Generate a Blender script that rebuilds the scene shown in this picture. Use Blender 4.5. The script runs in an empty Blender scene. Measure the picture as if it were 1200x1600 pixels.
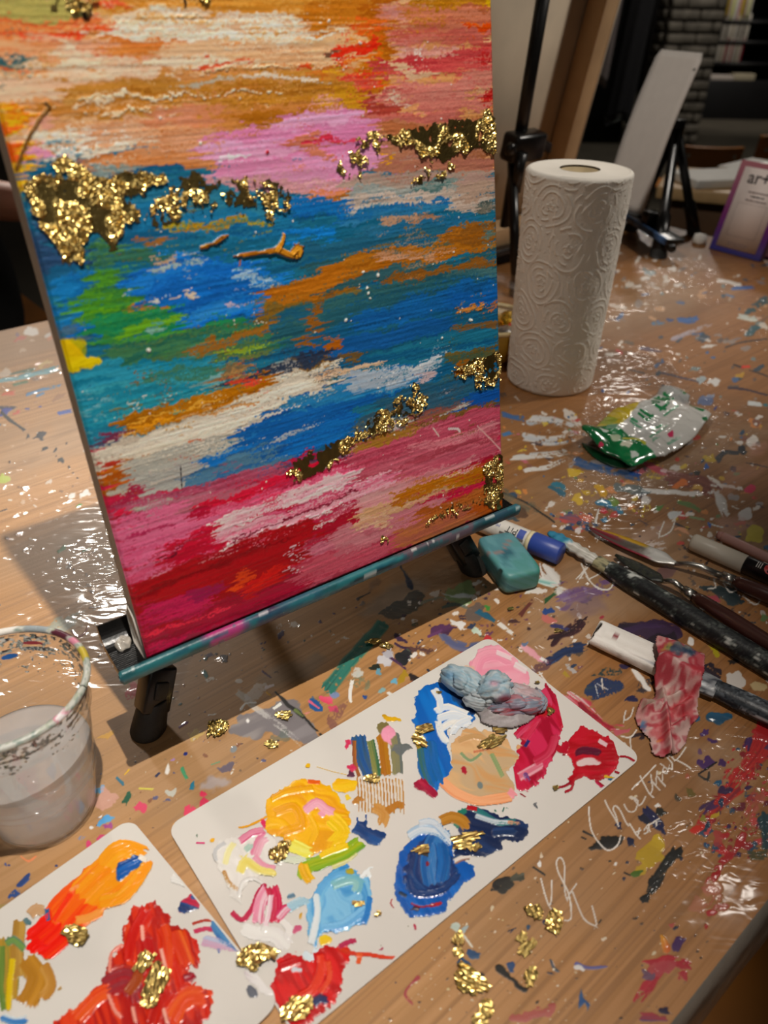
import bpy, bmesh, math, random
import numpy as np
random.seed(5)
RNG = np.random.default_rng(11)
SC = bpy.context.scene
COL = SC.collection
PI = math.pi
V = lambda *a: np.array(a, float)
Z = V(0, 0, 1)

# ------------------------------------------------------------------ camera
CAM_H = 0.385
F_PX = 1202.0
_p, _r = math.radians(34.4), math.radians(1.11)
C_FW = V(0, math.cos(_p), -math.sin(_p))
_up0 = V(0, math.sin(_p), math.cos(_p))
C_R = math.cos(_r) * V(1, 0, 0) + math.sin(_r) * _up0
C_U = -math.sin(_r) * V(1, 0, 0) + math.cos(_r) * _up0
C_POS = V(0, 0, CAM_H)

def at(x, y, z=0.0):
    """point of the horizontal plane at height z seen at photo position x, y"""
    d = (x - 600) / F_PX * C_R + (800 - y) / F_PX * C_U + C_FW
    return C_POS + d * ((z - CAM_H) / d[2])

def on_plane(x, y, P, n):
    d = (x - 600) / F_PX * C_R + (800 - y) / F_PX * C_U + C_FW
    return C_POS + d * (((P - C_POS) @ n) / (d @ n))

def at_dist(x, y, dist):
    """point at forward ground distance dist (world y) seen at photo position x, y"""
    d = (x - 600) / F_PX * C_R + (800 - y) / F_PX * C_U + C_FW
    return C_POS + d * (dist / d[1])

def photo(P):
    d = np.asarray(P, float) - C_POS
    w = d @ C_FW
    return 600 + F_PX * (d @ C_R) / w, 800 - F_PX * (d @ C_U) / w

def make_camera():
    cd = bpy.data.cameras.new('camera')
    cd.sensor_fit = 'VERTICAL'; cd.sensor_height = 36.0; cd.sensor_width = 27.0
    cd.lens = 36.0 * F_PX / 1600.0
    cd.clip_start = 0.02; cd.clip_end = 60
    cd.dof.use_dof = True; cd.dof.focus_distance = 0.52; cd.dof.aperture_fstop = 7.5
    co = bpy.data.objects.new('camera', cd); COL.objects.link(co)
    from mathutils import Matrix
    m = Matrix([[C_R[i], C_U[i], -C_FW[i], C_POS[i]] for i in range(3)] + [[0, 0, 0, 1]])
    co.matrix_world = m
    SC.camera = co

# ------------------------------------------------------------------ materials
def lin(c):
    c = np.asarray(c, float)
    return np.where(c <= 0.04045, c / 12.92, ((c + 0.055) / 1.055) ** 2.4)

def rgb(r, g, b):
    return tuple(lin(V(r, g, b) / 255.0))

def _nodes(name):
    m = bpy.data.materials.new(name); m.use_nodes = True
    nt = m.node_tree
    return m, nt, nt.nodes['Principled BSDF']

def setin(b, **kw):
    for k, v in kw.items():
        k = k.replace('_', ' ')
        if k in b.inputs:
            b.inputs[k].default_value = v

def mat(name, c, rough=0.5, metal=0.0, var=0.12, scale=60.0, bump=0.0, bscale=None, coat=0.0, **kw):
    """principled surface whose colour wanders a little with object-space noise"""
    m, nt, b = _nodes(name)
    tc = nt.nodes.new('ShaderNodeTexCoord')
    nz = nt.nodes.new('ShaderNodeTexNoise'); nz.inputs['Scale'].default_value = scale; nz.inputs['Detail'].default_value = 4
    nt.links.new(tc.outputs['Object'], nz.inputs['Vector'])
    rp = nt.nodes.new('ShaderNodeValToRGB')
    c = np.array(c, float)
    rp.color_ramp.elements[0].position = 0.3; rp.color_ramp.elements[1].position = 0.7
    rp.color_ramp.elements[0].color = (*np.clip(c * (1 - var), 0, 1), 1)
    rp.color_ramp.elements[1].color = (*np.clip(c * (1 + var), 0, 1), 1)
    nt.links.new(nz.outputs['Fac'], rp.inputs['Fac'])
    nt.links.new(rp.outputs['Color'], b.inputs['Base Color'])
    setin(b, Roughness=rough, Metallic=metal, Coat_Weight=coat, Coat_Roughness=0.1, **kw)
    if bump:
        n2 = nt.nodes.new('ShaderNodeTexNoise'); n2.inputs['Scale'].default_value = bscale or scale * 4
        n2.inputs['Detail'].default_value = 3
        nt.links.new(tc.outputs['Object'], n2.inputs['Vector'])
        bp = nt.nodes.new('ShaderNodeBump'); bp.inputs['Strength'].default_value = bump; bp.inputs['Distance'].default_value = 0.002
        nt.links.new(n2.outputs['Fac'], bp.inputs['Height']); nt.links.new(bp.outputs['Normal'], b.inputs['Normal'])
    return m

def vmat(name, rough=0.45, bump=0.0, bscale=900.0, coat=0.0, coat_rough=0.08, metal=0.0, film=None, **kw):
    """pigment comes from the mesh's colour attribute 'pigment'"""
    m, nt, b = _nodes(name)
    a = nt.nodes.new('ShaderNodeVertexColor'); a.layer_name = 'pigment'
    nt.links.new(a.outputs['Color'], b.inputs['Base Color'])
    setin(b, Roughness=rough, Metallic=metal, Coat_Weight=coat, Coat_Roughness=coat_rough, **kw)
    tc = nt.nodes.new('ShaderNodeTexCoord')
    if bump:
        n2 = nt.nodes.new('ShaderNodeTexNoise'); n2.inputs['Scale'].default_value = bscale; n2.inputs['Detail'].default_value = 2
        nt.links.new(tc.outputs['Object'], n2.inputs['Vector'])
        bp = nt.nodes.new('ShaderNodeBump'); bp.inputs['Strength'].default_value = bump; bp.inputs['Distance'].default_value = 0.0006
        nt.links.new(n2.outputs['Fac'], bp.inputs['Height']); nt.links.new(bp.outputs['Normal'], b.inputs['Normal'])
    if film:                                    # clear wrinkled film lying on top of the wood: the coat layer
        mp = nt.nodes.new('ShaderNodeMapping'); mp.inputs['Rotation'].default_value = (0, 0, math.radians(-film[2]))
        mp.inputs['Scale'].default_value = (1.0, 2.3, 1.0)
        nt.links.new(tc.outputs['Object'], mp.inputs['Vector'])
        nz = nt.nodes.new('ShaderNodeTexNoise'); nz.inputs['Scale'].default_value = film[0]; nz.inputs['Detail'].default_value = 1.2
        nz.inputs['Roughness'].default_value = 0.45; nz.inputs['Distortion'].default_value = 0.8
        nt.links.new(mp.outputs['Vector'], nz.inputs['Vector'])
        bp = nt.nodes.new('ShaderNodeBump'); bp.inputs['Strength'].default_value = 1.0; bp.inputs['Distance'].default_value = film[1]
        n3 = nt.nodes.new('ShaderNodeTexNoise'); n3.inputs['Scale'].default_value = 7.0; n3.inputs['Detail'].default_value = 2
        nt.links.new(tc.outputs['Object'], n3.inputs['Vector'])
        r3 = nt.nodes.new('ShaderNodeMapRange'); r3.inputs[1].default_value = 0.44; r3.inputs[2].default_value = 0.70; r3.inputs[3].default_value = 0.10; nt.links.new(n3.outputs['Fac'], r3.inputs[0])
        sp = nt.nodes.new('ShaderNodeSeparateXYZ'); nt.links.new(mp.outputs['Vector'], sp.inputs[0])      # the film lies flatter near the front edge
        r4 = nt.nodes.new('ShaderNodeMapRange'); r4.inputs[1].default_value = -0.72; r4.inputs[2].default_value = -0.30; r4.inputs[3].default_value = 0.34; nt.links.new(sp.outputs[1], r4.inputs[0])
        mu = nt.nodes.new('ShaderNodeMath'); mu.operation = 'MULTIPLY'; nt.links.new(r3.outputs[0], mu.inputs[0]); nt.links.new(r4.outputs[0], mu.inputs[1]); nt.links.new(mu.outputs[0], bp.inputs['Strength'])
        nt.links.new(nz.outputs['Fac'], bp.inputs['Height']); nt.links.new(bp.outputs['Normal'], b.inputs['Coat Normal'])
    return m

# ------------------------------------------------------------------ objects
def wloc(o):
    p = np.zeros(3)
    while o is not None:
        p = p + np.array(o.location); o = o.parent
    return p

def tag(o, label, cat, group=None, kind=None):
    if label: o['label'] = label
    if cat: o['category'] = cat
    if group: o['group'] = group
    if kind: o['kind'] = kind
    return o

def thing(name, loc, label, cat, group=None):
    o = bpy.data.objects.new(name, None); COL.objects.link(o)
    o.location = tuple(loc); o.empty_display_size = 0.02
    return tag(o, label, cat, group)

def obj(name, vf, m, parent=None, smooth=True, cols=None, fmat=None, label=None, org=None):
    """vf = (verts, faces) in world coordinates -> one mesh object; faces: list of index tuples or an (n,4) array"""
    v, f = vf
    v = np.asarray(v, float)
    base = wloc(parent) if parent is not None else (np.array(org, float) if org is not None else V(v[:, 0].mean(), v[:, 1].mean(), v[:, 2].min()))
    me = bpy.data.meshes.new(name)
    if isinstance(f, np.ndarray):
        n = len(f); k = f.shape[1]
        me.vertices.add(len(v)); me.loops.add(n * k); me.polygons.add(n)
        me.vertices.foreach_set('co', (v - base).astype(np.float32).ravel())
        me.loops.foreach_set('vertex_index', f.astype(np.int32).ravel())
        me.polygons.foreach_set('loop_start', np.arange(0, n * k, k, dtype=np.int32))
        me.update(calc_edges=True)
        me.validate()
    else:
        me.from_pydata([tuple(q) for q in (v - base)], [], [tuple(int(i) for i in q) for q in f])
        me.update()
    if cols is not None:
        ca = me.color_attributes.new('pigment', 'FLOAT_COLOR', 'POINT')
        c4 = np.ones((len(v), 4), np.float32); c4[:, :3] = np.clip(cols, 0, 1)
        ca.data.foreach_set('color', c4.ravel())
    ms = m if isinstance(m, (list, tuple)) else [m]
    for q in ms: me.materials.append(q)
    if fmat is not None: me.polygons.foreach_set('material_index', np.asarray(fmat, np.int32))
    me.polygons.foreach_set('use_smooth', np.full(len(me.polygons), bool(smooth)))
    o = bpy.data.objects.new(name, me); COL.objects.link(o)
    if parent is not None:
        o.parent = parent
    else:
        o.location = tuple(base)
    if label: o['label'] = label
    return o

def struct(name, vf, m, **kw):
    o = obj(name, vf, m, **kw); o['kind'] = 'structure'; return o

def join(*parts):
    vs, fs, n = [], [], 0
    for v, f in parts:
        v = np.asarray(v, float)
        vs.append(v); fs += [tuple(int(i) + n for i in q) for q in f]; n += len(v)
    return np.concatenate(vs), fs

def box(c, ax, hs, bev=0.0, seg=2):
    """box at c with axes ax (3 vectors) and half sizes hs"""
    bm = bmesh.new(); bmesh.ops.create_cube(bm, size=2.0)
    for q in bm.verts: q.co = (q.co.x * hs[0], q.co.y * hs[1], q.co.z * hs[2])
    if bev: bmesh.ops.bevel(bm, geom=list(bm.edges), offset=bev, segments=seg, affect='EDGES', profile=0.5)
    bm.verts.index_update()
    v = np.array([q.co[:] for q in bm.verts]); f = [tuple(x.index for x in q.verts) for q in bm.faces]
    bm.free()
    return np.asarray(c) + v @ np.array(ax, float), f

AX = np.eye(3)
def zbox(x0, x1, y0, y1, z0, z1, bev=0.0):
    return box(V((x0 + x1) / 2, (y0 + y1) / 2, (z0 + z1) / 2), AX, ((x1 - x0) / 2, (y1 - y0) / 2, (z1 - z0) / 2), bev)

def unit(v):
    v = np.asarray(v, float); return v / np.linalg.norm(v)

def tube(path, rad, seg=20, up=None, flat=1.0, cap=True):
    """swept tube; rad scalar / list; flat squeezes the section along the frame's second axis"""
    P = np.asarray(path, float); n = len(P)
    R = np.broadcast_to(np.asarray(rad, float), (n,)) if np.ndim(rad) < 2 else None
    FL = np.broadcast_to(np.asarray(flat, float), (n,))
    T = np.gradient(P, axis=0) if n > 2 else np.repeat((P[1:] - P[:1]), 2, 0)
    vs = []; a = np.linspace(0, 2 * PI, seg, endpoint=False)
    u = np.asarray(up, float) if up is not None else (Z if abs(unit(T[0])[2]) < 0.9 else V(1, 0, 0))
    for i in range(n):
        t = unit(T[i]); s = unit(np.cross(t, u)); w = np.cross(s, t)
        if up is None: u = w
        vs.append(P[i] + R[i] * (np.cos(a)[:, None] * s + FL[i] * np.sin(a)[:, None] * w))
    v = np.concatenate(vs); f = []
    for i in range(n - 1):
        for k in range(seg):
            k2 = (k + 1) % seg
            f.append((i * seg + k, i * seg + k2, (i + 1) * seg + k2, (i + 1) * seg + k))
    if cap:
        f.append(tuple(range(seg - 1, -1, -1))); f.append(tuple((n - 1) * seg + k for k in range(seg)))
    return v, f

def lathe(prof, c, seg=64, close=False):
    pr = np.asarray(prof, float); a = np.linspace(0, 2 * PI, seg, endpoint=False)
    v = np.concatenate([np.stack([c[0] + r * np.cos(a), c[1] + r * np.sin(a), c[2] + z + 0 * a], -1) for r, z in pr])
    f = []; n = len(pr)
    for i in range(n if close else n - 1):
        i2 = (i + 1) % n
        for k in range(seg):
            k2 = (k + 1) % seg
            f.append((i * seg + k, i * seg + k2, i2 * seg + k2, i2 * seg + k))
    return v, f

def gridf(nr, nc, wrap=False):
    i = np.arange(nr - 1)[:, None]; j = np.arange(nc if wrap else nc - 1)[None, :]
    j2 = (j + 1) % nc
    return np.stack([i * nc + j, i * nc + j2, (i + 1) * nc + j2, (i + 1) * nc + j], -1).reshape(-1, 4)

def prism(poly, z0, z1):
    """vertical prism over a convex-ish xy polygon"""
    n = len(poly); P = np.asarray(poly, float)[:, :2]
    v = np.concatenate([np.c_[P, np.full(n, z0)], np.c_[P, np.full(n, z1)]])
    f = [tuple(range(n - 1, -1, -1)), tuple(range(n, 2 * n))] + [(i, (i + 1) % n, n + (i + 1) % n, n + i) for i in range(n)]
    return v, f

def solid(o, t, off=-1.0):
    md = o.modifiers.new('thickness', 'SOLIDIFY'); md.thickness = t; md.offset = off
    return o

def copy_tree(o, parent=None):
    c = o.copy(); COL.objects.link(c)
    if parent is not None: c.parent = parent
    for ch in o.children: copy_tree(ch, c)
    return c

# ------------------------------------------------------------------ noise and paint
def _h(ix, iy, s):
    n = (ix * 374761393 + iy * 668265263 + s * 974634777) & 0xffffffff
    n = ((n ^ (n >> 13)) * 1274126177) & 0xffffffff
    return ((n ^ (n >> 16)) & 0xffff) / 65535.0

def vn(x, y, s=0):
    x = np.asarray(x, float); y = np.asarray(y, float) + 0 * x
    x = x + 0 * y
    ix = np.floor(x).astype(np.int64); iy = np.floor(y).astype(np.int64)
    fx = x - ix; fy = y - iy
    fx = fx * fx * (3 - 2 * fx); fy = fy * fy * (3 - 2 * fy)
    a = _h(ix, iy, s); b = _h(ix + 1, iy, s); c = _h(ix, iy + 1, s); d = _h(ix + 1, iy + 1, s)
    return (a * (1 - fx) + b * fx) * (1 - fy) + (c * (1 - fx) + d * fx) * fy

def fbm(x, y, s=0, o=3):
    t = 0; a = 0.5; k = 0
    for i in range(o):
        t = t + a * vn(x * 2 ** i, y * 2 ** i, s + 17 * i); k += a; a *= 0.5
    return t / k

def sst(a, b, x):
    t = np.clip((x - a) / (b - a + 1e-9), 0, 1); return t * t * (3 - 2 * t)

def smooth_path(pts, step=6.0, closed=False):
    P = np.asarray(pts, float)
    if len(P) == 2 and not closed:
        n = max(2, int(np.hypot(*(P[1, :2] - P[0, :2])) / 40) + 1)
        return P[0] + (P[1] - P[0]) * np.linspace(0, 1, n)[:, None]
    out = []; n = len(P); rng = range(n) if closed else range(n - 1)
    for i in rng:
        g = (lambda k: P[k % n]) if closed else (lambda k: P[min(max(k, 0), n - 1)])
        p0, p1, p2, p3 = g(i - 1), g(i), g(i + 1), g(i + 2)
        m = max(2, int(np.hypot(*(p2 - p1)[:2]) / step) + 1)
        t = np.linspace(0, 1, m, endpoint=False)[:, None]
        out.append(0.5 * ((2 * p1) + (-p0 + p2) * t + (2 * p0 - 5 * p1 + 4 * p2 - p3) * t ** 2 + (-p0 + 3 * p1 - 3 * p2 + p3) * t ** 3))
    if not closed: out.append(P[-1:])
    return np.concatenate(out)

PAL = {}
def C(s):
    """'c8a080 d0b090' -> list of sRGB colours"""
    return np.array([[int(k[i:i + 2], 16) / 255.0 for i in (0, 2, 4)] for k in s.split()])

def ramp(cols, k):
    n = len(cols); k = np.asarray(k); sh = k.shape; k = k.ravel()
    if len(sh) > 1: return ramp(cols, k).reshape(*sh, 3)
    if n == 1: return np.repeat(cols, len(k), 0)
    q = np.clip(k, 0, 0.9999) * (n - 1); i = q.astype(int); f = sst(0.2, 0.8, q - i)[:, None]
    return cols[i] * (1 - f) + cols[i + 1] * f

class Surf:
    """paint layer: pigment + thickness sampled at points whose authoring coordinates are px, py"""
    def __init__(s, px, py, base):
        s.x = np.asarray(px, float).ravel(); s.y = np.asarray(py, float).ravel(); N = len(s.x)
        s.c = np.repeat(np.asarray(base, float)[None], N, 0) if np.ndim(base) == 1 else np.array(base, float)
        s.h = np.zeros(N); s.cov = np.zeros(N); s.n = 0
    def _put(s, idx, al, c, h):
        a = al[:, None]
        s.c[idx] = s.c[idx] * (1 - a) + c * a
        s.h[idx] = s.h[idx] * (1 - al * 0.6) + al * h
        s.cov[idx] = np.maximum(s.cov[idx], al)
    def stroke(s, pts, w, cols, dry=0.15, a=1.0, h=0.3, bf=0.3, jag=0.3, soft=0.12, ridge=0.4, sl=0.012, brk=0.0):
        s.n += 1; sd = s.n * 7
        if isinstance(cols, str): cols = C(cols)
        P = smooth_path([(q[0], q[1], q[2] if len(q) > 2 else 1.0) for q in pts])
        m = w * 0.75 + 3
        x0, y0 = P[:, :2].min(0) - m; x1, y1 = P[:, :2].max(0) + m
        idx = np.nonzero((s.x > x0) & (s.x < x1) & (s.y > y0) & (s.y < y1))[0]
        if not len(idx): return
        x = s.x[idx]; y = s.y[idx]
        best = np.full(len(idx), 1e9); T = np.zeros(len(idx)); S = np.zeros(len(idx)); W = np.ones(len(idx))
        acc = 0.0; nseg = len(P) - 1
        for i in range(nseg):
            dx, dy = P[i + 1, :2] - P[i, :2]; L = math.hypot(dx, dy) + 1e-9; ux, uy = dx / L, dy / L
            rx = x - P[i, 0]; ry = y - P[i, 1]
            l = rx * ux + ry * uy; t = -rx * uy + ry * ux
            lc = np.clip(l, -1e9 if i == 0 else 0, 1e9 if i == nseg - 1 else L)
            d = np.hypot(t, l - lc); k = d < best
            best[k] = d[k]; T[k] = t[k]; S[k] = (acc + l)[k]
            W[k] = (P[i, 2] + (P[i + 1, 2] - P[i, 2]) * np.clip(l / L, 0, 1))[k]
            acc += L
        L = acc; hw = w * 0.5 * W + 1e-6
        u = T / hw
        b = 0.6 * vn(T * bf + sd, S * sl, sd) + 0.4 * vn(T * bf * 2.6, S * sl * 2.5, sd + 1)
        fine = vn(x * 0.9, y * 0.9, sd + 2)
        e = 1 - np.abs(u) + (vn(S * 0.06, np.sign(u) * 9, sd + 3) - 0.5) * jag
        eh = hw * jag * 1.6
        en = np.minimum(S + (vn(T * 0.3, 3, sd + 4) - 0.5) * eh + hw * 0.3 * (1 - u * u),
                        L - S + (vn(T * 0.35, 5, sd + 5) - 0.7) * eh * 1.8 + hw * 0.2 * (1 - u * u))
        dd = dry * (0.35 + 0.65 * np.clip(S / (L + 1e-6), 0, 1))
        q = b * 0.75 + fine * 0.25
        al = a * sst(dd - 0.08, dd + 0.1, q) * sst(0, soft, e) * sst(-0.5, 0.8, en)
        if brk: al = al * sst(brk - 0.12, brk + 0.12, fbm(x * 0.16, y * 0.2, sd + 9, 3) + 0.25 * sst(0, .6, e) * (1 - np.clip(S / L, 0, 1)))
        k = al > 0.004
        if not k.any(): return
        idx = idx[k]; al = al[k]; b = b[k]; T = T[k]; S = S[k]; u = u[k]; e = e[k]
        kk = 0.72 * vn(T * bf * 0.55 + 50, S * sl * 0.5, sd + 6) + 0.28 * vn(T * bf * 2.0, S * sl * 1.5, sd + 7)
        c = ramp(cols, (kk - 0.5) * 1.5 + 0.5)
        hh = h * (0.35 + 0.65 * b + ridge * np.exp(-(e / 0.14) ** 2))
        s._put(idx, al, c, hh)
    def blob(s, pts, cols, ang=0.0, a=1.0, h=0.5, rag=4.0, rf=0.12, soft=2.0, bf=0.12, sl=0.02, swirl=0.0, dry=0.0, dome=8.0, con=1.5):
        s.n += 1; sd = s.n * 7 + 3
        if isinstance(cols, str): cols = C(cols)
        P = smooth_path(pts, 8.0, True)[:, :2]
        x0, y0 = P.min(0) - rag - 2; x1, y1 = P.max(0) + rag + 2
        idx = np.nonzero((s.x > x0) & (s.x < x1) & (s.y > y0) & (s.y < y1))[0]
        if not len(idx): return
        X = s.x[idx]; Y = s.y[idx]
        x = X + (fbm(X * rf, Y * rf, sd, 4) - 0.5) * rag * 2.6; y = Y + (fbm(X * rf, Y * rf, sd + 1, 4) - 0.5) * rag * 2.6
        ins = np.zeros(len(idx), bool); dm = np.full(len(idx), 1e9); n = len(P)
        for i in range(n):
            ax, ay = P[i]; bx, by = P[(i + 1) % n]
            cnd = ((ay > y) != (by > y))
            if by != ay: ins ^= cnd & (x < (bx - ax) * (y - ay) / (by - ay) + ax)
            dx, dy = bx - ax, by - ay; t = np.clip(((x - ax) * dx + (y - ay) * dy) / (dx * dx + dy * dy + 1e-9), 0, 1)
            dm = np.minimum(dm, (x - ax - t * dx) ** 2 + (y - ay - t * dy) ** 2)
        d = np.sqrt(dm) * np.where(ins, 1, -1)
        an = math.radians(ang)
        wx = X + swirl * (vn(X * 0.03, Y * 0.03, sd + 8) - 0.5); wy = Y + swirl * (vn(X * 0.03, Y * 0.03, sd + 9) - 0.5)
        S = wx * math.cos(an) + wy * math.sin(an); T = -wx * math.sin(an) + wy * math.cos(an)
        b = 0.6 * vn(T * bf, S * sl, sd + 2) + 0.4 * vn(T * bf * 2.7, S * sl * 2.2, sd + 3)
        al = a * sst(-0.3 * soft, soft, d)
        if dry: al = al * sst(dry - 0.1, dry + 0.1, b * 0.62 + 0.38 * vn(X * 0.45, Y * 0.45, sd + 5) + np.clip(d / 60, 0, 0.08))
        k = al > 0.004
        idx = idx[k]; al = al[k]; b = b[k]; d = d[k]; T = T[k]; S = S[k]
        kk = 0.7 * vn(T * bf * 0.6 + 9, S * sl * 0.7, sd + 6) + 0.3 * b
        c = ramp(cols, (kk - 0.5) * con + 0.5)
        s._put(idx, al, c, h * (np.clip(d / dome, 0, 1) ** 0.5 * 0.6 + 0.6 * b))
    def dots(s, pts, r, cols, h=0.3):
        if isinstance(cols, str): cols = C(cols)
        for i, (x, y) in enumerate(pts):
            rr = r * (0.6 + 0.8 * _h(int(x), int(y), 3))
            k = np.nonzero((np.abs(s.x - x) < rr * 1.5) & (np.abs(s.y - y) < rr * 1.5))[0]
            if not len(k): continue
            an = _h(int(x), int(y), 9) * 6.3
            dx = s.x[k] - x; dy = s.y[k] - y
            u = dx * math.cos(an) + dy * math.sin(an); t = (-dx * math.sin(an) + dy * math.cos(an)) * 1.35
            al = sst(1.1, 0.8, np.hypot(u, t) / rr)
            s._put(k, al, np.repeat(cols[i % len(cols)][None], len(k), 0), h)
    def final(s, gain=1.0, sat=1.0):
        c = s.c; g = (c @ V(.3, .55, .15))[:, None]
        return np.clip(lin(np.clip(g + (c - g) * sat, 0, 1)) * gain, 0, 0.92)
# ------------------------------------------------------------------ shared materials
M_BLACK = mat('black_plastic', rgb(19, 18, 18), 0.28, var=0.3, scale=200, bump=0.05)
M_RUBBER = mat('black_rubber', rgb(36, 34, 31), 0.55, var=0.2, scale=300, bump=0.1)
M_DARKWALL = mat('dark_wall', rgb(10, 9, 9), 0.9, var=0.4, scale=4, bump=0.2)
M_CHARCOAL = mat('charcoal_paint', rgb(16, 16, 18), 0.6, var=0.3, scale=6)
M_FLOOR = mat('concrete_floor', rgb(96, 90, 78), 0.55, var=0.2, scale=2.5, bump=0.15, bscale=60)
M_PLY = mat('orange_plywood', rgb(176, 110, 42), 0.42, var=0.15, scale=9)
M_PINE = mat('pine_wood', rgb(196, 160, 112), 0.5, var=0.12, scale=25)
M_STEEL = mat('steel', rgb(190, 188, 182), 0.3, 1.0, var=0.05, scale=80)
M_PAPER = mat('white_paper', rgb(226, 222, 214), 0.7, var=0.03, scale=40)
M_BROWNPANEL = mat('brown_panel', rgb(84, 56, 28), 0.6, var=0.2, scale=12)

E41 = V(math.cos(math.radians(41)), math.sin(math.radians(41)), 0)    # along the long side of the table
N41 = V(-E41[1], E41[0], 0)
FLOOR_Z = -0.74

def make_room():
    struct('floor', ([(-6, -3, FLOOR_Z), (9, -3, FLOOR_Z), (9, 13, FLOOR_Z), (-6, 13, FLOOR_Z)], [(0, 1, 2, 3)]), M_FLOOR)
    struct('wall_back', zbox(-6, 9, 12.0, 12.2, FLOOR_Z, 2.4), M_DARKWALL)
    struct('wall_left', zbox(-6.2, -6, -3, 12, FLOOR_Z, 2.4), M_DARKWALL)
    struct('wall_right', zbox(9, 9.2, -3, 12, FLOOR_Z, 2.4), M_DARKWALL)
    # brick column: painted bricks, mortar joints cut as real recesses
    m, nt, b = _nodes('painted_brick')
    tc = nt.nodes.new('ShaderNodeTexCoord'); nz = nt.nodes.new('ShaderNodeTexNoise'); nz.inputs['Scale'].default_value = 9; nz.inputs['Detail'].default_value = 6
    nt.links.new(tc.outputs['Object'], nz.inputs['Vector'])
    rp = nt.nodes.new('ShaderNodeValToRGB'); rp.color_ramp.elements[0].position = 0.3; rp.color_ramp.elements[1].position = 0.75
    rp.color_ramp.elements[0].color = (*rgb(96, 90, 80), 1); rp.color_ramp.elements[1].color = (*rgb(160, 152, 138), 1)
    nt.links.new(nz.outputs['Fac'], rp.inputs['Fac']); nt.links.new(rp.outputs['Color'], b.inputs['Base Color']); setin(b, Roughness=0.8)
    bp = nt.nodes.new('ShaderNodeBump'); bp.inputs['Strength'].default_value = 0.6; bp.inputs['Distance'].default_value = 0.01
    nt.links.new(nz.outputs['Fac'], bp.inputs['Height']); nt.links.new(bp.outputs['Normal'], b.inputs['Normal'])
    x0, x1, y0, y1 = 2.11, 2.515, 7.0, 7.42
    parts = []
    rr = random.Random(3); z = FLOOR_Z; k = 0; bh = 0.078; bl = 0.225
    while z < 1.6:
        off = (k % 2) * bl * 0.5
        x = x0 - off
        while x < x1:
            a, c = max(x + 0.006, x0), min(x + bl - 0.006, x1)
            if c - a > 0.02: parts.append(box(V((a + c) / 2, y0 + 0.03 + rr.uniform(-.004, .004), z + bh / 2), AX, ((c - a) / 2, 0.05, bh / 2 - 0.007), 0.008, 1))
            x += bl
        y = y0 + 0.09 - (bl * 0.5 - off)
        while y < y1:
            a, c = max(y + 0.006, y0 + 0.08), min(y + bl - 0.006, y1)
            if c - a > 0.02:
                for xx in (x0 + 0.03, x1 - 0.03): parts.append(box(V(xx, (a + c) / 2, z + bh / 2), AX, (0.05, (c - a) / 2, bh / 2 - 0.007), 0.008, 1))
            y += bl
        z += bh; k += 1
    mortar = mat('grey_mortar', rgb(84, 78, 70), 0.9, var=0.2, scale=30)
    r = struct('trim_1', zbox(x0 + 0.01, x1 - 0.01, y0 + 0.01, y1 - 0.01, FLOOR_Z, 1.6), mortar)
    r['label'] = 'column of grey painted bricks'
    bo = obj('brick_facing', join(*parts), m, r)
    # dark partition left of the column
    struct('wall_partition', zbox(0.9, 2.02, 7.5, 7.62, FLOOR_Z, 1.8), M_CHARCOAL)

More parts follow.
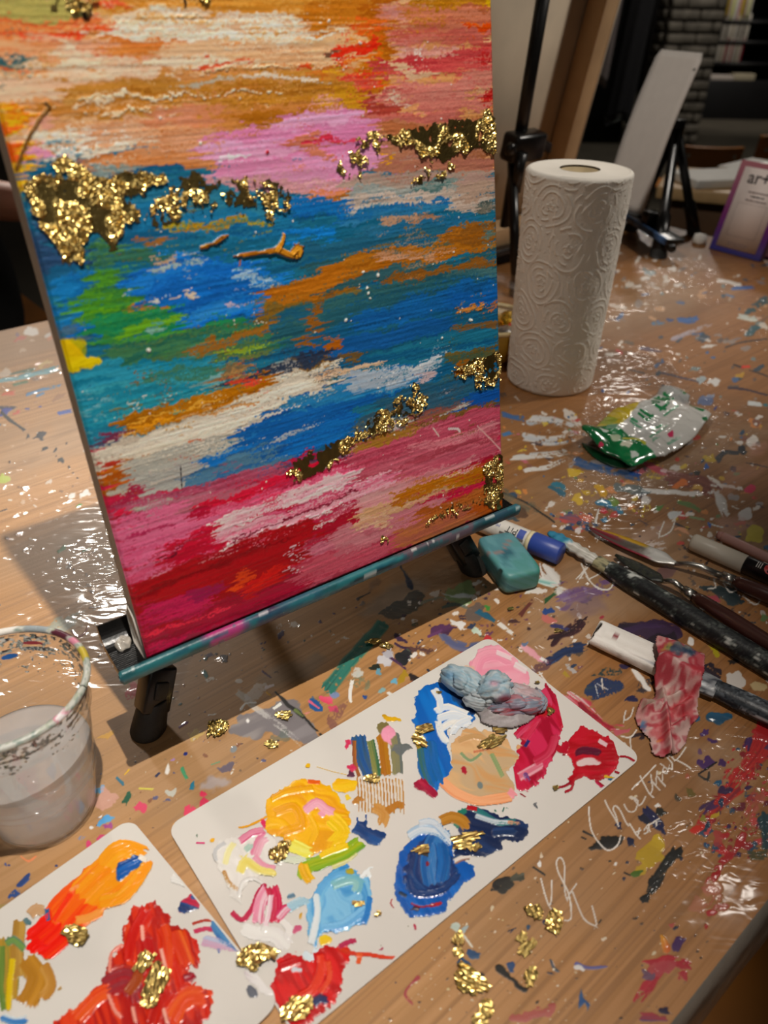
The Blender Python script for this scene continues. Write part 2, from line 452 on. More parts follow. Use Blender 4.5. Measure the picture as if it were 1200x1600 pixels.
def make_bookshelf():
    c = at_dist(1150, 60, 9.3)
    x0, x1 = 3.345, c[0] + 0.55; y0, y1 = 9.3, 9.62
    t = thing('bookshelf', (c[0] + 0.15, 9.45, FLOOR_Z), 'tall black bookshelf full of books beside the brick column', 'bookshelf')
    lv = [at_dist(1128, 31, 9.3)[2], at_dist(1122, 63, 9.3)[2], at_dist(1118, 97, 9.3)[2]]
    for xx in (x0 - 0.02, x1): obj('side_panel', zbox(xx, xx + 0.02, y0, y1, FLOOR_Z + 0.42, 1.3), M_CHARCOAL, t)
    obj('back_panel', zbox(x0, x1, y1, y1 + 0.015, FLOOR_Z, 1.3), M_CHARCOAL, t)
    for z in lv + [0.55, 0.85, 1.15]: obj('shelf', zbox(x0, x1, y0, y1, z - 0.03, z), M_CHARCOAL, t)
    obj('base_cabinet', zbox(x0 - 0.05, x1 + 0.02, y0 - 0.1, y1, FLOOR_Z, FLOOR_Z + 0.36, 0.005), M_CHARCOAL, t)
    names = {'b59a30': 'ochre', 'a08060': 'tan', 'd8d2c4': 'white', 'c9cc6a': 'lime', 'd9d5cc': 'white', 'c56a94': 'pink', 'd6c23a': 'yellow',
             '9a948a': 'grey', 'b8b2a6': 'pale grey', '6a655e': 'dark grey', '8f2436': 'crimson', 'a9a08c': 'beige'}
    mats = {}
    rows = [('top', lv[0], 'b59a30 a08060 d8d2c4 c9cc6a d9d5cc d8d2c4 c56a94 d6c23a'), ('middle', lv[1], '9a948a b8b2a6 6a655e b8b2a6 d8d2c4 a9a08c d9d5cc 9a948a'),
            ('bottom', lv[2], 'b8b2a6 9a948a a9a08c b8b2a6 8f2436 9a948a d8d2c4 8f2436')]
    rr = random.Random(8)
    for rn, z, cs in rows:
        x = x0 + 0.015
        for i, h in enumerate((cs.split() * 2)[:13]):
            if h not in mats: mats[h] = mat('book_' + names[h].replace(' ', '_'), tuple(lin(C(h)[0])), 0.6, var=0.1, scale=50)
            w = rr.uniform(0.016, 0.027); hh = rr.uniform(0.19, 0.235)
            o = obj('book', zbox(x, x + w - 0.003, y0 + 0.01, y0 + 0.2, z + 0.0005, z + hh, 0.003), mats[h])
            tag(o, '%s book on the %s lit shelf, number %s from its left end' % (names[h], rn, ('one', 'two', 'three', 'four', 'five', 'six', 'seven', 'eight', 'nine', 'ten', 'eleven', 'twelve', 'thirteen')[i]), 'book', 'books on the far bookshelf')
            x += w
    zc = FLOOR_Z + 0.36
    o = obj('magazine', box(V(x0 + 0.1, y0 + 0.03, zc + 0.022), AX, (0.12, 0.1, 0.022), 0.004), mat('magazine_white', rgb(214, 204, 194), 0.5)); tag(o, 'pale stack-like magazine lying on the black cabinet, at its left end', 'magazine')
    o = obj('paper_box', box(V(x0 + 0.34, y0 + 0.05, zc + 0.03), AX, (0.11, 0.1, 0.03), 0.004), mat('box_cream', rgb(196, 186, 158), 0.6)); tag(o, 'cream flat box lying on the black cabinet, right of the magazine', 'box')

def coat(name, px0, px1, py1, dist, c, label):
    a = at_dist(px0, 0, dist); b = at_dist(px1, 0, dist); z1 = at_dist((px0 + px1) / 2, py1, dist)[2]
    xa, xb = a[0], b[0]; top = 0.95; n = 24; vs = []
    tt = np.linspace(0, 2 * PI, 48, endpoint=False)
    for i in range(n):
        q = i / (n - 1); z = top + (z1 - top) * q
        w = (xb - xa) / 2 * (0.55 + 0.5 * min(1, q * 3)) ; d = 0.05 + 0.02 * q
        fold = 1 + 0.10 * q * np.sin(tt * 7 + i * 0.1)
        shift = -0.05 * q
        vs.append(np.stack([(xa + xb) / 2 + shift + w * np.cos(tt) * fold, dist + d * np.sin(tt) * fold, np.full(48, z) + 0.015 * np.sin(tt * 3) * q], -1))
    f = gridf(n, 48, True).tolist()
    f.append(tuple(range(47, -1, -1))); f.append(tuple((n - 1) * 48 + k for k in range(48)))
    m = mat(name + '_cloth', c, 0.9, var=0.15, scale=30, bump=0.3, bscale=300)
    t = thing(name, ((xa + xb) / 2, dist, z1), label, 'coat', 'coats on the rail')
    obj('coat_body', (np.concatenate(vs), f), m, t)
    obj('hanger_hook', tube([((xa + xb) / 2, dist, top - 0.005), ((xa + xb) / 2, dist, top + 0.05), ((xa + xb) / 2, dist + 0.012, top + 0.062)], 0.003, 8), M_STEEL, t)

def make_coats():
    coat('coat', 948, 981, 133, 4.6, rgb(128, 118, 116), 'grey coat hanging on the rail behind the towel roll')
    coat('coat', 928, 955, 214, 4.85, rgb(104, 98, 92), 'long dark grey coat hanging lowest behind the shorter grey coat')
    coat('coat', 905, 940, 160, 4.7, rgb(70, 42, 30), 'dark brown coat hanging nearest to the back of the big canvas')
    coat('coat', 990, 1030, 190, 4.7, rgb(30, 30, 34), 'black coat hanging between the grey coat and the brick column')
    t = thing('clothes_rail', (1.6, 4.72, FLOOR_Z), 'dark metal clothes rail holding coats behind the towel roll', 'rail')
    xa, xb = at_dist(880, 0, 4.7)[0], at_dist(1004, 0, 4.7)[0]
    obj('rail', tube([(xa - 0.3, 4.72, 1.02), (xb + 0.1, 4.72, 1.02)], 0.013, 12), M_BLACK, t)
    for xx in (xa - 0.28, xb + 0.08):
        obj('post', tube([(xx, 4.72, FLOOR_Z), (xx, 4.72, 1.02)], 0.013, 12), M_BLACK, t)
        obj('foot_bar', tube([(xx, 4.5, FLOOR_Z + 0.013), (xx, 4.94, FLOOR_Z + 0.013)], 0.013, 12), M_BLACK, t)

def chair(base, rz, label, group=None, seat_z=-0.29, back_z0=-0.10, back_z1=0.0, w=0.20):
    """plywood chair with a steel frame; local +y is where the sitter looks"""
    t = thing('plywood_chair', base, label, 'chair', group); t.rotation_euler = (0, 0, rz)
    c, s = math.cos(rz), math.sin(rz); R = np.array([[c, -s, 0], [s, c, 0], [0, 0, 1]])
    z0 = base[2]
    def put(nm, vf, m, sm=True):
        # geometry below is authored in the chair's own frame
        o = obj(nm, (np.asarray(vf[0]), vf[1]), m, None, sm, org=(0, 0, 0)); o.parent = t; o.location = (0, 0, 0); return o
    xs = np.linspace(-w, w, 15); pts = []
    sz = seat_z - z0; b0 = back_z0 - z0; b1 = back_z1 - z0
    put('seat', box((0, 0, sz - 0.006), AX, (w, 0.19, 0.006), 0.005), M_PLY)
    # curved backrest
    vs = []; nz = 7
    for i in range(nz):
        q = i / (nz - 1)
        for x in xs: vs.append((x, -0.20 - 0.035 * (1 - (x / w) ** 2) - 0.03 * q, b0 + (b1 - b0) * q))
    o = put('backrest', (np.array(vs), gridf(nz, len(xs)).tolist()), M_PLY); solid(o, 0.010, 0)
    for sx in (-1, 1):
        put('leg', tube([(sx * (w - 0.02), 0.17, sz - 0.012), (sx * w, 0.19, 0)], 0.010, 10), M_STEEL)
        lg = put('leg', tube([(sx * (w - 0.03), -0.21, b1 - 0.02), (sx * (w - 0.03), -0.19, sz), (sx * w, -0.22, 0)], 0.010, 10), M_STEEL)
        bt = lathe([(0.0, 0.004), (0.005, 0.003), (0.007, 0)], (sx * (w - 0.03), 0, 0), 12)
        v = bt[0][:, [0, 2, 1]] * V(1, -1, 1) + V(0, -0.245, (b0 + b1) / 2 + 0.025)
        put('bolt', (v, bt[1]), M_STEEL)
    return t

def make_far_table():
    # neighbouring work table with papers, chairs behind it
    A = at(1040, 292, -0.02); B = at(1135, 301, -0.02)
    e = unit(B - A); n = V(-e[1], e[0], 0)
    t = thing('wooden_table', (A + e * 0.5 + n * 0.3 + V(0, 0, FLOOR_Z)) * V(1, 1, 1), 'neighbouring light wooden table with a brown side panel', 'table')
    t.location = tuple(V(*(A + e * 0.5 + n * 0.3)[:2], FLOOR_Z))
    c = A + e * 0.62 + n * 0.15
    obj('table_top', box(V(c[0], c[1], -0.035), (e, n, Z), (0.64, 0.15, 0.015), 0.004), M_PINE, t)
    c2 = A + e * 0.62 + n * 0.03
    obj('front_panel', box(V(c2[0], c2[1], -0.235), (e, n, Z), (0.60, 0.009, 0.185), 0.002), M_BROWNPANEL, t)
    for a_ in (0.06, 1.18):
        for b_ in (0.06, 0.26):
            p = A + e * a_ + n * b_
            obj('leg', box(V(p[0], p[1], (FLOOR_Z - 0.05) / 2), (e, n, Z), (0.025, 0.025, (-FLOOR_Z - 0.05) / 2), 0.003), M_PINE, t)
    zt = -0.0195
    for k, (px, py, h, lab, sx, sy) in enumerate([(1118, 285, 0.010, 'white sketchbook lying on the wooden table behind the acrylic sign', 0.10, 0.07),
                                                  (1185, 262, 0.003, 'sheet of white paper lying on the wooden table, right of the sketchbook', 0.10, 0.07)]):
        p = at(px, py, zt)
        a_ = 0.25 + 0.5 * k
        ex = V(math.cos(a_), math.sin(a_), 0); ey = V(-ex[1], ex[0], 0)
        o = obj('sketchbook' if k == 0 else 'paper_sheet', box(V(p[0], p[1], zt + h + 0.0003), (ex, ey, Z), (sx, sy, h), min(0.002, h * 0.4)), M_PAPER); tag(o, lab, 'sketchbook' if k == 0 else 'paper')
    for px, py, w, lab in ((1118, 228, 0.115, 'orange plywood chair tucked behind the neighbouring table, left one'), (1242, 212, 0.115, 'orange plywood chair at the right photo edge behind the acrylic sign')):
        p = at_dist(px, py, 3.2); p0 = at_dist(px, 278, 3.2)
        chair((p[0], 3.42, FLOOR_Z), -0.06, lab, 'plywood chairs', back_z0=p0[2], back_z1=p[2], w=w)

def make_near_chairs():
    p = at(16, 505, -0.29)
    chair((p[0] - 0.19, p[1] + 0.06, FLOOR_Z), math.radians(-139), 'orange plywood chair under the person in black at the far left table edge', 'plywood chairs', back_z0=-0.02, back_z1=0.07)
    p = at(1190, 1560, -0.30)
    chair((p[0] + 0.07, p[1] - 0.05, FLOOR_Z), math.radians(20), 'wooden chair in the dark below the near table edge', 'plywood chairs', back_z0=-0.28, back_z1=-0.2)
# ------------------------------------------------------------------ the paint-stained table
TA0, TA1, TB0, TB1 = -0.75, 1.455, 0.031, 1.066

def scatter(S, n, poly, r0, r1, cols, seed, ang=-25, elong=2.0, a=0.95, h=0.25):
    """small flecks of dried paint inside a polygon"""
    rr = random.Random(seed); cols = C(cols); P = np.array(poly, float)
    x0, y0 = P.min(0); x1, y1 = P.max(0); k = 0
    while k < n:
        x = rr.uniform(x0, x1); y = rr.uniform(y0, y1); ins = False
        for i in range(len(P)):
            ax, ay = P[i]; bx, by = P[(i + 1) % len(P)]
            if (ay > y) != (by > y) and x < (bx - ax) * (y - ay) / (by - ay) + ax: ins = not ins
        if not ins: continue
        k += 1
        r = r0 + (r1 - r0) * rr.random() ** 3
        an = math.radians(ang + rr.gauss(0, 35)); L = rr.uniform(0.7, elong); m = r * L * 2.2 + 1
        q = np.nonzero((np.abs(S.x - x) < m) & (np.abs(S.y - y) < m))[0]
        if not len(q): continue
        dx = S.x[q] - x; dy = (S.y[q] - y) * 1.25; u = (dx * math.cos(an) + dy * math.sin(an)) / L; v = -dx * math.sin(an) + dy * math.cos(an)
        f = 0.9 / (r + 0.6); d = np.hypot(u, v) / r + (fbm(S.x[q] * f, S.y[q] * f, seed * 50 + k, 3) - 0.5) * 1.9
        al = sst(1.0, 0.75, d) * a
        if rr.random() < 0.35: al = al * sst(0.35, 0.6, 0.6 * vn(v * 0.5, u * 0.06, k) + 0.4 * vn(S.x[q] * .5, S.y[q] * .5, k))
        S._put(q, al, np.repeat(cols[rr.randrange(len(cols))][None], len(q), 0), h)

def ell(x, y, rx, ry, an=0, n=10, j=0.25):
    an = math.radians(an); out = []
    for i in range(n):
        t = 2 * PI * i / n; q = 1 + (j * (_h(int(x * 3 + i * 7), int(y * 3 + i), 5) - 0.5) * 2)
        u, v = rx * q * math.cos(t), ry * q * math.sin(t)
        out.append((x + u * math.cos(an) - v * math.sin(an), y + u * math.sin(an) + v * math.cos(an)))
    return out

def paint_table(S):
    B = S.blob
    def K(p, w, c, **k):
        k.setdefault('jag', .9); k.setdefault('soft', .35)
        if w > 5 and k['jag'] > .2: k.setdefault('brk', .3 + .25 * k.get('dry', .15))
        S.stroke(p, w, c, **k)
    def E(x, y, rx, ry, c, an=-20, **k):
        k.setdefault('rag', min(rx, ry) * 0.8 + 1); k.setdefault('rf', 0.6 / (min(rx, ry) + 2)); k.setdefault('soft', 1.2); k.setdefault('h', 0.3)
        B(ell(x, y, rx, ry, an), c, an, **k)
    # --- broad old stains
    for q in [((60, 700), 120, 60), ((150, 880), 120, 60), ((900, 760), 190, 60), ((1000, 900), 200, 80), ((860, 1020), 120, 60), ((1100, 700), 120, 50), ((700, 930), 120, 50), ((1130, 1200), 60, 80), ((1000, 470), 150, 40)]:
        E(*q[0], q[1], q[2], 'a98a6c b69a80 9a8068', soft=40, a=0.45, rag=30, rf=0.02, h=0)
    # --- far part of the table, right of the roll
    R1 = [(960, 420), (1200, 410), (1200, 640), (1000, 600), (950, 560)]
    scatter(S, 90, R1, 2, 7, 'd8cdbf 4a6a98 3a4a58 8a7a78 e0d4c8 6a5a50 2a4a60 9a8a80 7a8a8a c89a70', 1, -5, 2.6)
    scatter(S, 40, [(950, 395), (1100, 400), (1080, 450), (950, 450)], 2, 6, 'd8cdc0 c8bab0 8a7a70 e8e0d8', 2, -5, 3)
    K([(1120, 438), (1135, 441), (1160, 445)], 6, 'e8e0d8'); K([(1145, 451), (1180, 448)], 7, '3f68a8 2a5898')
    K([(1135, 460), (1150, 466)], 4, '5a7aa0'); K([(1180, 478), (1200, 470)], 16, '2f5a60 26454a', dry=.35); E(1172, 488, 10, 5, '2a5055')
    K([(1154, 494), (1185, 500)], 8, 'd8d8c8 c0c8c0', dry=.3); E(1175, 519, 14, 6, '8aa0a0 3a6068 c8d0d0', dry=.2)
    K([(1060, 501), (1088, 499)], 11, '2f5a98 3a68a8', dry=.2); E(1047, 500, 5, 3, '2a4a80'); K([(1020, 506), (1042, 506)], 6, '5a7a98', dry=.5)
    K([(1050, 530), (1110, 508)], 7, 'c8bcb8 a89aa8', dry=.45); E(1107, 541, 11, 3.5, 'e0d8d0', an=0); E(1106, 532, 6, 2.5, 'd8d0c8', an=0)
    K([(1000, 545), (1034, 548)], 8, '7a6a70 6a5a68', dry=.4); K([(975, 533), (992, 538)], 5, '6a5a48', dry=.3); K([(1132, 543), (1160, 535), (1200, 530)], 3.5, '4a3a32 5a4a40', dry=.4)
    E(967, 549, 7, 3.5, 'd0483c', an=10); E(954, 554, 6, 3.5, 'f0e8e0', an=10); E(1101, 568, 2.5, 2, '6a5030'); K([(1145, 570), (1162, 576)], 4, '3a2c28'); E(1166, 572, 7, 3.2, 'e03a22', an=0); K([(1170, 578), (1200, 588)], 2.5, '3a2c28', dry=.3)
    K([(1032, 583), (1065, 590), (1092, 597)], 4, '3a3440 4a4050', dry=.2); E(1096, 592, 9, 6, 'c0c8cc a8b4b8', dry=.2); E(1115, 595, 10, 6, 'e0dcd8')
    K([(1138, 606), (1165, 609), (1200, 617)], 3.5, '3a2a38'); E(1157, 587, 8, 4, 'd0a030', a=.8); E(1105, 624, 14, 7, 'c8d0d8 5a6a90 dcd8d4', dry=.2); E(1117, 636, 5, 3, '2a3a80')
    K([(1170, 630), (1192, 632)], 6, 'd8dcdc', dry=.2); E(1195, 632, 6, 3, '3a7a88'); K([(982, 577), (1010, 584)], 3.5, '4a3a34', dry=.2); E(983, 612, 3, 2, '3f68b0'); E(938, 543, 4, 2.5, '2f5a90'); E(943, 612, 4, 3, '2f58a0')
    # --- left of the canvas
    R2 = [(0, 520), (80, 505), (160, 790), (130, 830), (0, 850)]
    scatter(S, 36, R2, 1.5, 5, 'e8dccc d8b898 8a6a50 e0d0c0 b88a64 c89a70', 3, -10, 3)
    E(50, 519, 11, 7, 'efe6dc', an=10); E(33, 530, 11, 4, 'd87a60 c86850'); E(28, 523, 4, 3, '7a6a90', a=.7); E(77, 530, 7, 4, 'd88a60', a=.8); E(75, 524, 6, 3, 'e0d8d0')
    K([(-8, 597), (30, 590), (62, 583), (92, 575)], 8, '7fb4bc 5a9cae 8ab8b8', dry=.15); K([(15, 585), (55, 577)], 5, '4a6a50 3a5a48', dry=.4); K([(20, 601), (45, 596)], 5, 'c8ccb0 5a7a50', dry=.4); E(5, 583, 12, 5, 'e0d4c8', a=.7); E(70, 568, 14, 3.5, 'e0c878', a=.6)
    K([(42, 617), (70, 608), (95, 602)], 6, '4a88b8 3f7cb0', dry=.25); K([(56, 620), (72, 613)], 4, '4a88b8', dry=.3); K([(5, 617), (26, 613)], 6, 'd8603a d07048', dry=.2); E(88, 622, 12, 5, '9a6a4a', a=.6); E(62, 636, 4, 2.5, '3a4a9a')
    K([(92, 645), (115, 641)], 6, '2a4ea8 3458b0'); K([(-5, 638), (26, 637)], 6, '28304a 1c2440', dry=.35); E(8, 643, 9, 4, '2c3a98'); E(28, 644, 7, 3, 'd06048'); E(42, 640, 5, 2, '3a4a98')
    K([(2, 644), (20, 660), (38, 673)], 5, '1a1c22'); E(43, 682, 2.5, 4, '1c1c22', an=40); E(65, 681, 11, 5, '181a24 24284a', an=-22); E(72, 702, 5, 4, '1a1c20'); E(86, 705, 3, 4, '1a1c20', an=30); E(94, 719, 7, 5, '1c1e20 3a4a48', an=-15)
    S.dots([(88, 713), (108, 730), (114, 739), (121, 747), (15, 722), (104, 693)], 2.2, '4a3a30 2a2422'); E(5, 748, 9, 7, 'a8bc3c c0cc60'); E(113, 775, 7, 4, 'f0ece6'); E(131, 772, 9, 6, 'f0ece6', dry=.3); E(124, 791, 4, 3, '3a9a3a'); K([(-2, 800), (11, 795)], 3, '3a3430')
    # --- shadow side
    scatter(S, 40, [(20, 850), (160, 830), (215, 1000), (160, 1100), (140, 960)], 1.5, 4, '7a6a60 e0d8d0 9a8a80 5a4a44', 4, -30, 2)
    K([(92, 862), (104, 853)], 6, '4a7a48', dry=.3); K([(128, 861), (142, 857)], 4, '3f7a40'); K([(80, 985), (140, 950)], 24, '8aa4a2 9ab0ac', dry=.5, a=.7); K([(138, 950), (158, 947)], 4, '4a3436'); K([(112, 985), (120, 995), (132, 990), (138, 978)], 2.5, '8a3a36'); E(112, 975, 30, 12, 'c8ccc4', a=.3, dry=.4)
    E(205, 1080, 16, 9, 'b02428 c04040 d8b0a0', dry=.3); E(214, 1084, 8, 5, 'a81a20'); E(168, 1148, 12, 5, 'd4a030', a=.6); K([(279, 1138), (293, 1128)], 4, '6a3a68 3a2440'); E(305, 1148, 14, 7, 'd8c060', a=.5)
    scatter(S, 60, [(250, 1040), (560, 920), (600, 940), (520, 1020), (400, 1080), (280, 1140)], 1.5, 5, '3a3030 7a6a60 d8ccc0 4a3a58 2a4a48 8a6a58', 5, -25, 2)
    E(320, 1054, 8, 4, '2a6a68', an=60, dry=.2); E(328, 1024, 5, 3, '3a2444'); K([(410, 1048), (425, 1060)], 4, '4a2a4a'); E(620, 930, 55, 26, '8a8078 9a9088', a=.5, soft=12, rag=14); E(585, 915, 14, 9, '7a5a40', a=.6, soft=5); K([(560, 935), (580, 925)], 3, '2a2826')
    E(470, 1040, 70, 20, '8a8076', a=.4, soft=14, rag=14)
    B([(626, 878), (630, 890), (637, 897), (646, 915), (644, 922), (637, 918), (633, 900), (625, 888)], '122a4a 0e2038', 60, rag=2); E(630, 948, 40, 12, '3a4a48 2a3438', a=.7, dry=.35, an=-28)
    # --- between cup, easel foot and card
    R3 = [(150, 1170), (400, 1095), (500, 1150), (250, 1290), (150, 1330)]
    scatter(S, 70, R3, 1, 3.5, '7a6048 3a3040 e0d8cc 9a7a58 5a5a80 c8b8a0 8a5a40', 6, -25, 2)
    S.dots([(290, 1178)], 4.5, '1c2a78'); B([(263, 1190), (266, 1203), (262, 1211), (257, 1207), (259, 1200)], 'f4efe8', rag=1); E(270, 1188, 4, 3, 'b08ac0'); K([(195, 1210), (203, 1202)], 4, 'e0b020'); K([(182, 1215), (193, 1226)], 5, '2a7088'); K([(243, 1214), (250, 1207)], 4, '22264a'); K([(284, 1201), (288, 1212), (293, 1221)], 7, '4aa070 3f9068', dry=.1)
    E(301, 1230, 4, 8, '1f7a98', an=15); K([(218, 1232), (242, 1234)], 6, 'd8cc48 e0d860', dry=.1); E(199, 1247, 6, 11, '0f4a34 14583c', an=15); E(219, 1260, 7, 8, 'e04468'); E(318, 1242, 5, 5, 'e03058'); E(320, 1254, 5, 7, 'd83058', an=30); E(300, 1267, 11, 9, 'e43a60'); E(274, 1288, 4, 2.5, 'f0b020')
    E(165, 1283, 19, 9, '3f9ad8 5aa8e0', an=-25); E(168, 1290, 10, 5, 'a84890', dry=.2); E(155, 1236, 9, 6, '5aa0d0', dry=.3); E(172, 1255, 17, 14, 'e0a8a4', a=.6); E(160, 1309, 14, 8, 'e05a88 d84878', an=-30); E(138, 1321, 5, 5, 'e04078'); E(128, 1309, 9, 4, '7a90c8', a=.7, dry=.3); E(142, 1292, 4, 3, 'f0ece8'); E(157, 1275, 4, 2.5, 'f4f0ec')
    K([(33, 1338), (45, 1346), (58, 1336)], 3, 'e88a58'); E(265, 1238, 12, 6, 'c8d0cc', a=.8, dry=.2); E(335, 1225, 26, 12, 'a8a4b8 b4b0bc', a=.65, soft=6); E(352, 1198, 14, 6, '6a6480 5a5470', a=.8, dry=.3); K([(330, 1195), (345, 1190)], 3, '6a9a70')
    K([(30, 1385), (48, 1366)], 9, '1c3a78 24488a', dry=.2); E(22, 1398, 12, 5, '24488a', dry=.4); E(10, 1350, 3, 2.5, '2a4a90'); S.dots([(100, 1355), (88, 1353), (14, 1352)], 2.5, '2a3a70'); E(50, 1405, 26, 12, 'b09aa0', a=.5, soft=8); E(8, 1425, 20, 14, '8a7a48 a08a50', a=.9, dry=.2)
    # purple-grey patch with film crease
    B([(356, 1146), (372, 1124), (404, 1110), (430, 1098), (462, 1098), (480, 1120), (499, 1150), (484, 1158), (462, 1160), (440, 1152), (420, 1148), (398, 1152), (375, 1154)], '8d8688 7d7678 98908e', -25, rag=10, rf=.05, h=.15); E(440, 1150, 16, 8, '5a6a60', a=.5)
    K([(372, 1080), (410, 1115), (450, 1143), (478, 1172)], 13, 'd8d4ce c8c4c0', dry=.55, a=.75); K([(376, 1109), (383, 1100), (400, 1098)], 4.5, 'f4f0ea'); E(400, 1082, 22, 10, 'd0c0c4 e0d8d4', a=.7, dry=.3, an=-30); K([(415, 1075), (432, 1069)], 6, 'e8d8d8', dry=.2)
    K([(430, 1081, .5), (448, 1100, 1.2), (462, 1110, 1), (506, 1152, .4)], 7, '1c1a1a 262422'); K([(460, 1109), (475, 1120)], 5, '6a7a40', dry=.4); S.dots([(365, 1170), (365, 1171)], 5, '8a8e90'); B([(387, 1122), (391, 1126), (388, 1131), (384, 1127)], 'f8f4f0', rag=1); K([(325, 1118), (338, 1116)], 2, 'f0ece6'); K([(416, 1081), (422, 1086)], 3.5, 'e0a820'); K([(428, 1106), (438, 1100)], 5, 'e8e8e0')
    E(497, 1101, 17, 9, '1f5a9a 2868a8', an=30); K([(483, 1096), (500, 1108)], 5, 'e86a88'); E(510, 1096, 11, 6, 'e83a60 f06080', an=20); E(520, 1106, 9, 5, 'd84868', an=20); E(521, 1086, 7, 7, '7a90c0', a=.9); E(480, 1115, 5, 3, 'e88a90', a=.8)
    # green ribbon stroke
    K([(598, 975), (575, 1003), (545, 1035), (510, 1079)], 25, '1f6658 2a7868 1a5a50', dry=.08, jag=.25); E(560, 1065, 12, 14, '5a7a68', a=.5, dry=.5, an=-60); K([(551, 1062), (548, 1082), (549, 1098)], 6, 'f0ece4', dry=.1); E(560, 1052, 10, 7, 'd8dcd8', a=.8, dry=.3)
    E(571, 1088, 7, 4, '1f4a90', an=15); E(597, 1079, 6, 3, '8ab0b0'); E(612, 1087, 11, 5, 'e8e4dc', an=20); E(564, 1121, 3, 5, '7a6a40'); K([(600, 1105), (612, 1098)], 5, 'd84a60 2a2024'); E(528, 1115, 14, 20, '6a3a48', a=.5, dry=.4, an=40)
    E(634, 1027, 13, 12, '1a1c20 24262a', an=20, rag=5); K([(640, 1015), (625, 1010), (617, 1005)], 4, '3a2040'); E(603, 1030, 12, 12, 'd4d0d4 a8a4b0', dry=.25); E(588, 1042, 10, 6, '1c2418', dry=.2); K([(598, 1018), (635, 1045)], 6, '4a2a50', dry=.3); E(592, 1052, 5, 6, '6aa0b4'); E(615, 1065, 5, 4, '6ab0cc')
    E(631, 1060, 7, 12, 'b08a18', an=20, dry=.1); E(650, 1063, 14, 7, '1c1618 30201c', an=25, rag=5); E(632, 1075, 20, 6, 'a05a3a', a=.7, an=-30); K([(668, 1047), (676, 1055)], 5, '20263a'); E(625, 998, 10, 5, '3a2040', an=30); E(607, 1020, 8, 5, 'b8b4bc', dry=.2)
    # --- right of the easel foot down to the card
    R4 = [(650, 920), (800, 900), (920, 900), (930, 980), (900, 1060), (770, 1000), (690, 1040), (640, 1040), (590, 960)]
    scatter(S, 190, R4, 1.5, 6, 'e8e0d8 3a2a3c 5a4a40 d8ccc0 7a4a58 2a3a58 8a6a50 f0e8e0 4a5a48 6a3a60 a87a58', 7, -25, 2.2)
    B([(694, 928), (712, 914), (730, 906), (742, 918), (740, 934), (722, 944), (700, 940)], '7f9c64 8aa870', -25, rag=5, a=.85); B([(690, 924), (702, 930), (722, 926), (742, 930), (736, 935), (712, 934), (694, 931)], 'e4e8e4 c8d4d4', 0, rag=2)
    K([(690, 990), (700, 1003), (725, 1012), (765, 1008)], 18, '5a5f84 6a6a88 4a5078', dry=.2); K([(735, 1015), (750, 1005)], 8, '3a4a78'); E(762, 1000, 9, 6, 'b8242c c83038'); E(728, 1022, 10, 4, 'a8302c', an=10); E(763, 951, 6, 5, '3f8a38'); E(740, 962, 16, 12, '3a2c2c 6a5a50', dry=.35); K([(745, 955), (760, 962), (774, 972)], 8, '1f5a78 2a7080', dry=.25); E(745, 987, 10, 6, 'e0e8e0 a8c8a8', an=20); K([(778, 973), (805, 994)], 9, 'e8e2da', dry=.3)
    E(690, 985, 20, 8, '5a3058 4a2848', dry=.25, an=-25); K([(670, 995), (690, 985)], 5, '6a3a68', dry=.2); K([(705, 970), (725, 980)], 9, 'e0dcd8', dry=.25); E(720, 975, 7, 8, 'e8e4e0', dry=.2); E(655, 1015, 24, 5, '4a2c34', a=.8, dry=.4, an=5); K([(690, 950), (710, 945), (730, 950)], 6, '5a6a60', dry=.35); K([(655, 942), (690, 935), (700, 945)], 7, '8a8a78', dry=.45)
    E(822, 952, 4, 4, 'd8b050', a=.1); K([(812, 963), (834, 938)], 8, '5a2a24 6a342c', dry=.2); E(804, 971, 7, 4, '4a2a2a', an=10); E(856, 954, 8, 5, '24427c 2a4a8a', an=-5); E(858, 967, 14, 7, 'd07068', an=15, a=.9); E(873, 950, 6, 3.5, 'e8e4de', an=25); K([(850, 940), (875, 922)], 10, '1f4a26 2a5a30', dry=.3); E(825, 983, 4, 2.5, '3a2224'); E(826, 925, 6, 4, 'e8e2da'); E(776, 920, 4, 2.5, 'e8e2da')
    K([(852, 895), (868, 915), (900, 945)], 30, 'ece6de d8d2ca e4ded6', dry=.42); K([(840, 908), (866, 914)], 10, 'd8e4dc 8ac0b8', dry=.15); K([(843, 880), (850, 906)], 4, 'e8e2dc'); K([(880, 940), (925, 925), (960, 915)], 26, '7a6080 6a4a88 8a7088', dry=.35, a=.8); E(915, 950, 40, 22, '7a6272', a=.5, soft=14, rag=14)
    K([(862, 1000), (895, 982), (912, 965)], 20, '3a1c24 2c1820', dry=.35); K([(862, 978), (890, 985)], 8, '3a3868', dry=.3); K([(855, 1035), (880, 1018), (915, 1010)], 16, '22345c 1c2c50 2a3c68', dry=.2, jag=.6); B([(812, 1010), (822, 1008), (840, 1020), (858, 1034), (855, 1038), (838, 1032)], 'e8a0ac f0b4bc', 35, rag=2); K([(845, 1028), (858, 1037)], 5, 'f0ece8'); E(820, 1005, 6, 4, '6a7a98')
    E(938, 964, 5, 3.5, 'a83040'); K([(830, 1040), (838, 1055), (848, 1052)], 2.5, 'e4dcd4'); K([(842, 1050), (850, 1062), (855, 1068)], 3, 'e8e0d8'); E(845, 1040, 20, 8, '4a2a40', a=.6, dry=.35); K([(880, 1050), (890, 1060)], 8, 'b09030', dry=.4); E(895, 1045, 10, 7, 'b8b0ac', dry=.35, an=50)
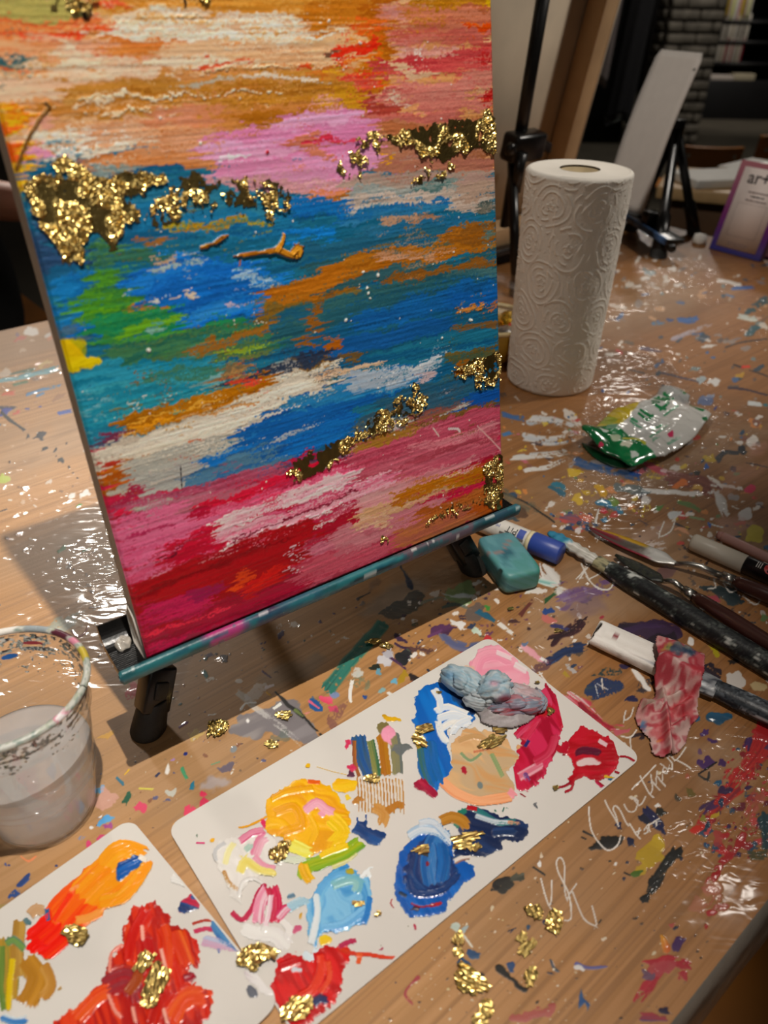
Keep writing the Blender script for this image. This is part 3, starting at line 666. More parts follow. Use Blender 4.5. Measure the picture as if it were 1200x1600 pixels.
    # purple/black patches around the flat brush
    E(1020, 985, 55, 20, '2c1a30 3a2440 241828', an=12, dry=.38, rag=10); E(1040, 1000, 30, 14, '241624', dry=.3, an=20); K([(975, 988), (1000, 980), (1040, 975)], 14, '4a3058 3a2448', dry=.4); E(1085, 960, 6, 3, 'e8e4de'); E(1078, 1003, 6, 7, 'f0ece6', an=0, rag=1.5); E(1117, 1018, 6, 9, 'b8a820', an=-30); E(1150, 1032, 14, 5, '2c2420', an=-15, dry=.3)
    E(945, 1075, 36, 16, '1c2c50 24345c 3a4a50', an=-5, dry=.42, rag=8); E(950, 1050, 30, 7, '2a3a3a', dry=.5, an=0); E(975, 1040, 10, 5, '2c2448'); E(1010, 1070, 20, 14, '3a3034', dry=.5); B([(985, 1045), (998, 1048), (1012, 1068), (1020, 1078), (1012, 1080), (1000, 1068)], 'ece8e2', rag=2); E(987, 1092, 12, 8, '1e1c48', an=-10); E(1105, 1055, 30, 16, '241824 2c1c2c', an=30, dry=.3)
    E(1148, 1070, 13, 14, 'd8d0c8', an=40, dry=.3); E(1185, 1072, 14, 6, 'c8b080', an=20); E(1122, 1122, 20, 11, '1a4a68 20587a', an=8, rag=4); E(1089, 1124, 5, 4, '1f5a80'); E(1103, 1146, 7, 6, '4a2a68', dry=.1); E(1112, 1156, 8, 4, '4a2a60', an=40, dry=.2)
    # white / red drips beside the card
    K([(888, 1088), (915, 1108), (945, 1135), (965, 1140)], 26, 'e4dcd6 c84050 d8ccc4 a03048', dry=.4); K([(905, 1100), (935, 1125), (960, 1142)], 10, 'b01c34 8a1428', dry=.2); K([(985, 1150), (1005, 1148), (1000, 1158)], 7, '2a1418', dry=.1); K([(960, 1145), (990, 1140)], 10, 'c05a64', dry=.5)
    # --- right, between roll and brushes
    R5 = [(785, 640), (900, 640), (910, 720), (1000, 720), (1120, 640), (1200, 640), (1200, 870), (1060, 850), (930, 810), (850, 800), (800, 780)]
    scatter(S, 260, R5, 1.5, 8, 'e8e0d8 d8b030 3a6a98 c84a40 e0d8d0 6a8a58 d88a48 2a4a68 f0e8e0 8a5a48 c86a78 4a3a40 a8a0a0 e0c040', 9, 5, 2.4)
    scatter(S, 70, [(785, 600), (900, 640), (1200, 640), (1200, 700), (900, 720), (785, 700)], 1.5, 5, 'e8e0d8 4a6a98 8a8078 d0a840 5a4a44 f0e8e0', 10, 5, 2)
    for p, w, c, d in [([(785, 648), (820, 655)], 9, '2f5a90 3a68a0', .3), ([(828, 655), (870, 660), (905, 676)], 18, 'e8e4e0 d8d8d8 b8c0c8', .62), ([(820, 682), (865, 690), (905, 680)], 18, 'e0dcd8 c8ccd0', .62), ([(800, 715), (850, 712), (900, 705)], 12, 'dcd8d2 c8c8c8', .62), ([(820, 735), (860, 728), (905, 706)], 9, 'e4e0da', .62), ([(785, 680), (800, 675)], 8, '3f7ab0', .1),
                       ([(900, 720), (950, 735), (1000, 745)], 16, '3f6aa0 5a7098 2f5a90', .4), ([(985, 738), (1000, 745)], 8, '2a5aa8', .1), ([(1005, 722), (1030, 735), (1050, 745)], 12, 'b83a4c c85868 d8a0a0', .3), ([(1035, 735), (1060, 742), (1085, 752)], 9, 'e8b0b4 f0d8d8', .25),
                       ([(1005, 766), (1040, 768), (1080, 772), (1115, 768)], 9, 'ece6e0 f0ece8', .2), ([(1105, 757), (1160, 763)], 6, 'f0ece6', .25), ([(1045, 750), (1090, 755), (1120, 770)], 26, '8a4a38 7a3a2c 9a6050', .35), ([(1060, 785), (1080, 790), (1095, 800)], 8, '6a8a4a 5a7a40', .3)]:
        K(p, w, c, dry=d, jag=.6)
    E(1065, 757, 12, 6, 'e06a1c e87a28', an=0); E(1090, 763, 8, 5, 'e0b050'); E(1027, 772, 3, 2, 'fff'*2); E(938, 765, 11, 7, 'e8b828 e0a820', an=20); E(956, 766, 9, 5, 'e89a60', an=5); E(898, 739, 12, 5, 'e0b830', an=5); E(875, 758, 12, 5, '3a88a0 2a7890', an=25); E(870, 765, 16, 5, '2f6a80', an=30, dry=.3); E(902, 780, 12, 6, 'e0b838', an=0, dry=.2); E(908, 752, 6, 3, 'e0a830')
    K([(935, 783), (955, 790), (975, 806)], 13, '2f78a0 3a88b0 5a8a50', dry=.2); E(960, 785, 10, 5, '7a9a40', an=20, dry=.2); E(986, 791, 8, 4, 'e89a58', an=5); E(944, 800, 6, 5, 'c83040'); E(944, 812, 8, 4, '2f78a0', an=10); E(1008, 783, 11, 8, 'eae4de', dry=.25); E(1051, 805, 11, 6, 'd8dcdc', an=-15); E(1028, 793, 10, 4, '5a8a40', dry=.2); E(990, 765, 30, 9, '6a8088', a=.8, an=10, dry=.2)
    E(980, 755, 10, 4, 'e0a068'); K([(1120, 770), (1128, 785), (1138, 805)], 16, 'e0dcd8 d0ccc8', dry=.25); E(1162, 808, 11, 12, 'e0dcda', an=0, dry=.3); E(1155, 818, 12, 4, 'd0543c', an=0); E(1150, 820, 30, 16, 'd8a8a0', a=.5, soft=8); E(1180, 835, 17, 14, 'c8b838 d0c040', an=-30, rag=4); E(1172, 765, 8, 5, 'd8305a'); E(1160, 700, 6, 6, '20242a'); K([(1120, 720), (1135, 708), (1165, 708)], 9, '3a3c40 2a3038', dry=.3); K([(1165, 723), (1200, 730)], 2.5, '3a302c'); E(1102, 730, 6, 3.5, '2a60b0', an=-20); E(1108, 715, 8, 7, 'd0b030', a=.8, dry=.2); E(1090, 741, 6, 4, '2a2826')
    E(1160, 745, 60, 20, 'd8a090', a=.4, soft=20); E(1185, 700, 20, 12, 'd8988c', a=.4, soft=8); E(1065, 830, 14, 4, 'e0a078', an=15); K([(1055, 818), (1080, 828)], 4, '3a3438', dry=.2); K([(1105, 818), (1130, 824)], 4, 'e0e0e0'); E(1108, 820, 4, 5, '3a60b0'); K([(1078, 808), (1100, 812)], 5, '8a9a6a', dry=.4); E(1010, 845, 60, 26, 'd0b4ac', a=.45, soft=20, dry=.25); K([(1000, 855), (1020, 850), (1040, 845)], 12, 'e8dcd8', dry=.6, a=.8)
    # black line left, paint crumbs at the brush tips
    K([(785, 770), (820, 785), (850, 805), (868, 818)], 4, '2a2826 3a3834'); K([(785, 775), (800, 785), (840, 800)], 22, '5a5a4c 6a6a58', dry=.5, a=.7); E(812, 800, 12, 7, '4a3428', a=.7, dry=.3); E(800, 810, 16, 4, '3a4a50', an=8, dry=.3); K([(815, 833), (850, 836)], 10, 'b0a838 c0b850', dry=.35, a=.8)
    scatter(S, 60, [(850, 800), (930, 800), (935, 825), (900, 830), (860, 822)], 2.5, 6, '2a4a78 c04a40 e8e0dc 3a6a98 d87050 1f3a60', 12, 10, 2)
    E(888, 810, 22, 9, '34568a c85048 e0d8d4 2a4a78', an=10, dry=.3, con=2.2); K([(925, 825), (935, 838), (930, 846)], 7, 'ece6e0', dry=.2); K([(935, 796), (930, 820)], 3, 'e8e4de')
    scatter(S, 70, [(980, 830), (1070, 850), (1110, 880), (1200, 930), (1200, 1000), (1060, 900)], 1.5, 5, 'e0d8d0 3a3034 6a5a50 d0c4bc 2a3a4a 5a3a38', 13, 20, 2.4)
    E(1130, 930, 34, 12, '2c3a3e 344448', an=25, dry=.3); E(1115, 935, 12, 5, 'b84a58', an=20); E(1090, 860, 12, 4, 'e0d8a0', an=20); E(1040, 895, 20, 8, '6a4a58', a=.6, dry=.3); K([(960, 888), (1000, 905), (1060, 925)], 14, '6a5048 7a6058', dry=.5, a=.7)
    # white scribbles
    W = 'e6e0d8'
    for p in [[(905, 860), (915, 885), (900, 905)], [(905, 905), (925, 880), (940, 893), (920, 905)], [(908, 880), (925, 912), (950, 922), (962, 905)], [(960, 895), (955, 918), (935, 920), (915, 900)], [(1038, 815), (1030, 838), (1048, 830), (1055, 812)], [(1115, 905), (1118, 918), (1105, 920)], [(1130, 910), (1140, 925), (1152, 922)], [(1060, 805), (1050, 815)], [(1160, 930), (1180, 945), (1190, 935)], [(1055, 960), (1065, 975)], [(1070, 960), (1092, 988)], [(1120, 830), (1128, 850)], [(1005, 900), (1020, 930)]]:
        K(p, 2.6, W, jag=.1, dry=.15)
    for p in [[(1110, 1000), (1145, 1025)], [(1120, 1000), (1160, 1030)], [(930, 1070), (935, 1090)], [(932, 1068), (950, 1078)]]: K(p, 2, W, jag=.1, dry=.35, a=.8)
    # --- red corner on the right
    scatter(S, 130, [(1150, 1160), (1200, 1130), (1200, 1340), (1110, 1340), (1090, 1300)], 2, 8, 'b02024 c02c2c 8a1c24 3a2450 9a2428 2a4a68 c84a48 6a2030', 14, -50, 2)
    for p, w, c, d, a in [([(1195, 1130), (1190, 1165), (1165, 1200), (1140, 1235)], 40, 'b41c20 c42828 a01a20', .3, .95), ([(1150, 1230), (1120, 1260), (1095, 1290)], 26, '8a2430 b42420 c83020', .3, .95), ([(1170, 1155), (1165, 1172)], 14, '3c2050 4a2860', .2, 1), ([(1115, 1255), (1095, 1272)], 18, '3a2450 4a2a5a', .25, .95), ([(1165, 1300), (1148, 1330), (1130, 1345), (1118, 1362)], 14, 'a81c20 b82424', .25, .95), ([(1190, 1240), (1160, 1290)], 30, 'c06058 b84a44', .55, .7), ([(1195, 1275), (1200, 1340)], 30, '22404a 2a4a50', .2, .95), ([(1172, 1335), (1200, 1335)], 16, '4a4a30 6a6030', .3, .9), ([(1105, 1385), (1120, 1400), (1100, 1430)], 20, 'b85a50', .6, .6)]:
        K(p, w, c, dry=d, a=a, jag=.7)
    E(1190, 1150, 14, 16, 'b01a1e', dry=.15); E(1132, 1235, 14, 8, '3a2048', an=0); E(1127, 1255, 6, 9, '1f3a58', an=10); E(1125, 1225, 8, 6, '24587a', dry=.2); E(1117, 1275, 8, 6, 'b89828 d0a830', dry=.1); E(1098, 1280, 7, 7, '8a8028'); E(1105, 1290, 4, 12, '1f3a50', an=25); E(1090, 1295, 12, 6, 'c82c1c', dry=.2); E(1120, 1312, 10, 11, 'b03c3c', a=.8, an=20); E(1105, 1319, 5, 5, '1f4a70'); E(1118, 1367, 6, 11, 'a8181c', an=30); E(1106, 1375, 5, 4, 'a8181c'); E(1110, 1385, 16, 14, 'c07a68', a=.5, dry=.2)
    E(1105, 1190, 14, 9, '4a2a62 3c2058', dry=.2); E(1095, 1193, 6, 5, '4a2a62'); E(1128, 1192, 8, 5, '46265a', dry=.1); K([(1090, 1210), (1122, 1190)], 3, '1c1418'); K([(1092, 1212), (1105, 1218), (1108, 1205)], 4, '2c2c2c'); E(1094, 1174, 5, 4, '6a4a68'); E(1075, 1214, 5, 4, 'a85a40'); E(1079, 1238, 6, 9, '6a5a28', dry=.1); E(1057, 1247, 4, 6, '4a4030', dry=.2)
    # --- bottom right: black, yellow, red marks
    R6 = [(840, 1300), (1060, 1180), (1140, 1400), (1050, 1600), (560, 1600), (700, 1440)]
    scatter(S, 130, R6, 1, 3.2, '5a4634 3a2c24 e0d0b8 6a5440 2a2c40 8a6a48 d8c8a8', 15, -40, 2.2)
    B([(918, 1326), (935, 1312), (955, 1304), (970, 1306), (971, 1318), (955, 1327), (938, 1328)], '17150f 1c1a16', -20, rag=4); K([(910, 1298), (930, 1308)], 4, '1c1a18'); K([(909, 1308), (918, 1312)], 3, '1c1a18'); E(968, 1293, 7, 7, '1c1e40', an=30); E(984, 1316, 6, 9, '1a1c3a', an=-30); E(1010, 1276, 9, 8, '161a30', an=45); K([(1008, 1262), (1025, 1285), (1040, 1302)], 14, '161a44 1c2048', dry=.1); E(1032, 1268, 8, 8, '1e1e18', dry=.25); E(1029, 1259, 6, 4, 'e8e4de', an=0)
    E(1018, 1330, 14, 22, 'b8981c c8a820', an=25, a=.9, dry=.12); E(1000, 1360, 14, 8, 'c0a020', a=.8, an=-50, dry=.1); E(995, 1363, 9, 9, '4a6a1c 3a5a18'); K([(975, 1363), (986, 1368)], 4, '1c1c18')
    K([(1055, 1328), (1045, 1345), (1030, 1368), (1020, 1385), (1008, 1405)], 14, '161613 201f1b', dry=.25, jag=1.0); E(1056, 1330, 9, 10, '161613', dry=.2, an=30); E(1025, 1378, 11, 8, '161613', dry=.2, an=-30); E(1008, 1403, 9, 9, '161613', dry=.2, an=-30); E(962, 1350, 4, 3, 'e8e4de'); E(953, 1345, 3, 3, '2a2824'); E(843, 1349, 4, 7, 'ece8e2', an=0); K([(832, 1355), (852, 1368)], 3.5, '2c2a26')
    E(785, 1384, 18, 10, '1c1a16 2c2a24', an=-20, dry=.22, rag=6); E(775, 1388, 9, 5, '151310'); E(810, 1370, 12, 6, '3a3a2c 8a8878', an=-25, dry=.3)
    E(725, 1505, 14, 9, '24466a 2a5078', an=30, rag=4); E(742, 1492, 9, 9, '2a4c74 5a7a98', dry=.15); E(712, 1447, 11, 7, 'd0d8cc b8c8bc', dry=.1, an=10); E(725, 1452, 9, 6, 'a8b8b8', dry=.1); K([(722, 1458), (738, 1480)], 3, 'e0dccc', dry=.2)
    B([(772, 1508), (780, 1506), (790, 1514), (800, 1525), (815, 1540), (825, 1546), (822, 1553), (812, 1548), (798, 1534), (785, 1526), (774, 1518)], '15130f', 40, rag=2); E(798, 1510, 6, 9, '2a4a78', dry=.1); E(752, 1544, 8, 7, '1f1a16', dry=.2); E(752, 1524, 3, 4, '1a1816'); E(825, 1450, 4, 4, '2a4a6a'); K([(793, 1456), (802, 1452), (797, 1458)], 2, '2a2c40'); E(853, 1443, 4, 5, '2a3050'); K([(860, 1500), (865, 1512), (872, 1518)], 5, '2a3040 5a7080', dry=.1)
    K([(655, 1526), (640, 1540), (633, 1555), (645, 1570)], 6, 'b0444a a83a42', dry=.3); E(830, 1585, 34, 10, 'b0444a b85a58', an=-12, dry=.35, a=.85); K([(900, 1507), (920, 1512), (946, 1510)], 10, '6a6aa0 5a4a88', dry=.2); E(907, 1510, 12, 6, 'e0dcd8', an=20, dry=.2); B([(908, 1545), (914, 1562), (922, 1570), (918, 1580), (913, 1568), (902, 1578), (904, 1560)], '24508a 2a5890', rag=2); E(992, 1435, 4, 3, '4a3828'); K([(935, 1443), (940, 1436)], 3, '26221e')
    K([(1010, 1505), (1040, 1500), (1075, 1510)], 16, 'b82834 a82030 c84048', dry=.3); K([(1040, 1500), (1020, 1530), (995, 1560)], 18, 'ac2030 b82c38', dry=.2); E(1025, 1515, 24, 12, 'b04048 c05858', dry=.2, a=.9); E(1060, 1474, 9, 16, '3a1c4c 46245a', an=20, rag=4); B([(1030, 1460), (1042, 1468), (1048, 1485), (1036, 1488)], 'c03020 e0a030', 70, rag=2); E(1014, 1524, 10, 7, '6a5068', a=.9); E(1068, 1526, 9, 6, 'b03038', an=30); E(1050, 1445, 6, 4, 'b05048', dry=.2); E(1102, 1447, 4, 5, 'a81c20'); E(1109, 1430, 8, 5, 'b02c30', an=15); E(1128, 1418, 14, 8, 'b05048', dry=.3, a=.8); E(1090, 1415, 12, 12, 'b87060', a=.5, dry=.3); E(1040, 1580, 9, 8, '24183a'); K([(1000, 1590), (1040, 1592)], 14, 'a83a44 5a3a68', dry=.3)
    # handwriting scratched in white pencil
    hw = [[(920, 1260), (921, 1280), (926, 1302), (943, 1325), (955, 1328), (966, 1319), (970, 1305)], [(945, 1250), (951, 1263), (962, 1281), (967, 1292)], [(966, 1290), (963, 1276), (958, 1264), (962, 1259), (970, 1268), (978, 1285), (983, 1291)], [(975, 1256), (980, 1266), (987, 1269), (993, 1266)], [(993, 1266), (997, 1252), (990, 1247), (998, 1258), (1004, 1254), (1009, 1244)], [(987, 1234), (993, 1227), (1004, 1217), (1025, 1195)], [(1000, 1212), (1008, 1228), (1016, 1241), (1020, 1230)], [(1020, 1230), (1018, 1219), (1025, 1228), (1026, 1212), (1034, 1222), (1035, 1209)], [(1044, 1204), (1038, 1198), (1036, 1206), (1042, 1208), (1045, 1200), (1050, 1203)], [(1050, 1203), (1050, 1192), (1043, 1184), (1048, 1180), (1054, 1188), (1061, 1183), (1072, 1167)], [(1058, 1188), (1068, 1193), (1080, 1201)], [(983, 1286), (990, 1297), (996, 1306), (999, 1293)], [(992, 1301), (1002, 1297)], [(1006, 1298), (1010, 1292), (1012, 1300), (1006, 1303)], [(1016, 1300), (1013, 1290), (1020, 1286), (1025, 1282), (1026, 1291)],
          [(845, 1372), (850, 1392), (858, 1415), (862, 1400), (862, 1375)], [(892, 1420), (888, 1395), (872, 1362), (870, 1345), (876, 1340), (882, 1352), (882, 1385), (886, 1405), (893, 1392), (900, 1408), (912, 1435), (926, 1445), (932, 1444), (925, 1415)], [(882, 1438), (892, 1436), (892, 1410)], [(978, 1110), (975, 1125), (985, 1120), (990, 1105)], [(970, 1150), (985, 1152), (995, 1140)], [(975, 1160), (985, 1172), (984, 1150)], [(940, 1060), (942, 1078)]]
    for p in hw: K(p, 2.9, 'e2dad0 d4cabf', jag=.08, dry=.1, h=.1)
    MX = 'e8e0d8 3a6a98 c84a40 d8b030 6a8a58 2a4a68 f0e8e0 8a5a48 c86a78 4a3a40 a8a0a0 1f6658 5a3058'
    scatter(S, 260, [(150, 540), (780, 400), (782, 780), (240, 1010)], 1.5, 9, MX, 21, -15, 2.6)      # behind the painting
    scatter(S, 260, [(1200, 400), (1620, 420), (1500, 1000), (1200, 1380)], 1.5, 10, MX, 22, 10, 2.6)
    scatter(S, 160, [(-500, 560), (0, 520), (0, 1450), (-400, 1500)], 1.5, 9, MX, 23, -15, 2.6)
    # crumbs of gilding and grit everywhere near
    scatter(S, 90, [(560, 1600), (700, 1440), (860, 1420), (900, 1600)], .8, 2.2, 'e8dcc0 d8c890 f0e8d0', 16, 0, 1.2)

def make_table():
    t = thing('art_table', (E41 * 0.35 + N41 * 0.55) + V(0, 0, FLOOR_Z), 'large wooden art table covered in paint splashes and clear film', 'table')
    c, s = E41[0], E41[1]
    ymin, ymax = TA0 * s + TB0 * c, TA1 * s + TB1 * c
    pys = np.arange(1650, 330, -1.3)
    yy = np.array([at(600, p)[1] for p in pys])
    ys = np.concatenate([np.linspace(ymin, yy[0], 60)[:-1], yy, np.linspace(yy[-1], ymax, 30)[1:]])
    xs = []
    u = np.concatenate([-0.55 - 2.6 * (np.linspace(1, 0, 25)[:-1]) ** 2, np.linspace(-0.55, 0.55, 1010), 0.55 + 2.6 * np.linspace(0, 1, 25)[1:] ** 2])
    rows = []
    for y in ys:
        xl = max((TA0 - y * s) / c, (y * c - TB1) / s); xr = min((TA1 - y * s) / c, (y * c - TB0) / s)
        if xr < xl: xr = xl = (xl + xr) / 2
        dep = max(0.30, y * C_FW[1] + CAM_H * -C_FW[2]); w = dep * 1200 / F_PX
        rows.append(np.clip(u * w - 0.004, xl, xr))
    X = np.array(rows); Y = np.repeat(ys[:, None], len(u), 1)
    nr, nc = X.shape
    P = np.stack([X.ravel(), Y.ravel(), np.zeros(X.size)], -1)
    px, py = photo(P); bad = (P - C_POS) @ C_FW < 0.05; px[bad] = -9999; py[bad] = -9999
    a = P @ E41; b = P @ N41
    g = 0.55 * vn(b * 420, a * 9, 31) + 0.3 * vn(b * 1100, a * 22, 32) + 0.35 * fbm(b * 60, a * 4, 33, 3) - 0.1
    f2 = vn(b * 26 + 2.5 * vn(a * 3, b * 6, 34), a * 1.2, 35)
    base = ramp(C('a87748 ba8852 c89560 d2a470'), np.clip(g * 0.7 + f2 * 0.3, 0, 1))
    ln = sst(0.66, 0.80, vn(b * 900 + 30 * vn(a * 2, b * 9, 36), a * 5, 37))[:, None] * 0.24; base = base * (1 - ln) + C('7a5636')[0] * ln
    dz = sst(0.5, 0.75, fbm(a * 9, b * 9, 38, 4))[:, None] * 0.45; base = base * (1 - dz) + C('a08060')[0] * dz
    br = sst(0.16, 0.42, a - 0.35 * b + 0.14 * fbm(a * 6, b * 6, 39, 3))[:, None]; base = base * (1 - br * V(0.20, 0.27, 0.36))      # boards get darker and browner towards the right
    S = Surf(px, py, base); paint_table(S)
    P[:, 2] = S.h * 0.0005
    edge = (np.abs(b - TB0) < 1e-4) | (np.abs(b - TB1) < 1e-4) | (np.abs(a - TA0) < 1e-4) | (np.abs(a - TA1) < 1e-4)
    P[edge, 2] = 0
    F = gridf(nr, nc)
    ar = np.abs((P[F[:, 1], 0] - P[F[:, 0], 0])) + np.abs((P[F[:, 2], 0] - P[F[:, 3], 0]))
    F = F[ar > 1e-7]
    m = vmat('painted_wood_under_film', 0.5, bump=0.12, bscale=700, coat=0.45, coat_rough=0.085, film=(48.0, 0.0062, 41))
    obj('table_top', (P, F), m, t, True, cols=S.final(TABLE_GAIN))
    # body of the slab, film skirt, frame
    def ab(a_, b_, z): return E41 * a_ + N41 * b_ + Z * z
    cen = ab((TA0 + TA1) / 2, (TB0 + TB1) / 2, -0.0125)
    obj('slab_edge', box(cen, (E41, N41, Z), ((TA1 - TA0) / 2 - 0.0005, (TB1 - TB0) / 2 - 0.0005, 0.0118), 0.001), mat('raw_wood_edge', rgb(150, 116, 80), 0.5, scale=30), t)
    # film folded over the edges
    m2, nt, bb = _nodes('clear_film'); setin(bb, Base_Color=(*rgb(150, 142, 132), 1), Roughness=0.15)
    tr = nt.nodes.new('ShaderNodeBsdfTransparent'); mx = nt.nodes.new('ShaderNodeMixShader'); mx.inputs[0].default_value = 0.6
    tc = nt.nodes.new('ShaderNodeTexCoord'); nz = nt.nodes.new('ShaderNodeTexNoise'); nz.inputs['Scale'].default_value = 40; nt.links.new(tc.outputs['Object'], nz.inputs['Vector'])
    bp = nt.nodes.new('ShaderNodeBump'); bp.inputs['Strength'].default_value = 0.6; bp.inputs['Distance'].default_value = 0.004
    nt.links.new(nz.outputs['Fac'], bp.inputs['Height']); nt.links.new(bp.outputs['Normal'], bb.inputs['Normal'])
    nt.links.new(tr.outputs[0], mx.inputs[1]); nt.links.new(bb.outputs[0], mx.inputs[2]); nt.links.new(mx.outputs[0], nt.nodes['Material Output'].inputs['Surface'])
    vs = []; n = 240
    for i in range(n):
        a_ = TA0 + (TA1 - TA0) * i / (n - 1)
        for j, (d, z) in enumerate([(0, 0.0006), (0.003, -0.002), (0.004, -0.012), (0.005, -0.026), (0.006, -0.04)]):
            w = (vn(a_ * 40, j * 1.3, 77) - 0.5) * 0.004 * j / 4
            vs.append(ab(a_, TB0 - d - abs(w), z))
    o = obj('film_skirt', (np.array(vs), gridf(n, 5)), m2, t)
    for (a0, a1, b0, b1) in [(TA0 + .06, TA1 - .06, TB0 + .06, TB0 + .085), (TA0 + .06, TA1 - .06, TB1 - .085, TB1 - .06)]:
        obj('apron', box(ab((a0 + a1) / 2, (b0 + b1) / 2, -0.06), (E41, N41, Z), ((a1 - a0) / 2, (b1 - b0) / 2, 0.035), 0.002), M_CHARCOAL, t)
    for a_ in (TA0 + .08, TA1 - .08):
        for b_ in (TB0 + .08, TB1 - .08):
            obj('leg', box(ab(a_, b_, (FLOOR_Z - 0.025) / 2), (E41, N41, Z), (.03, .03, (-FLOOR_Z - 0.025) / 2), 0.004), M_CHARCOAL, t)
    return t
# ------------------------------------------------------------------ table easels
def lerp(a, b, t): return a + (b - a) * t

# the canvas on the main easel
CV_P = at(231, 1030, 0.0885); _ps = math.radians(35.9); _al = math.radians(10.35)
CV_E = V(math.cos(_ps), math.sin(_ps), 0); CV_NB = V(-math.sin(_ps), math.cos(_ps), 0)
CV_UP = math.cos(_al) * Z + math.sin(_al) * CV_NB; CV_BK = math.cos(_al) * CV_NB - math.sin(_al) * Z
CV_W, CV_H, CV_T = 0.2543, 0.47, 0.0155

def rubber_foot(fo, d, r, parent):
    fr = lathe([(0, 0.0), (r, 0.0), (r * 1.07, 0.0013), (r * 1.05, 0.004), (r * 0.95, 0.013), (r * 0.9, 0.019), (r * 0.86, 0.020), (r * 0.78, 0.0195), (0, 0.018)], (0, 0, 0), 40)
    v = fr[0]; lo = v[:, 2] / 0.02
    obj('rubber_foot', (fo + v + np.outer(lo, (d / d[2] - Z) * 0.02), fr[1]), M_RUBBER, parent)

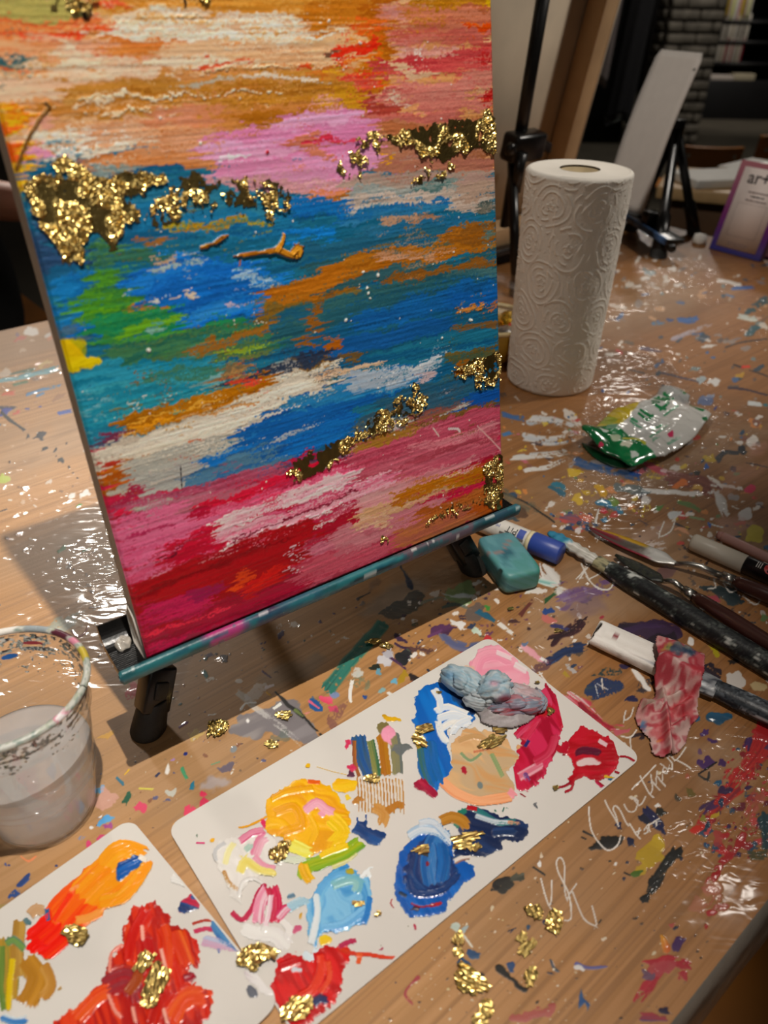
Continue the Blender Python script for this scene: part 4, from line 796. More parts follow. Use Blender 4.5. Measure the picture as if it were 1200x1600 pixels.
def make_main_easel():
    e, nb = CV_E, CV_NB
    pe, pn = CV_P @ e, CV_P @ nb
    Pt = lambda a, n, z: e * a + nb * n + Z * z
    al = _al; up, bk = CV_UP, CV_BK
    tz = 0.0865; a0, a1 = at(186, 1055, 0.0845) @ e, at(797, 793, 0.0845) @ e; n0 = pn - 0.0055
    t = thing('table_easel', Pt((a0 + a1) / 2, pn + 0.03, 0), 'black tabletop easel with a teal-smeared tray holding the abstract painting', 'easel')
    # tray: ribbed channel that curls up at the back
    prof = []
    for i in range(11):
        q = 0.006 + i * 0.0014; prof += [(q, tz + 0.0004), (q + 0.0005, tz + 0.0018), (q + 0.0009, tz + 0.0018)]
    for i in range(9):
        q = i / 8 * math.radians(66); prof.append((0.0220 + 0.013 * math.sin(q), tz + 0.0010 + 0.013 * (1 - math.cos(q))))
    prof.append((0.0350, tz + 0.0110))
    full = prof + [(0.0370, tz + 0.0100), (0.0360, tz + 0.003), (0.030, tz - 0.0035), (0.004, tz - 0.0035)]
    vs = np.concatenate([[Pt(a, n0 + n, z) for n, z in full] for a in (a0, a1)]); k = len(full)
    obj('tray', (vs, [(i, (i + 1) % k, k + (i + 1) % k, k + i) for i in range(k)] + [tuple(range(k - 1, -1, -1)), tuple(range(k, 2 * k))]), M_BLACK, t, False)
    # front lip, rounded, smeared with paint
    lp = [(0.0055, -0.0040), (0.001, -0.0040), (-0.0004, -0.0028), (-0.0006, 0.0005), (0.0, 0.0028), (0.0014, 0.0040), (0.0034, 0.0040), (0.0046, 0.0030)]
    aa = np.concatenate([[a0 - 0.001], np.linspace(a0, a1, 330), [a1 + 0.0025]]); vs = []
    for i, a in enumerate(aa):
        sc = 0.6 if i in (0, len(aa) - 1) else 1.0
        for n, z in lp: vs.append(Pt(a, n0 + 0.002 + (n - 0.002) * sc, tz + z * sc))
    k = len(lp); f = gridf(len(aa), k, True).tolist() + [tuple(range(k)), tuple((len(aa) - 1) * k + q for q in range(k - 1, -1, -1))]
    vs = np.array(vs); a_ = vs @ e - a0; z_ = vs[:, 2] + vs @ nb
    q = fbm(a_ * 45, z_ * 500, 3, 3); q2 = fbm(a_ * 90, z_ * 900, 8, 3)
    col = ramp(C('12282c 1f4f54 2a6e74 245a6a 2f7a80'), q * 1.6 - 0.3); r = a_ / (a1 - a0)
    for r0, r1, c1 in [(0.16, 0.27, 'b03a78'), (0.27, 0.36, '3a2a4a'), (0.33, 0.45, '28586a'), (0.62, 0.88, '5a4a54'), (0.86, 1.01, '2c4a5a')]:
        w = sst(r0, r0 + .03, r + (q2 - .5) * .06) * sst(r1, r1 - .03, r + (q2 - .5) * .06) * (0.35 + 0.6 * (q2 > 0.45)); col = col * (1 - w[:, None]) + C(c1)[0] * w[:, None]
    w = (q2 > 0.80)[:, None] * 0.7; col = col * (1 - w) + C('d8d8d4')[0] * w
    obj('tray_lip', (vs, f), vmat('teal_paint_on_lip', 0.38, bump=0.3, bscale=400), t, True, cols=lin(col), label='front lip of the tray smeared with teal paint')
    # two front legs rising to the hub, each with a sleeve, a button and a rubber foot
    hub = Pt((a0 + a1) / 2 + 0.006, pn + 0.112, 0.285)
    for (fx, fy), (tx, ty) in [((231, 1141), (247, 1050)), ((741, 890), (714, 842))]:
        fo = at(fx, fy, 0); G = at(tx, ty, 0); nf, ng = fo @ nb, G @ nb
        z = (ng - nf) / (ng / CAM_H + 0.30); q = G + (V(0, 0, CAM_H) - G) * (z / CAM_H); d = unit(q - fo); side = unit(np.cross(d, nb))
        kn = fo + d * 0.062
        leg = obj('leg', tube([kn - d * 0.01, lerp(kn, hub, 0.5), hub], 0.0068, 16, up=nb, flat=0.75), M_BLACK, t)
        obj('leg_sleeve', box(fo + d * 0.0285, (side, d, unit(np.cross(side, d))), (0.0090, 0.0150, 0.0078), 0.0018), M_BLACK, leg)
        rubber_foot(fo, d, 0.0104, leg)
        obj('release_button', box(fo + d * 0.029 - unit(nb - d * (nb @ d)) * 0.0084, (side, d, unit(np.cross(side, d))), (0.0042, 0.0058, 0.0011), 0.001), M_RUBBER, leg)
        lz = fo + d * (tz / d[2]); br = lz * V(1, 1, 0) + Z * (tz - 0.006); tb = Pt(br @ e, n0 + 0.020, tz - 0.006)
        obj('tray_bracket', box(lerp(br, tb, 0.5), (e, nb, Z), (0.010, abs((br - tb) @ nb) / 2 + 0.006, 0.0028), 0.001), M_BLACK, leg)
    obj('hub', box(hub, (e, up, bk), (0.024, 0.024, 0.013), 0.004), M_BLACK, t)
    m1 = hub + up * 0.27
    obj('mast', tube([hub - up * 0.02, m1], 0.0075, 16, up=nb, flat=0.8), M_BLACK, t)
    obj('top_clamp', box(m1 - up * 0.01 - bk * 0.016, (e, up, bk), (0.02, 0.010, 0.022), 0.003), M_BLACK, t)
    rf = Pt(hub @ e, pn + 0.30, 0); d = unit(hub - rf)
    rl = obj('leg', tube([rf + d * 0.012, lerp(rf, hub, 0.5), hub], 0.0068, 16), M_BLACK, t); rubber_foot(rf, d, 0.0104, rl)
    # dried drop of clear glue on the tray
    c = at(192, 1003, tz + 0.004); vs = []; n, k = 10, 26
    for i in range(n):
        q = i / (n - 1) * PI / 2
        for j in range(k):
            a = 2 * PI * j / k; r = 0.0047 * (1 + 0.22 * math.sin(2 * a + 1) + 0.1 * math.sin(5 * a)) * math.cos(q)
            vs.append(c + e * r * math.cos(a) * 0.8 + nb * r * math.sin(a) + Z * (0.0030 * math.sin(q) * (1 + 0.3 * math.sin(3 * a + i)) - 0.0015 + 0.3 * r * math.sin(a)))
    obj('glue_drop', (np.array(vs), gridf(n, k, True).tolist()), mat('milky_glue', rgb(214, 206, 194), 0.12, var=0.05, Transmission_Weight=0.35), t, label='dried milky drop on the tray')

def make_back_easels():
    # easel at the far right with a blank white board
    BR = V(0.474, 1.511, 0.036); u = unit(V(-0.055, 0.09, 0)); top = V(0.069, 0.049, 0.26)
    f1, f2, f3 = at(1028, 402, 0), at(1085, 367, 0), at(984, 360, 0)
    hub = at(1058, 200, 0.172)
    t = thing('table_easel', (f1 + f2 + f3) / 3, 'black tabletop easel at the far table end holding a blank white board', 'easel')
    for f_, r in ((f1, .0125), (f2, .0115), (f3, .0115)):
        d = unit(hub - f_); lg = obj('leg', tube([f_ + d * 0.012, lerp(f_, hub, .3), lerp(f_, hub, .32), hub], [r, r, r * .72, r * .72], 16), M_BLACK, t); rubber_foot(f_, d, r * 1.15, lg)
    obj('hub', tube([hub - Z * 0.012, hub + Z * 0.014], 0.014, 16), M_BLACK, t)
    T0, T1 = at(1040, 378, 0.03), at(968, 333, 0.03); e = unit(T1 - T0); n = V(e[1], -e[0], 0); n = n if n @ (hub - T0) > 0 else -n
    obj('tray', box(lerp(T0, T1, 0.75) + n * 0.016, (e, n, Z), (np.linalg.norm(T1 - T0) * .75, 0.018, 0.004), 0.001), M_BLACK, t)
    obj('tray_lip', box(lerp(T0, T1, 0.75), (e, n, Z), (np.linalg.norm(T1 - T0) * .75, 0.003, 0.006), 0.002), mat('blue_smeared_lip', rgb(64, 96, 140), 0.4, var=0.6, scale=60), t)
    a = at(1030, 372, 0.034); obj('tray_clip', box(at(1016, 340, 0.045), (e, n, Z), (0.012, 0.012, 0.012), 0.003), M_BLACK, t)
    kb = at(1040, 381, 0.02); obj('knob', tube([kb - e * 0.02, kb - e * 0.03 - n * 0.002], 0.007, 14), M_BLACK, t)
    w = 0.105; m = 22; vs = []; bk = unit(np.cross(u, top)); bk = bk if bk @ n > 0 else -bk
    for i in range(m):
        q = i / (m - 1)
        for j in range(9):
            s = j / 8; inset = 0.006 if q > 0.97 else 0.0
            vs.append(BR + u * (inset + (w - 2 * inset) * s) + top * q - bk * 0.010 * math.sin(PI * q))
    b = obj('blank_board', (np.array(vs), gridf(m, 9).tolist()), mat('white_board', rgb(222, 214, 206), 0.55, var=0.03), None, org=BR)
    solid(b, 0.0016, 0); tag(b, 'blank narrow white board leaning on the far black easel', 'board')
    hp = BR + u * 0.006 + top * 0.90 - bk * 0.0045
    hl = obj('hole', (hp + np.array([(u * math.cos(a) + unit(top) * math.sin(a)) * 0.0022 for a in np.linspace(0, 2 * PI, 16, endpoint=False)]) - bk * 0.0006, [tuple(range(16))]), M_BLACK, b); hl['label'] = 'dark punched hole near the edge'
    # big canvas seen from behind, left of the towel roll
    R = V(0.270, 1.425, 0.034); e2 = V(-E41[0], -E41[1], 0); nb2 = V(0.656, -0.755, 0)
    al = math.radians(10); up = math.cos(al) * Z + math.sin(al) * nb2; bk = math.cos(al) * nb2 - math.sin(al) * Z
    W, H, T = 0.455, 0.55, 0.034
    P = lambda s, h, d: R + e2 * s + up * h + bk * d
    t = thing('stretched_canvas', R + e2 * W / 2, 'large canvas seen from behind with wooden stretcher bars, left of the towel roll', 'canvas')
    M_LINEN = mat('raw_canvas_back', rgb(206, 190, 166), 0.8, var=0.14, scale=9, bump=0.1, bscale=1500)
    obj('canvas_cloth', box(P(W / 2, H / 2, 0.0006), (e2, up, bk), (W / 2, H / 2, 0.0006)), M_LINEN, t)
    M_BAR = mat('stretcher_wood', rgb(190, 156, 116), 0.6, var=0.12, scale=18)
    bw = 0.016
    for s, h, hs, hh in [(0.004 + bw, H / 2, bw, H / 2 - 0.001), (W - bw - 0.004, H / 2, bw, H / 2 - 0.001), (W / 2, bw + 0.001, W / 2 - 2 * bw - 0.005, bw), (W / 2, H - bw - 0.001, W / 2 - 2 * bw - 0.005, bw)]:
        obj('stretcher_bar', box(P(s, h, 0.0185), (e2, up, bk), (hs, hh, 0.0165), 0.002), M_BAR, t)
    obj('folded_edge', box(P(0.001, H / 2, T / 2), (e2, up, bk), (0.0010, H / 2, T / 2)), M_LINEN, t)
    # its easel: tray, mast in front of the canvas back, clamp with a knob
    t = thing('table_easel', R + e2 * 0.16 + nb2 * 0.05 - Z * R[2], 'black easel standing in front of the back of the large canvas', 'easel')
    Q = lambda s, n, z: V(R[0], R[1], 0) + e2 * s + nb2 * n + Z * z
    obj('tray', box(Q(0.15, 0.020, 0.0265), (e2, nb2, Z), (0.2, 0.034, 0.005), 0.002), M_BLACK, t)
    pl = P(0, 0, 0.050); nrm = bk
    g0 = on_plane(848, 0, pl, nrm); g1 = on_plane(812, 218, pl, nrm); g2 = lerp(g0, g1, 1.75); g00 = lerp(g0, g1, -0.5)
    obj('mast', tube([g00, g2], 0.0112, 16, up=bk, flat=0.7), M_BLACK, t)
    cl = on_plane(818, 228, pl + bk * 0.008, nrm)
    c = obj('clamp', box(cl, (e2, up, bk), (0.034, 0.020, 0.016), 0.006), M_BLACK, t)
    c2 = on_plane(840, 222, pl - bk * 0.004, nrm); obj('clamp_jaw', box(c2, (unit(e2 * 0.93 + up * 0.36), up, bk), (0.026, 0.008, 0.012), 0.003), M_BLACK, c)
    k0 = on_plane(816, 240, pl + bk * 0.028, nrm); k1 = on_plane(805, 300, pl + bk * 0.028, nrm)
    obj('lever', tube([k0, k1], 0.0095, 16, up=bk, flat=0.7), M_BLACK, c)
    kn = lathe([(0, 0.006), (0.006, 0.006), (0.009, 0.004), (0.009, 0), (0, 0)], (0, 0, 0), 20)
    obj('knob', (on_plane(795, 232, pl + bk * 0.02, nrm) + kn[0][:, [0]] * e2 + kn[0][:, [1]] * up + kn[0][:, [2]] * bk * 1.6, kn[1]), M_BLACK, c)
    tp = P(0.12, 0.40, -0.012)
    for a, b in ((on_plane(800, 240, pl, nrm), Q(0.24, 0.16, 0)), (tp, Q(-0.02, -0.19, 0)), (tp, Q(0.26, -0.19, 0))):
        d = unit(a - b); lg = obj('leg', tube([b + d * 0.012, a], 0.0075, 16), M_BLACK, t); rubber_foot(b, d, 0.0105, lg)
# ------------------------------------------------------------------ things standing on the table
def make_roll():
    cx, cy = 0.194, 0.851; h = 0.233
    t = thing('paper_towel_roll', (cx, cy, 0.0005), 'upright roll of white embossed paper towels', 'paper towel')
    na, nz = 620, 520
    A = np.linspace(0, 2 * PI, na, endpoint=False); q = np.linspace(0, 1, nz)
    aa, zz = np.meshgrid(A, q)
    R = 0.0497 + (0.0545 - 0.0497) * zz
    lip = 0.004
    R = R - lip * (1 - np.sqrt(np.clip(1 - (np.clip((zz * h - (h - lip)) / lip, 0, 1)) ** 2, 0, 1)))
    R = R - 0.0015 * (1 - np.sqrt(np.clip(1 - (np.clip((0.004 - zz * h) / 0.004, 0, 1)) ** 2, 0, 1)))
    # embossing: swirls of concentric arcs, each with a small flower
    s = aa * 0.052 * 1000; z = zz * h * 1000
    per = 2 * PI * 0.052 * 1000 / 7
    hgt = np.zeros_like(s)
    best = np.full_like(s, 1e9); ph = np.zeros_like(s); cid = np.zeros_like(s)
    for j in range(-1, 8):
        for i in range(-1, 9):
            ux = (i + 0.5 * (j % 2)) * per; uz = j * 38 + 14
            d = np.hypot((s - ux + per * 3.5 + 700) % (7 * per) - (per * 3.5 + 700) % (7 * per), z - uz)
            k = d < best; best[k] = d[k]; cid[k] = (i % 7) * 31 + j; ph[k] = np.arctan2(z - uz, s - ux)[k]
    wob = best + 2.0 * np.sin(ph * 2 + cid) + 1.2 * np.sin(ph * 3 - cid * 2)
    ring = np.exp(-(((wob + 3.4) % 6.8 - 3.4) / 1.0) ** 2) * (vn(ph * 2.2 + cid * 3, wob / 6.8, 4) > 0.36)
    small = np.exp(-(((best - 3 - 1.2 * np.sin(5 * ph)) / 0.9) ** 2)) * (best < 7)
    hgt = np.maximum(ring * (best > 7), small) * 0.00054 + 0.0009 * (fbm(aa * 5, zz * 7, 9, 3) - 0.5) + 0.0003 * vn(aa * 120, zz * 220, 5)
    # loose outer sheet edge
    se = sst(0, 0.012, (aa - 4.15)) * sst(0.9, 0.2, aa - 4.15); R = R + 0.0009 * se
    R = R + hgt * sst(0, 0.02, zz) * sst(1, 0.98, zz)
    v = np.stack([cx + R * np.cos(aa), cy + R * np.sin(aa), 0.0005 + zz * h], -1).reshape(-1, 3)
    M = mat('towel_paper', rgb(240, 233, 221), 0.85, var=0.02, scale=60, Subsurface_Weight=0.0)
    obj('towel_sheets', (v, gridf(nz, na, True)), M, t)
    # top face: wound layers and the hollow core
    pr = [(0.0545 - 0.004, h)]; rr = np.linspace(0.050, 0.0205, 46)
    for i, r in enumerate(rr): pr.append((r, h - 0.0006 + 0.0005 * (i % 2) - 0.002 * math.sin(i / 45 * PI)))
    L = lathe(pr, (cx, cy, 0.0005), 96); obj('wound_layers', L, M, t)
    core = lathe([(0.0203, h - 0.002), (0.0192, h - 0.002), (0.0192, 0.0), (0.0203, 0.0)], (cx, cy, 0.0005), 64, close=True)
    obj('cardboard_core', core, mat('cardboard', rgb(198, 178, 140), 0.8), t)

def make_bowl():
    c = at(745, 565, 0.0); cx, cy = c[0] + 0.012, c[1] + 0.02
    H = 0.048; R1 = 0.056
    M = mat('yellow_plastic', rgb(196, 156, 52), 0.4, var=0.05); M2 = mat('cream_rim', rgb(226, 208, 160), 0.4)
    t = thing('bowl', (cx, cy, 0.0005), 'yellow bowl of foil-wrapped sweets behind the painting, left of the roll', 'bowl')
    obj('bowl_shell', lathe([(0, 0.0), (0.032, 0.0), (0.040, 0.006), (0.050, 0.026), (R1 - 0.001, H - 0.002), (R1 - 0.004, H - 0.002), (0.046, 0.026), (0.036, 0.008), (0, 0.005)], (cx, cy, 0.0005), 64), M, t)
    obj('rim', lathe([(R1 - 0.0045, H - 0.003), (R1 - 0.0045, H), (R1 - 0.003, H + 0.002), (R1, H + 0.002), (R1 + 0.0012, H), (R1, H - 0.003)], (cx, cy, 0.0005), 64, close=True), M2, t)
    rr = random.Random(4)
    ms = [('gold', mat('gold_foil', rgb(226, 180, 60), 0.25, 0.9, var=0.1)), ('red', mat('red_wrapper', rgb(190, 40, 44), 0.35)), ('silver', mat('silver_foil', rgb(220, 215, 210), 0.25, 0.9)), ('gold', None), ('pink', mat('pink_wrapper', rgb(216, 150, 140), 0.4))]
    spots = [(0.026, 0.010, 0.044, 0), (0.034, -0.014, 0.040, 1), (0.024, -0.030, 0.040, 2), (0.0, 0.0, 0.034, 0), (-0.022, 0.016, 0.034, 4), (-0.02, -0.02, 0.034, 2)]
    words = ['gold sweet topmost nearest the towel roll', 'red sweet just below the gold one by the bowl rim', 'silver sweet at the front of the yellow bowl', 'gold sweet in the middle of the yellow bowl', 'pink sweet at the back of the yellow bowl', 'silver sweet at the left of the yellow bowl']
    for i, (dx, dy, z, k) in enumerate(spots):
        bm = bmesh.new(); bmesh.ops.create_icosphere(bm, subdivisions=3, radius=0.0125)
        for q in bm.verts:
            n_ = q.co.normalized(); w = 1 + 0.35 * (abs(n_.x) ** 4) + 0.16 * (float(vn(n_.x * 5 + i, n_.y * 5 + n_.z * 4, i)) - 0.5)
            q.co = (q.co.x * w * 1.25, q.co.y * w * 0.9, q.co.z * w * 0.8)
        bm.verts.index_update(); a = rr.uniform(0, 6); ca, sa = math.cos(a), math.sin(a)
        v = np.array([(q.co.x * ca - q.co.y * sa, q.co.x * sa + q.co.y * ca, q.co.z) for q in bm.verts]) + V(cx + dx, cy + dy, z); f = [tuple(x.index for x in p.verts) for p in bm.faces]; bm.free()
        o = obj('wrapped_sweet', (v, f), ms[k][1], None, False); tag(o, words[i], 'sweet', 'sweets in the yellow bowl')
    # clear bag sticking up at the back of the bowl
    n = 14; vs = []
    for i in range(n):
        for j in range(n):
            x = -0.045 + 0.09 * i / (n - 1); z = 0.04 + 0.05 * j / (n - 1)
            vs.append((cx + x, cy + 0.03 + 0.016 * vn(i * 0.7, j * 0.6, 5) - 0.008, z + 0.01 * vn(i * .5, 3, 8)))
    m2, nt, bb = _nodes('clear_bag'); setin(bb, Base_Color=(*rgb(210, 200, 195), 1), Roughness=0.15)
    tr = nt.nodes.new('ShaderNodeBsdfTransparent'); mx = nt.nodes.new('ShaderNodeMixShader'); mx.inputs[0].default_value = 0.35
    nt.links.new(tr.outputs[0], mx.inputs[1]); nt.links.new(bb.outputs[0], mx.inputs[2]); nt.links.new(mx.outputs[0], nt.nodes['Material Output'].inputs['Surface'])
    o = obj('plastic_bag', (np.array(vs), gridf(n, n).tolist()), m2, None, True); tag(o, 'clear crinkled plastic bag rising from the yellow bowl', 'bag')

def thin_glass(name, tint=(0.97, 0.97, 0.96), gl=1.0, haze=0.05, hz=(0.8, 0.8, 0.78), rough=0.02, blot=70, lo=0.4, hi=1.8):
    """thin clear plastic: see-through, mirror-like at grazing angles, a little haze"""
    m = bpy.data.materials.new(name); m.use_nodes = True; nt = m.node_tree; nt.nodes.clear()
    out = nt.nodes.new('ShaderNodeOutputMaterial'); tr = nt.nodes.new('ShaderNodeBsdfTransparent'); tr.inputs[0].default_value = (*tint, 1)
    g = nt.nodes.new('ShaderNodeBsdfGlossy'); g.inputs['Roughness'].default_value = rough
    lw = nt.nodes.new('ShaderNodeLayerWeight'); lw.inputs[0].default_value = 0.5; pw = nt.nodes.new('ShaderNodeMath'); pw.operation = 'POWER'; pw.inputs[1].default_value = 4.0; nt.links.new(lw.outputs['Facing'], pw.inputs[0])
    fr = nt.nodes.new('ShaderNodeMapRange'); fr.inputs[3].default_value = 0.045; fr.inputs[4].default_value = 0.75; nt.links.new(pw.outputs[0], fr.inputs[0])
    d = nt.nodes.new('ShaderNodeBsdfDiffuse'); d.inputs[0].default_value = (*hz, 1)
    tl = nt.nodes.new('ShaderNodeBsdfTranslucent'); tl.inputs[0].default_value = (*hz, 1)
    dd = nt.nodes.new('ShaderNodeMixShader'); dd.inputs[0].default_value = 0.5; nt.links.new(d.outputs[0], dd.inputs[1]); nt.links.new(tl.outputs[0], dd.inputs[2])
    tc = nt.nodes.new('ShaderNodeTexCoord'); nz = nt.nodes.new('ShaderNodeTexNoise'); nz.inputs['Scale'].default_value = blot; nz.inputs['Detail'].default_value = 3
    nt.links.new(tc.outputs['Object'], nz.inputs['Vector'])
    mp = nt.nodes.new('ShaderNodeMapRange'); mp.inputs[1].default_value = 0.35; mp.inputs[2].default_value = 0.75; mp.inputs[3].default_value = haze * lo; mp.inputs[4].default_value = min(1, haze * hi)
    nt.links.new(nz.outputs['Fac'], mp.inputs[0])
    m1 = nt.nodes.new('ShaderNodeMixShader'); nt.links.new(mp.outputs[0], m1.inputs[0]); nt.links.new(tr.outputs[0], m1.inputs[1]); nt.links.new(dd.outputs[0], m1.inputs[2])
    m2 = nt.nodes.new('ShaderNodeMixShader'); nt.links.new(fr.outputs[0], m2.inputs[0]); nt.links.new(m1.outputs[0], m2.inputs[1]); nt.links.new(g.outputs[0], m2.inputs[2])
    nt.links.new(m2.outputs[0], out.inputs[0])
    return m

def make_cup():
    cx, cy = -0.1866, 0.2612; h = 0.0992; rt = 0.0405; rb = 0.0268
    t = thing('plastic_cup', (cx, cy, 0.0006), 'clear plastic cup with a paint-smeared rim at the left', 'cup')
    rad = lambda z: rb + (rt - rb) * (z / h) ** 0.9
    MG = thin_glass('clear_plastic', haze=0.05)
    pr = [(0.0, 0.0025), (rb - 0.004, 0.0025), (rb - 0.002, 0.0), (rb, 0.0005), (rb + 0.0004, 0.003)]
    for z in np.linspace(0.006, h - 0.006, 110):
        r = rad(z)
        for zr in (0.032, 0.038, 0.078): r += 0.0011 * math.exp(-((z - zr) / 0.0013) ** 2)
        pr.append((r, z))
    pr.append((rt - 0.0015, h - 0.002))
    obj('cup_wall', lathe(pr, (cx, cy, 0.0006), 96), MG, t)
    # rolled rim with smears
    n = 360; k = 14; vs = []; a = np.linspace(0, 2 * PI, n, endpoint=False); b = np.linspace(0, 2 * PI, k, endpoint=False)
    for q in a:
        for w in b:
            r = rt + 0.0019 * math.cos(w); vs.append((cx + r * math.cos(q), cy + r * math.sin(q), 0.0006 + h - 0.0015 + 0.0019 * math.sin(w)))
    aa = np.repeat(a, k); bb = np.tile(b, n)
    q = fbm(aa * 5, bb * 0.8, 5, 3)
    col = ramp(C('a4aaa0 bcbeb4 8a9a90 ccccc4 a8b09a c4c4ba'), q * 1.7 - 0.35)
    for a0, a1, c1 in [(1.75, 2.45, 'f0ece4'), (1.35, 1.7, '9aa4a8'), (0.95, 1.3, '5a2a38'), (0.75, 0.95, 'd88aa0'), (0.45, 0.7, 'c8b040'), (-0.55, -0.35, 'd84a78'), (5.75, 5.92, 'f0e8e8')]:
        ac = (aa + PI) % (2 * PI) - PI if a0 < 0 else aa
        w = sst(a0, a0 + 0.04, ac + (q - .5) * .2) * sst(a1, a1 - 0.04, ac + (q - .5) * .2); col = col * (1 - w[:, None]) + C(c1)[0] * w[:, None]
    obj('rim', (np.array(vs), gridf(n, k, True)), vmat('smeared_rim', 0.35, bump=0.2), t, True, cols=lin(col), label='rolled rim smeared with green, white and pink paint')
    # dried paint streaks on the upper wall, inside
    na, nz = 420, 90; A = np.linspace(0, 2 * PI, na, endpoint=False); zz = np.linspace(h - 0.030, h - 0.004, nz)
    gA, gZ = np.meshgrid(A, zz)
    q = 0.5 * fbm(gA * 9, gZ * 420, 21, 4) + 0.5 * fbm(gA * 26, gZ * 700, 22, 3); top = (gZ - (h - 0.030)) / 0.026
    msk = q > 0.64 - 0.22 * top + 0.06 * (np.sin(gA * 3) < 0)
    band = (np.abs(gZ - (h - 0.0135)) < 0.0012) & (fbm(gA * 6, gZ * 50, 9, 2) > 0.42); msk |= band
    col = ramp(C('e8e4dc c8ccc4 2a2c38 d8dcd4 4a6a6a f0ece4 3a4a5a b8b8b0'), fbm(gA * 12, gZ * 300, 25, 3) * 2.2 - 0.6)
    bl = np.exp(-(((gA - 1.95) / 0.14) ** 2 + ((gZ - (h - 0.017)) / 0.002) ** 2)) > 0.5; msk |= bl; col[bl] = C('1f6ac0')[0]
    bl = np.exp(-(((gA - 1.6) / 0.2) ** 2 + ((gZ - (h - 0.010)) / 0.0016) ** 2)) > 0.6; msk |= bl; col[bl] = C('a83a48')[0]
    bl = np.exp(-(((gA - 4.9) / 0.16) ** 2 + ((gZ - (h - 0.010)) / 0.0022) ** 2)) > 0.5; msk |= bl; col[bl] = C('1c1c22')[0]
    r = np.array([rad(z) for z in zz])[:, None] - 0.0005
    v = np.stack([cx + r * np.cos(gA), cy + r * np.sin(gA), 0.0006 + gZ], -1).reshape(-1, 3)
    F = gridf(nz, na, True); mm = msk.ravel(); F = F[mm[F].sum(1) >= 3]
    used, inv = np.unique(F, return_inverse=True)
    obj('paint_residue', (v[used], inv.reshape(-1, 4)), vmat('dried_residue', 0.5), t, True, cols=lin(col.reshape(-1, 3)[used]))
    # water
    zw = 0.0465; pr = [(0.0, zw)] + [(rad(zw) * q_, zw) for q_ in (0.3, 0.6, 0.9)] + [(rad(zw) - 0.0007, zw + 0.0006), (rad(zw) - 0.0008, zw - 0.0005)]
    for z in np.linspace(zw - 0.002, 0.004, 14): pr.append((rad(z) - 0.0009, z))
    pr.append((0, 0.004))
    w = obj('rinse_water', lathe(pr, (cx, cy, 0.0006), 72), thin_glass('cloudy_water', (0.97, 0.97, 0.98), haze=0.52, hz=(0.96, 0.98, 1.0), rough=0.03, blot=22, lo=0.75, hi=1.2), None)
    tag(w, 'cloudy grey rinse water inside the clear plastic cup', 'water')

def frame_px(p0, p1, z=0.0):
    A, B = at(*p0, z), at(*p1, z); d = unit(B - A); return A, B, d, V(-d[1], d[0], 0)

def shade(n, k, fn):
    return lin(np.clip(np.array([fn(i, j) for i in range(n) for j in range(k)]), 0, 1))

def vtube(name, path, rad, colfn, m, parent, seg=40, flat=1.0, up=None):
    """tube with pigment given per (distance along, angle, position)"""
    P = np.asarray(path, float); v, f = tube(P, rad, seg, up, flat)
    n = len(P); s = np.concatenate([[0], np.cumsum(np.linalg.norm(np.diff(P, axis=0), axis=1))])
    S_ = np.repeat(s, seg); A_ = np.tile(np.linspace(0, 2 * PI, seg, endpoint=False), n)
    return obj(name, (v, f), m, parent, True, cols=lin(np.clip(colfn(S_, A_), 0, 1)))

def seglist(A, B, n): return [lerp(A, B, i / (n - 1)) for i in range(n)]

def make_oil_pastel():
    r = 0.0088
    A, B, d, w = frame_px((752, 815), (877, 866), r)
    A = A - d * 0.012
    t = thing('glue_stick', (A + B) / 2 - Z * r, 'white stick tube with a blue cap lying beside the teal eraser', 'glue stick')
    L = np.linalg.norm(B - A); cap = 0.026
    body = seglist(A, B - d * cap, 60)
    MV = vmat('printed_label', 0.35)
    u0 = Z * 1.0
    def cf(S_, A_):
        c = np.repeat(C('ddd8cf')[0][None], len(S_), 0)
        n = fbm(S_ * 300, A_ * 2, 3, 2); c = c * (0.94 + 0.08 * n[:, None])
        return c
    obj_b = vtube('barrel', body, r, cf, MV, t, 48)
    obj('cap', tube([B - d * cap, B - d * (cap - 0.001), B - d * 0.001, B], [r + 0.0002, r + 0.0006, r + 0.0005, r - 0.0004], 48), mat('blue_cap', rgb(52, 76, 158), 0.4, var=0.05), t, label='blue cap')
    rg = obj('cap_ring', tube([B - d * (cap + 0.0035), B - d * cap], r + 0.0004, 48), mat('cream_ring', rgb(224, 210, 170), 0.4), t)
    # lettering on the barrel, as seen upside down from the camera
    side = unit(V(0, -0.62, 0.78)); side = unit(side - d * (side @ d)); hv = np.cross(side, d)
    text_on('lettering', 'PiT', A + d * (L - cap - 0.0175) + side * (r + 0.0002), -d, -hv, side, 0.0082, mat('black_print', rgb(24, 24, 26), 0.5), t, bend=r)
    text_on('lettering', 'MULTI', A + d * (L - cap - 0.034) + side * (r + 0.0002), -d, -hv, side, 0.0042, mat('blue_print', rgb(110, 120, 170), 0.5), t, bend=r)
    p = A + d * (L - cap - 0.0085) + side * (r + 0.00025)
    obj('print_bar', curved_patch(p, d, hv, side, r, 0.0030, 0.0042), mat('blue_bar', rgb(70, 90, 170), 0.5), t)
    s2 = unit(side * 0.72 - hv * -0.70); s2 = unit(side + np.cross(d, side) * 0.0 + V(0, -0.5, -0.4)); s2 = unit(s2 - d * (s2 @ d))
    obj('print_line', curved_patch(A + d * (L - cap - 0.016) + s2 * (r + 0.0002), d, np.cross(s2, d), s2, r, 0.011, 0.0009), mat('grey_print', rgb(110, 104, 100), 0.5), t)
    return t

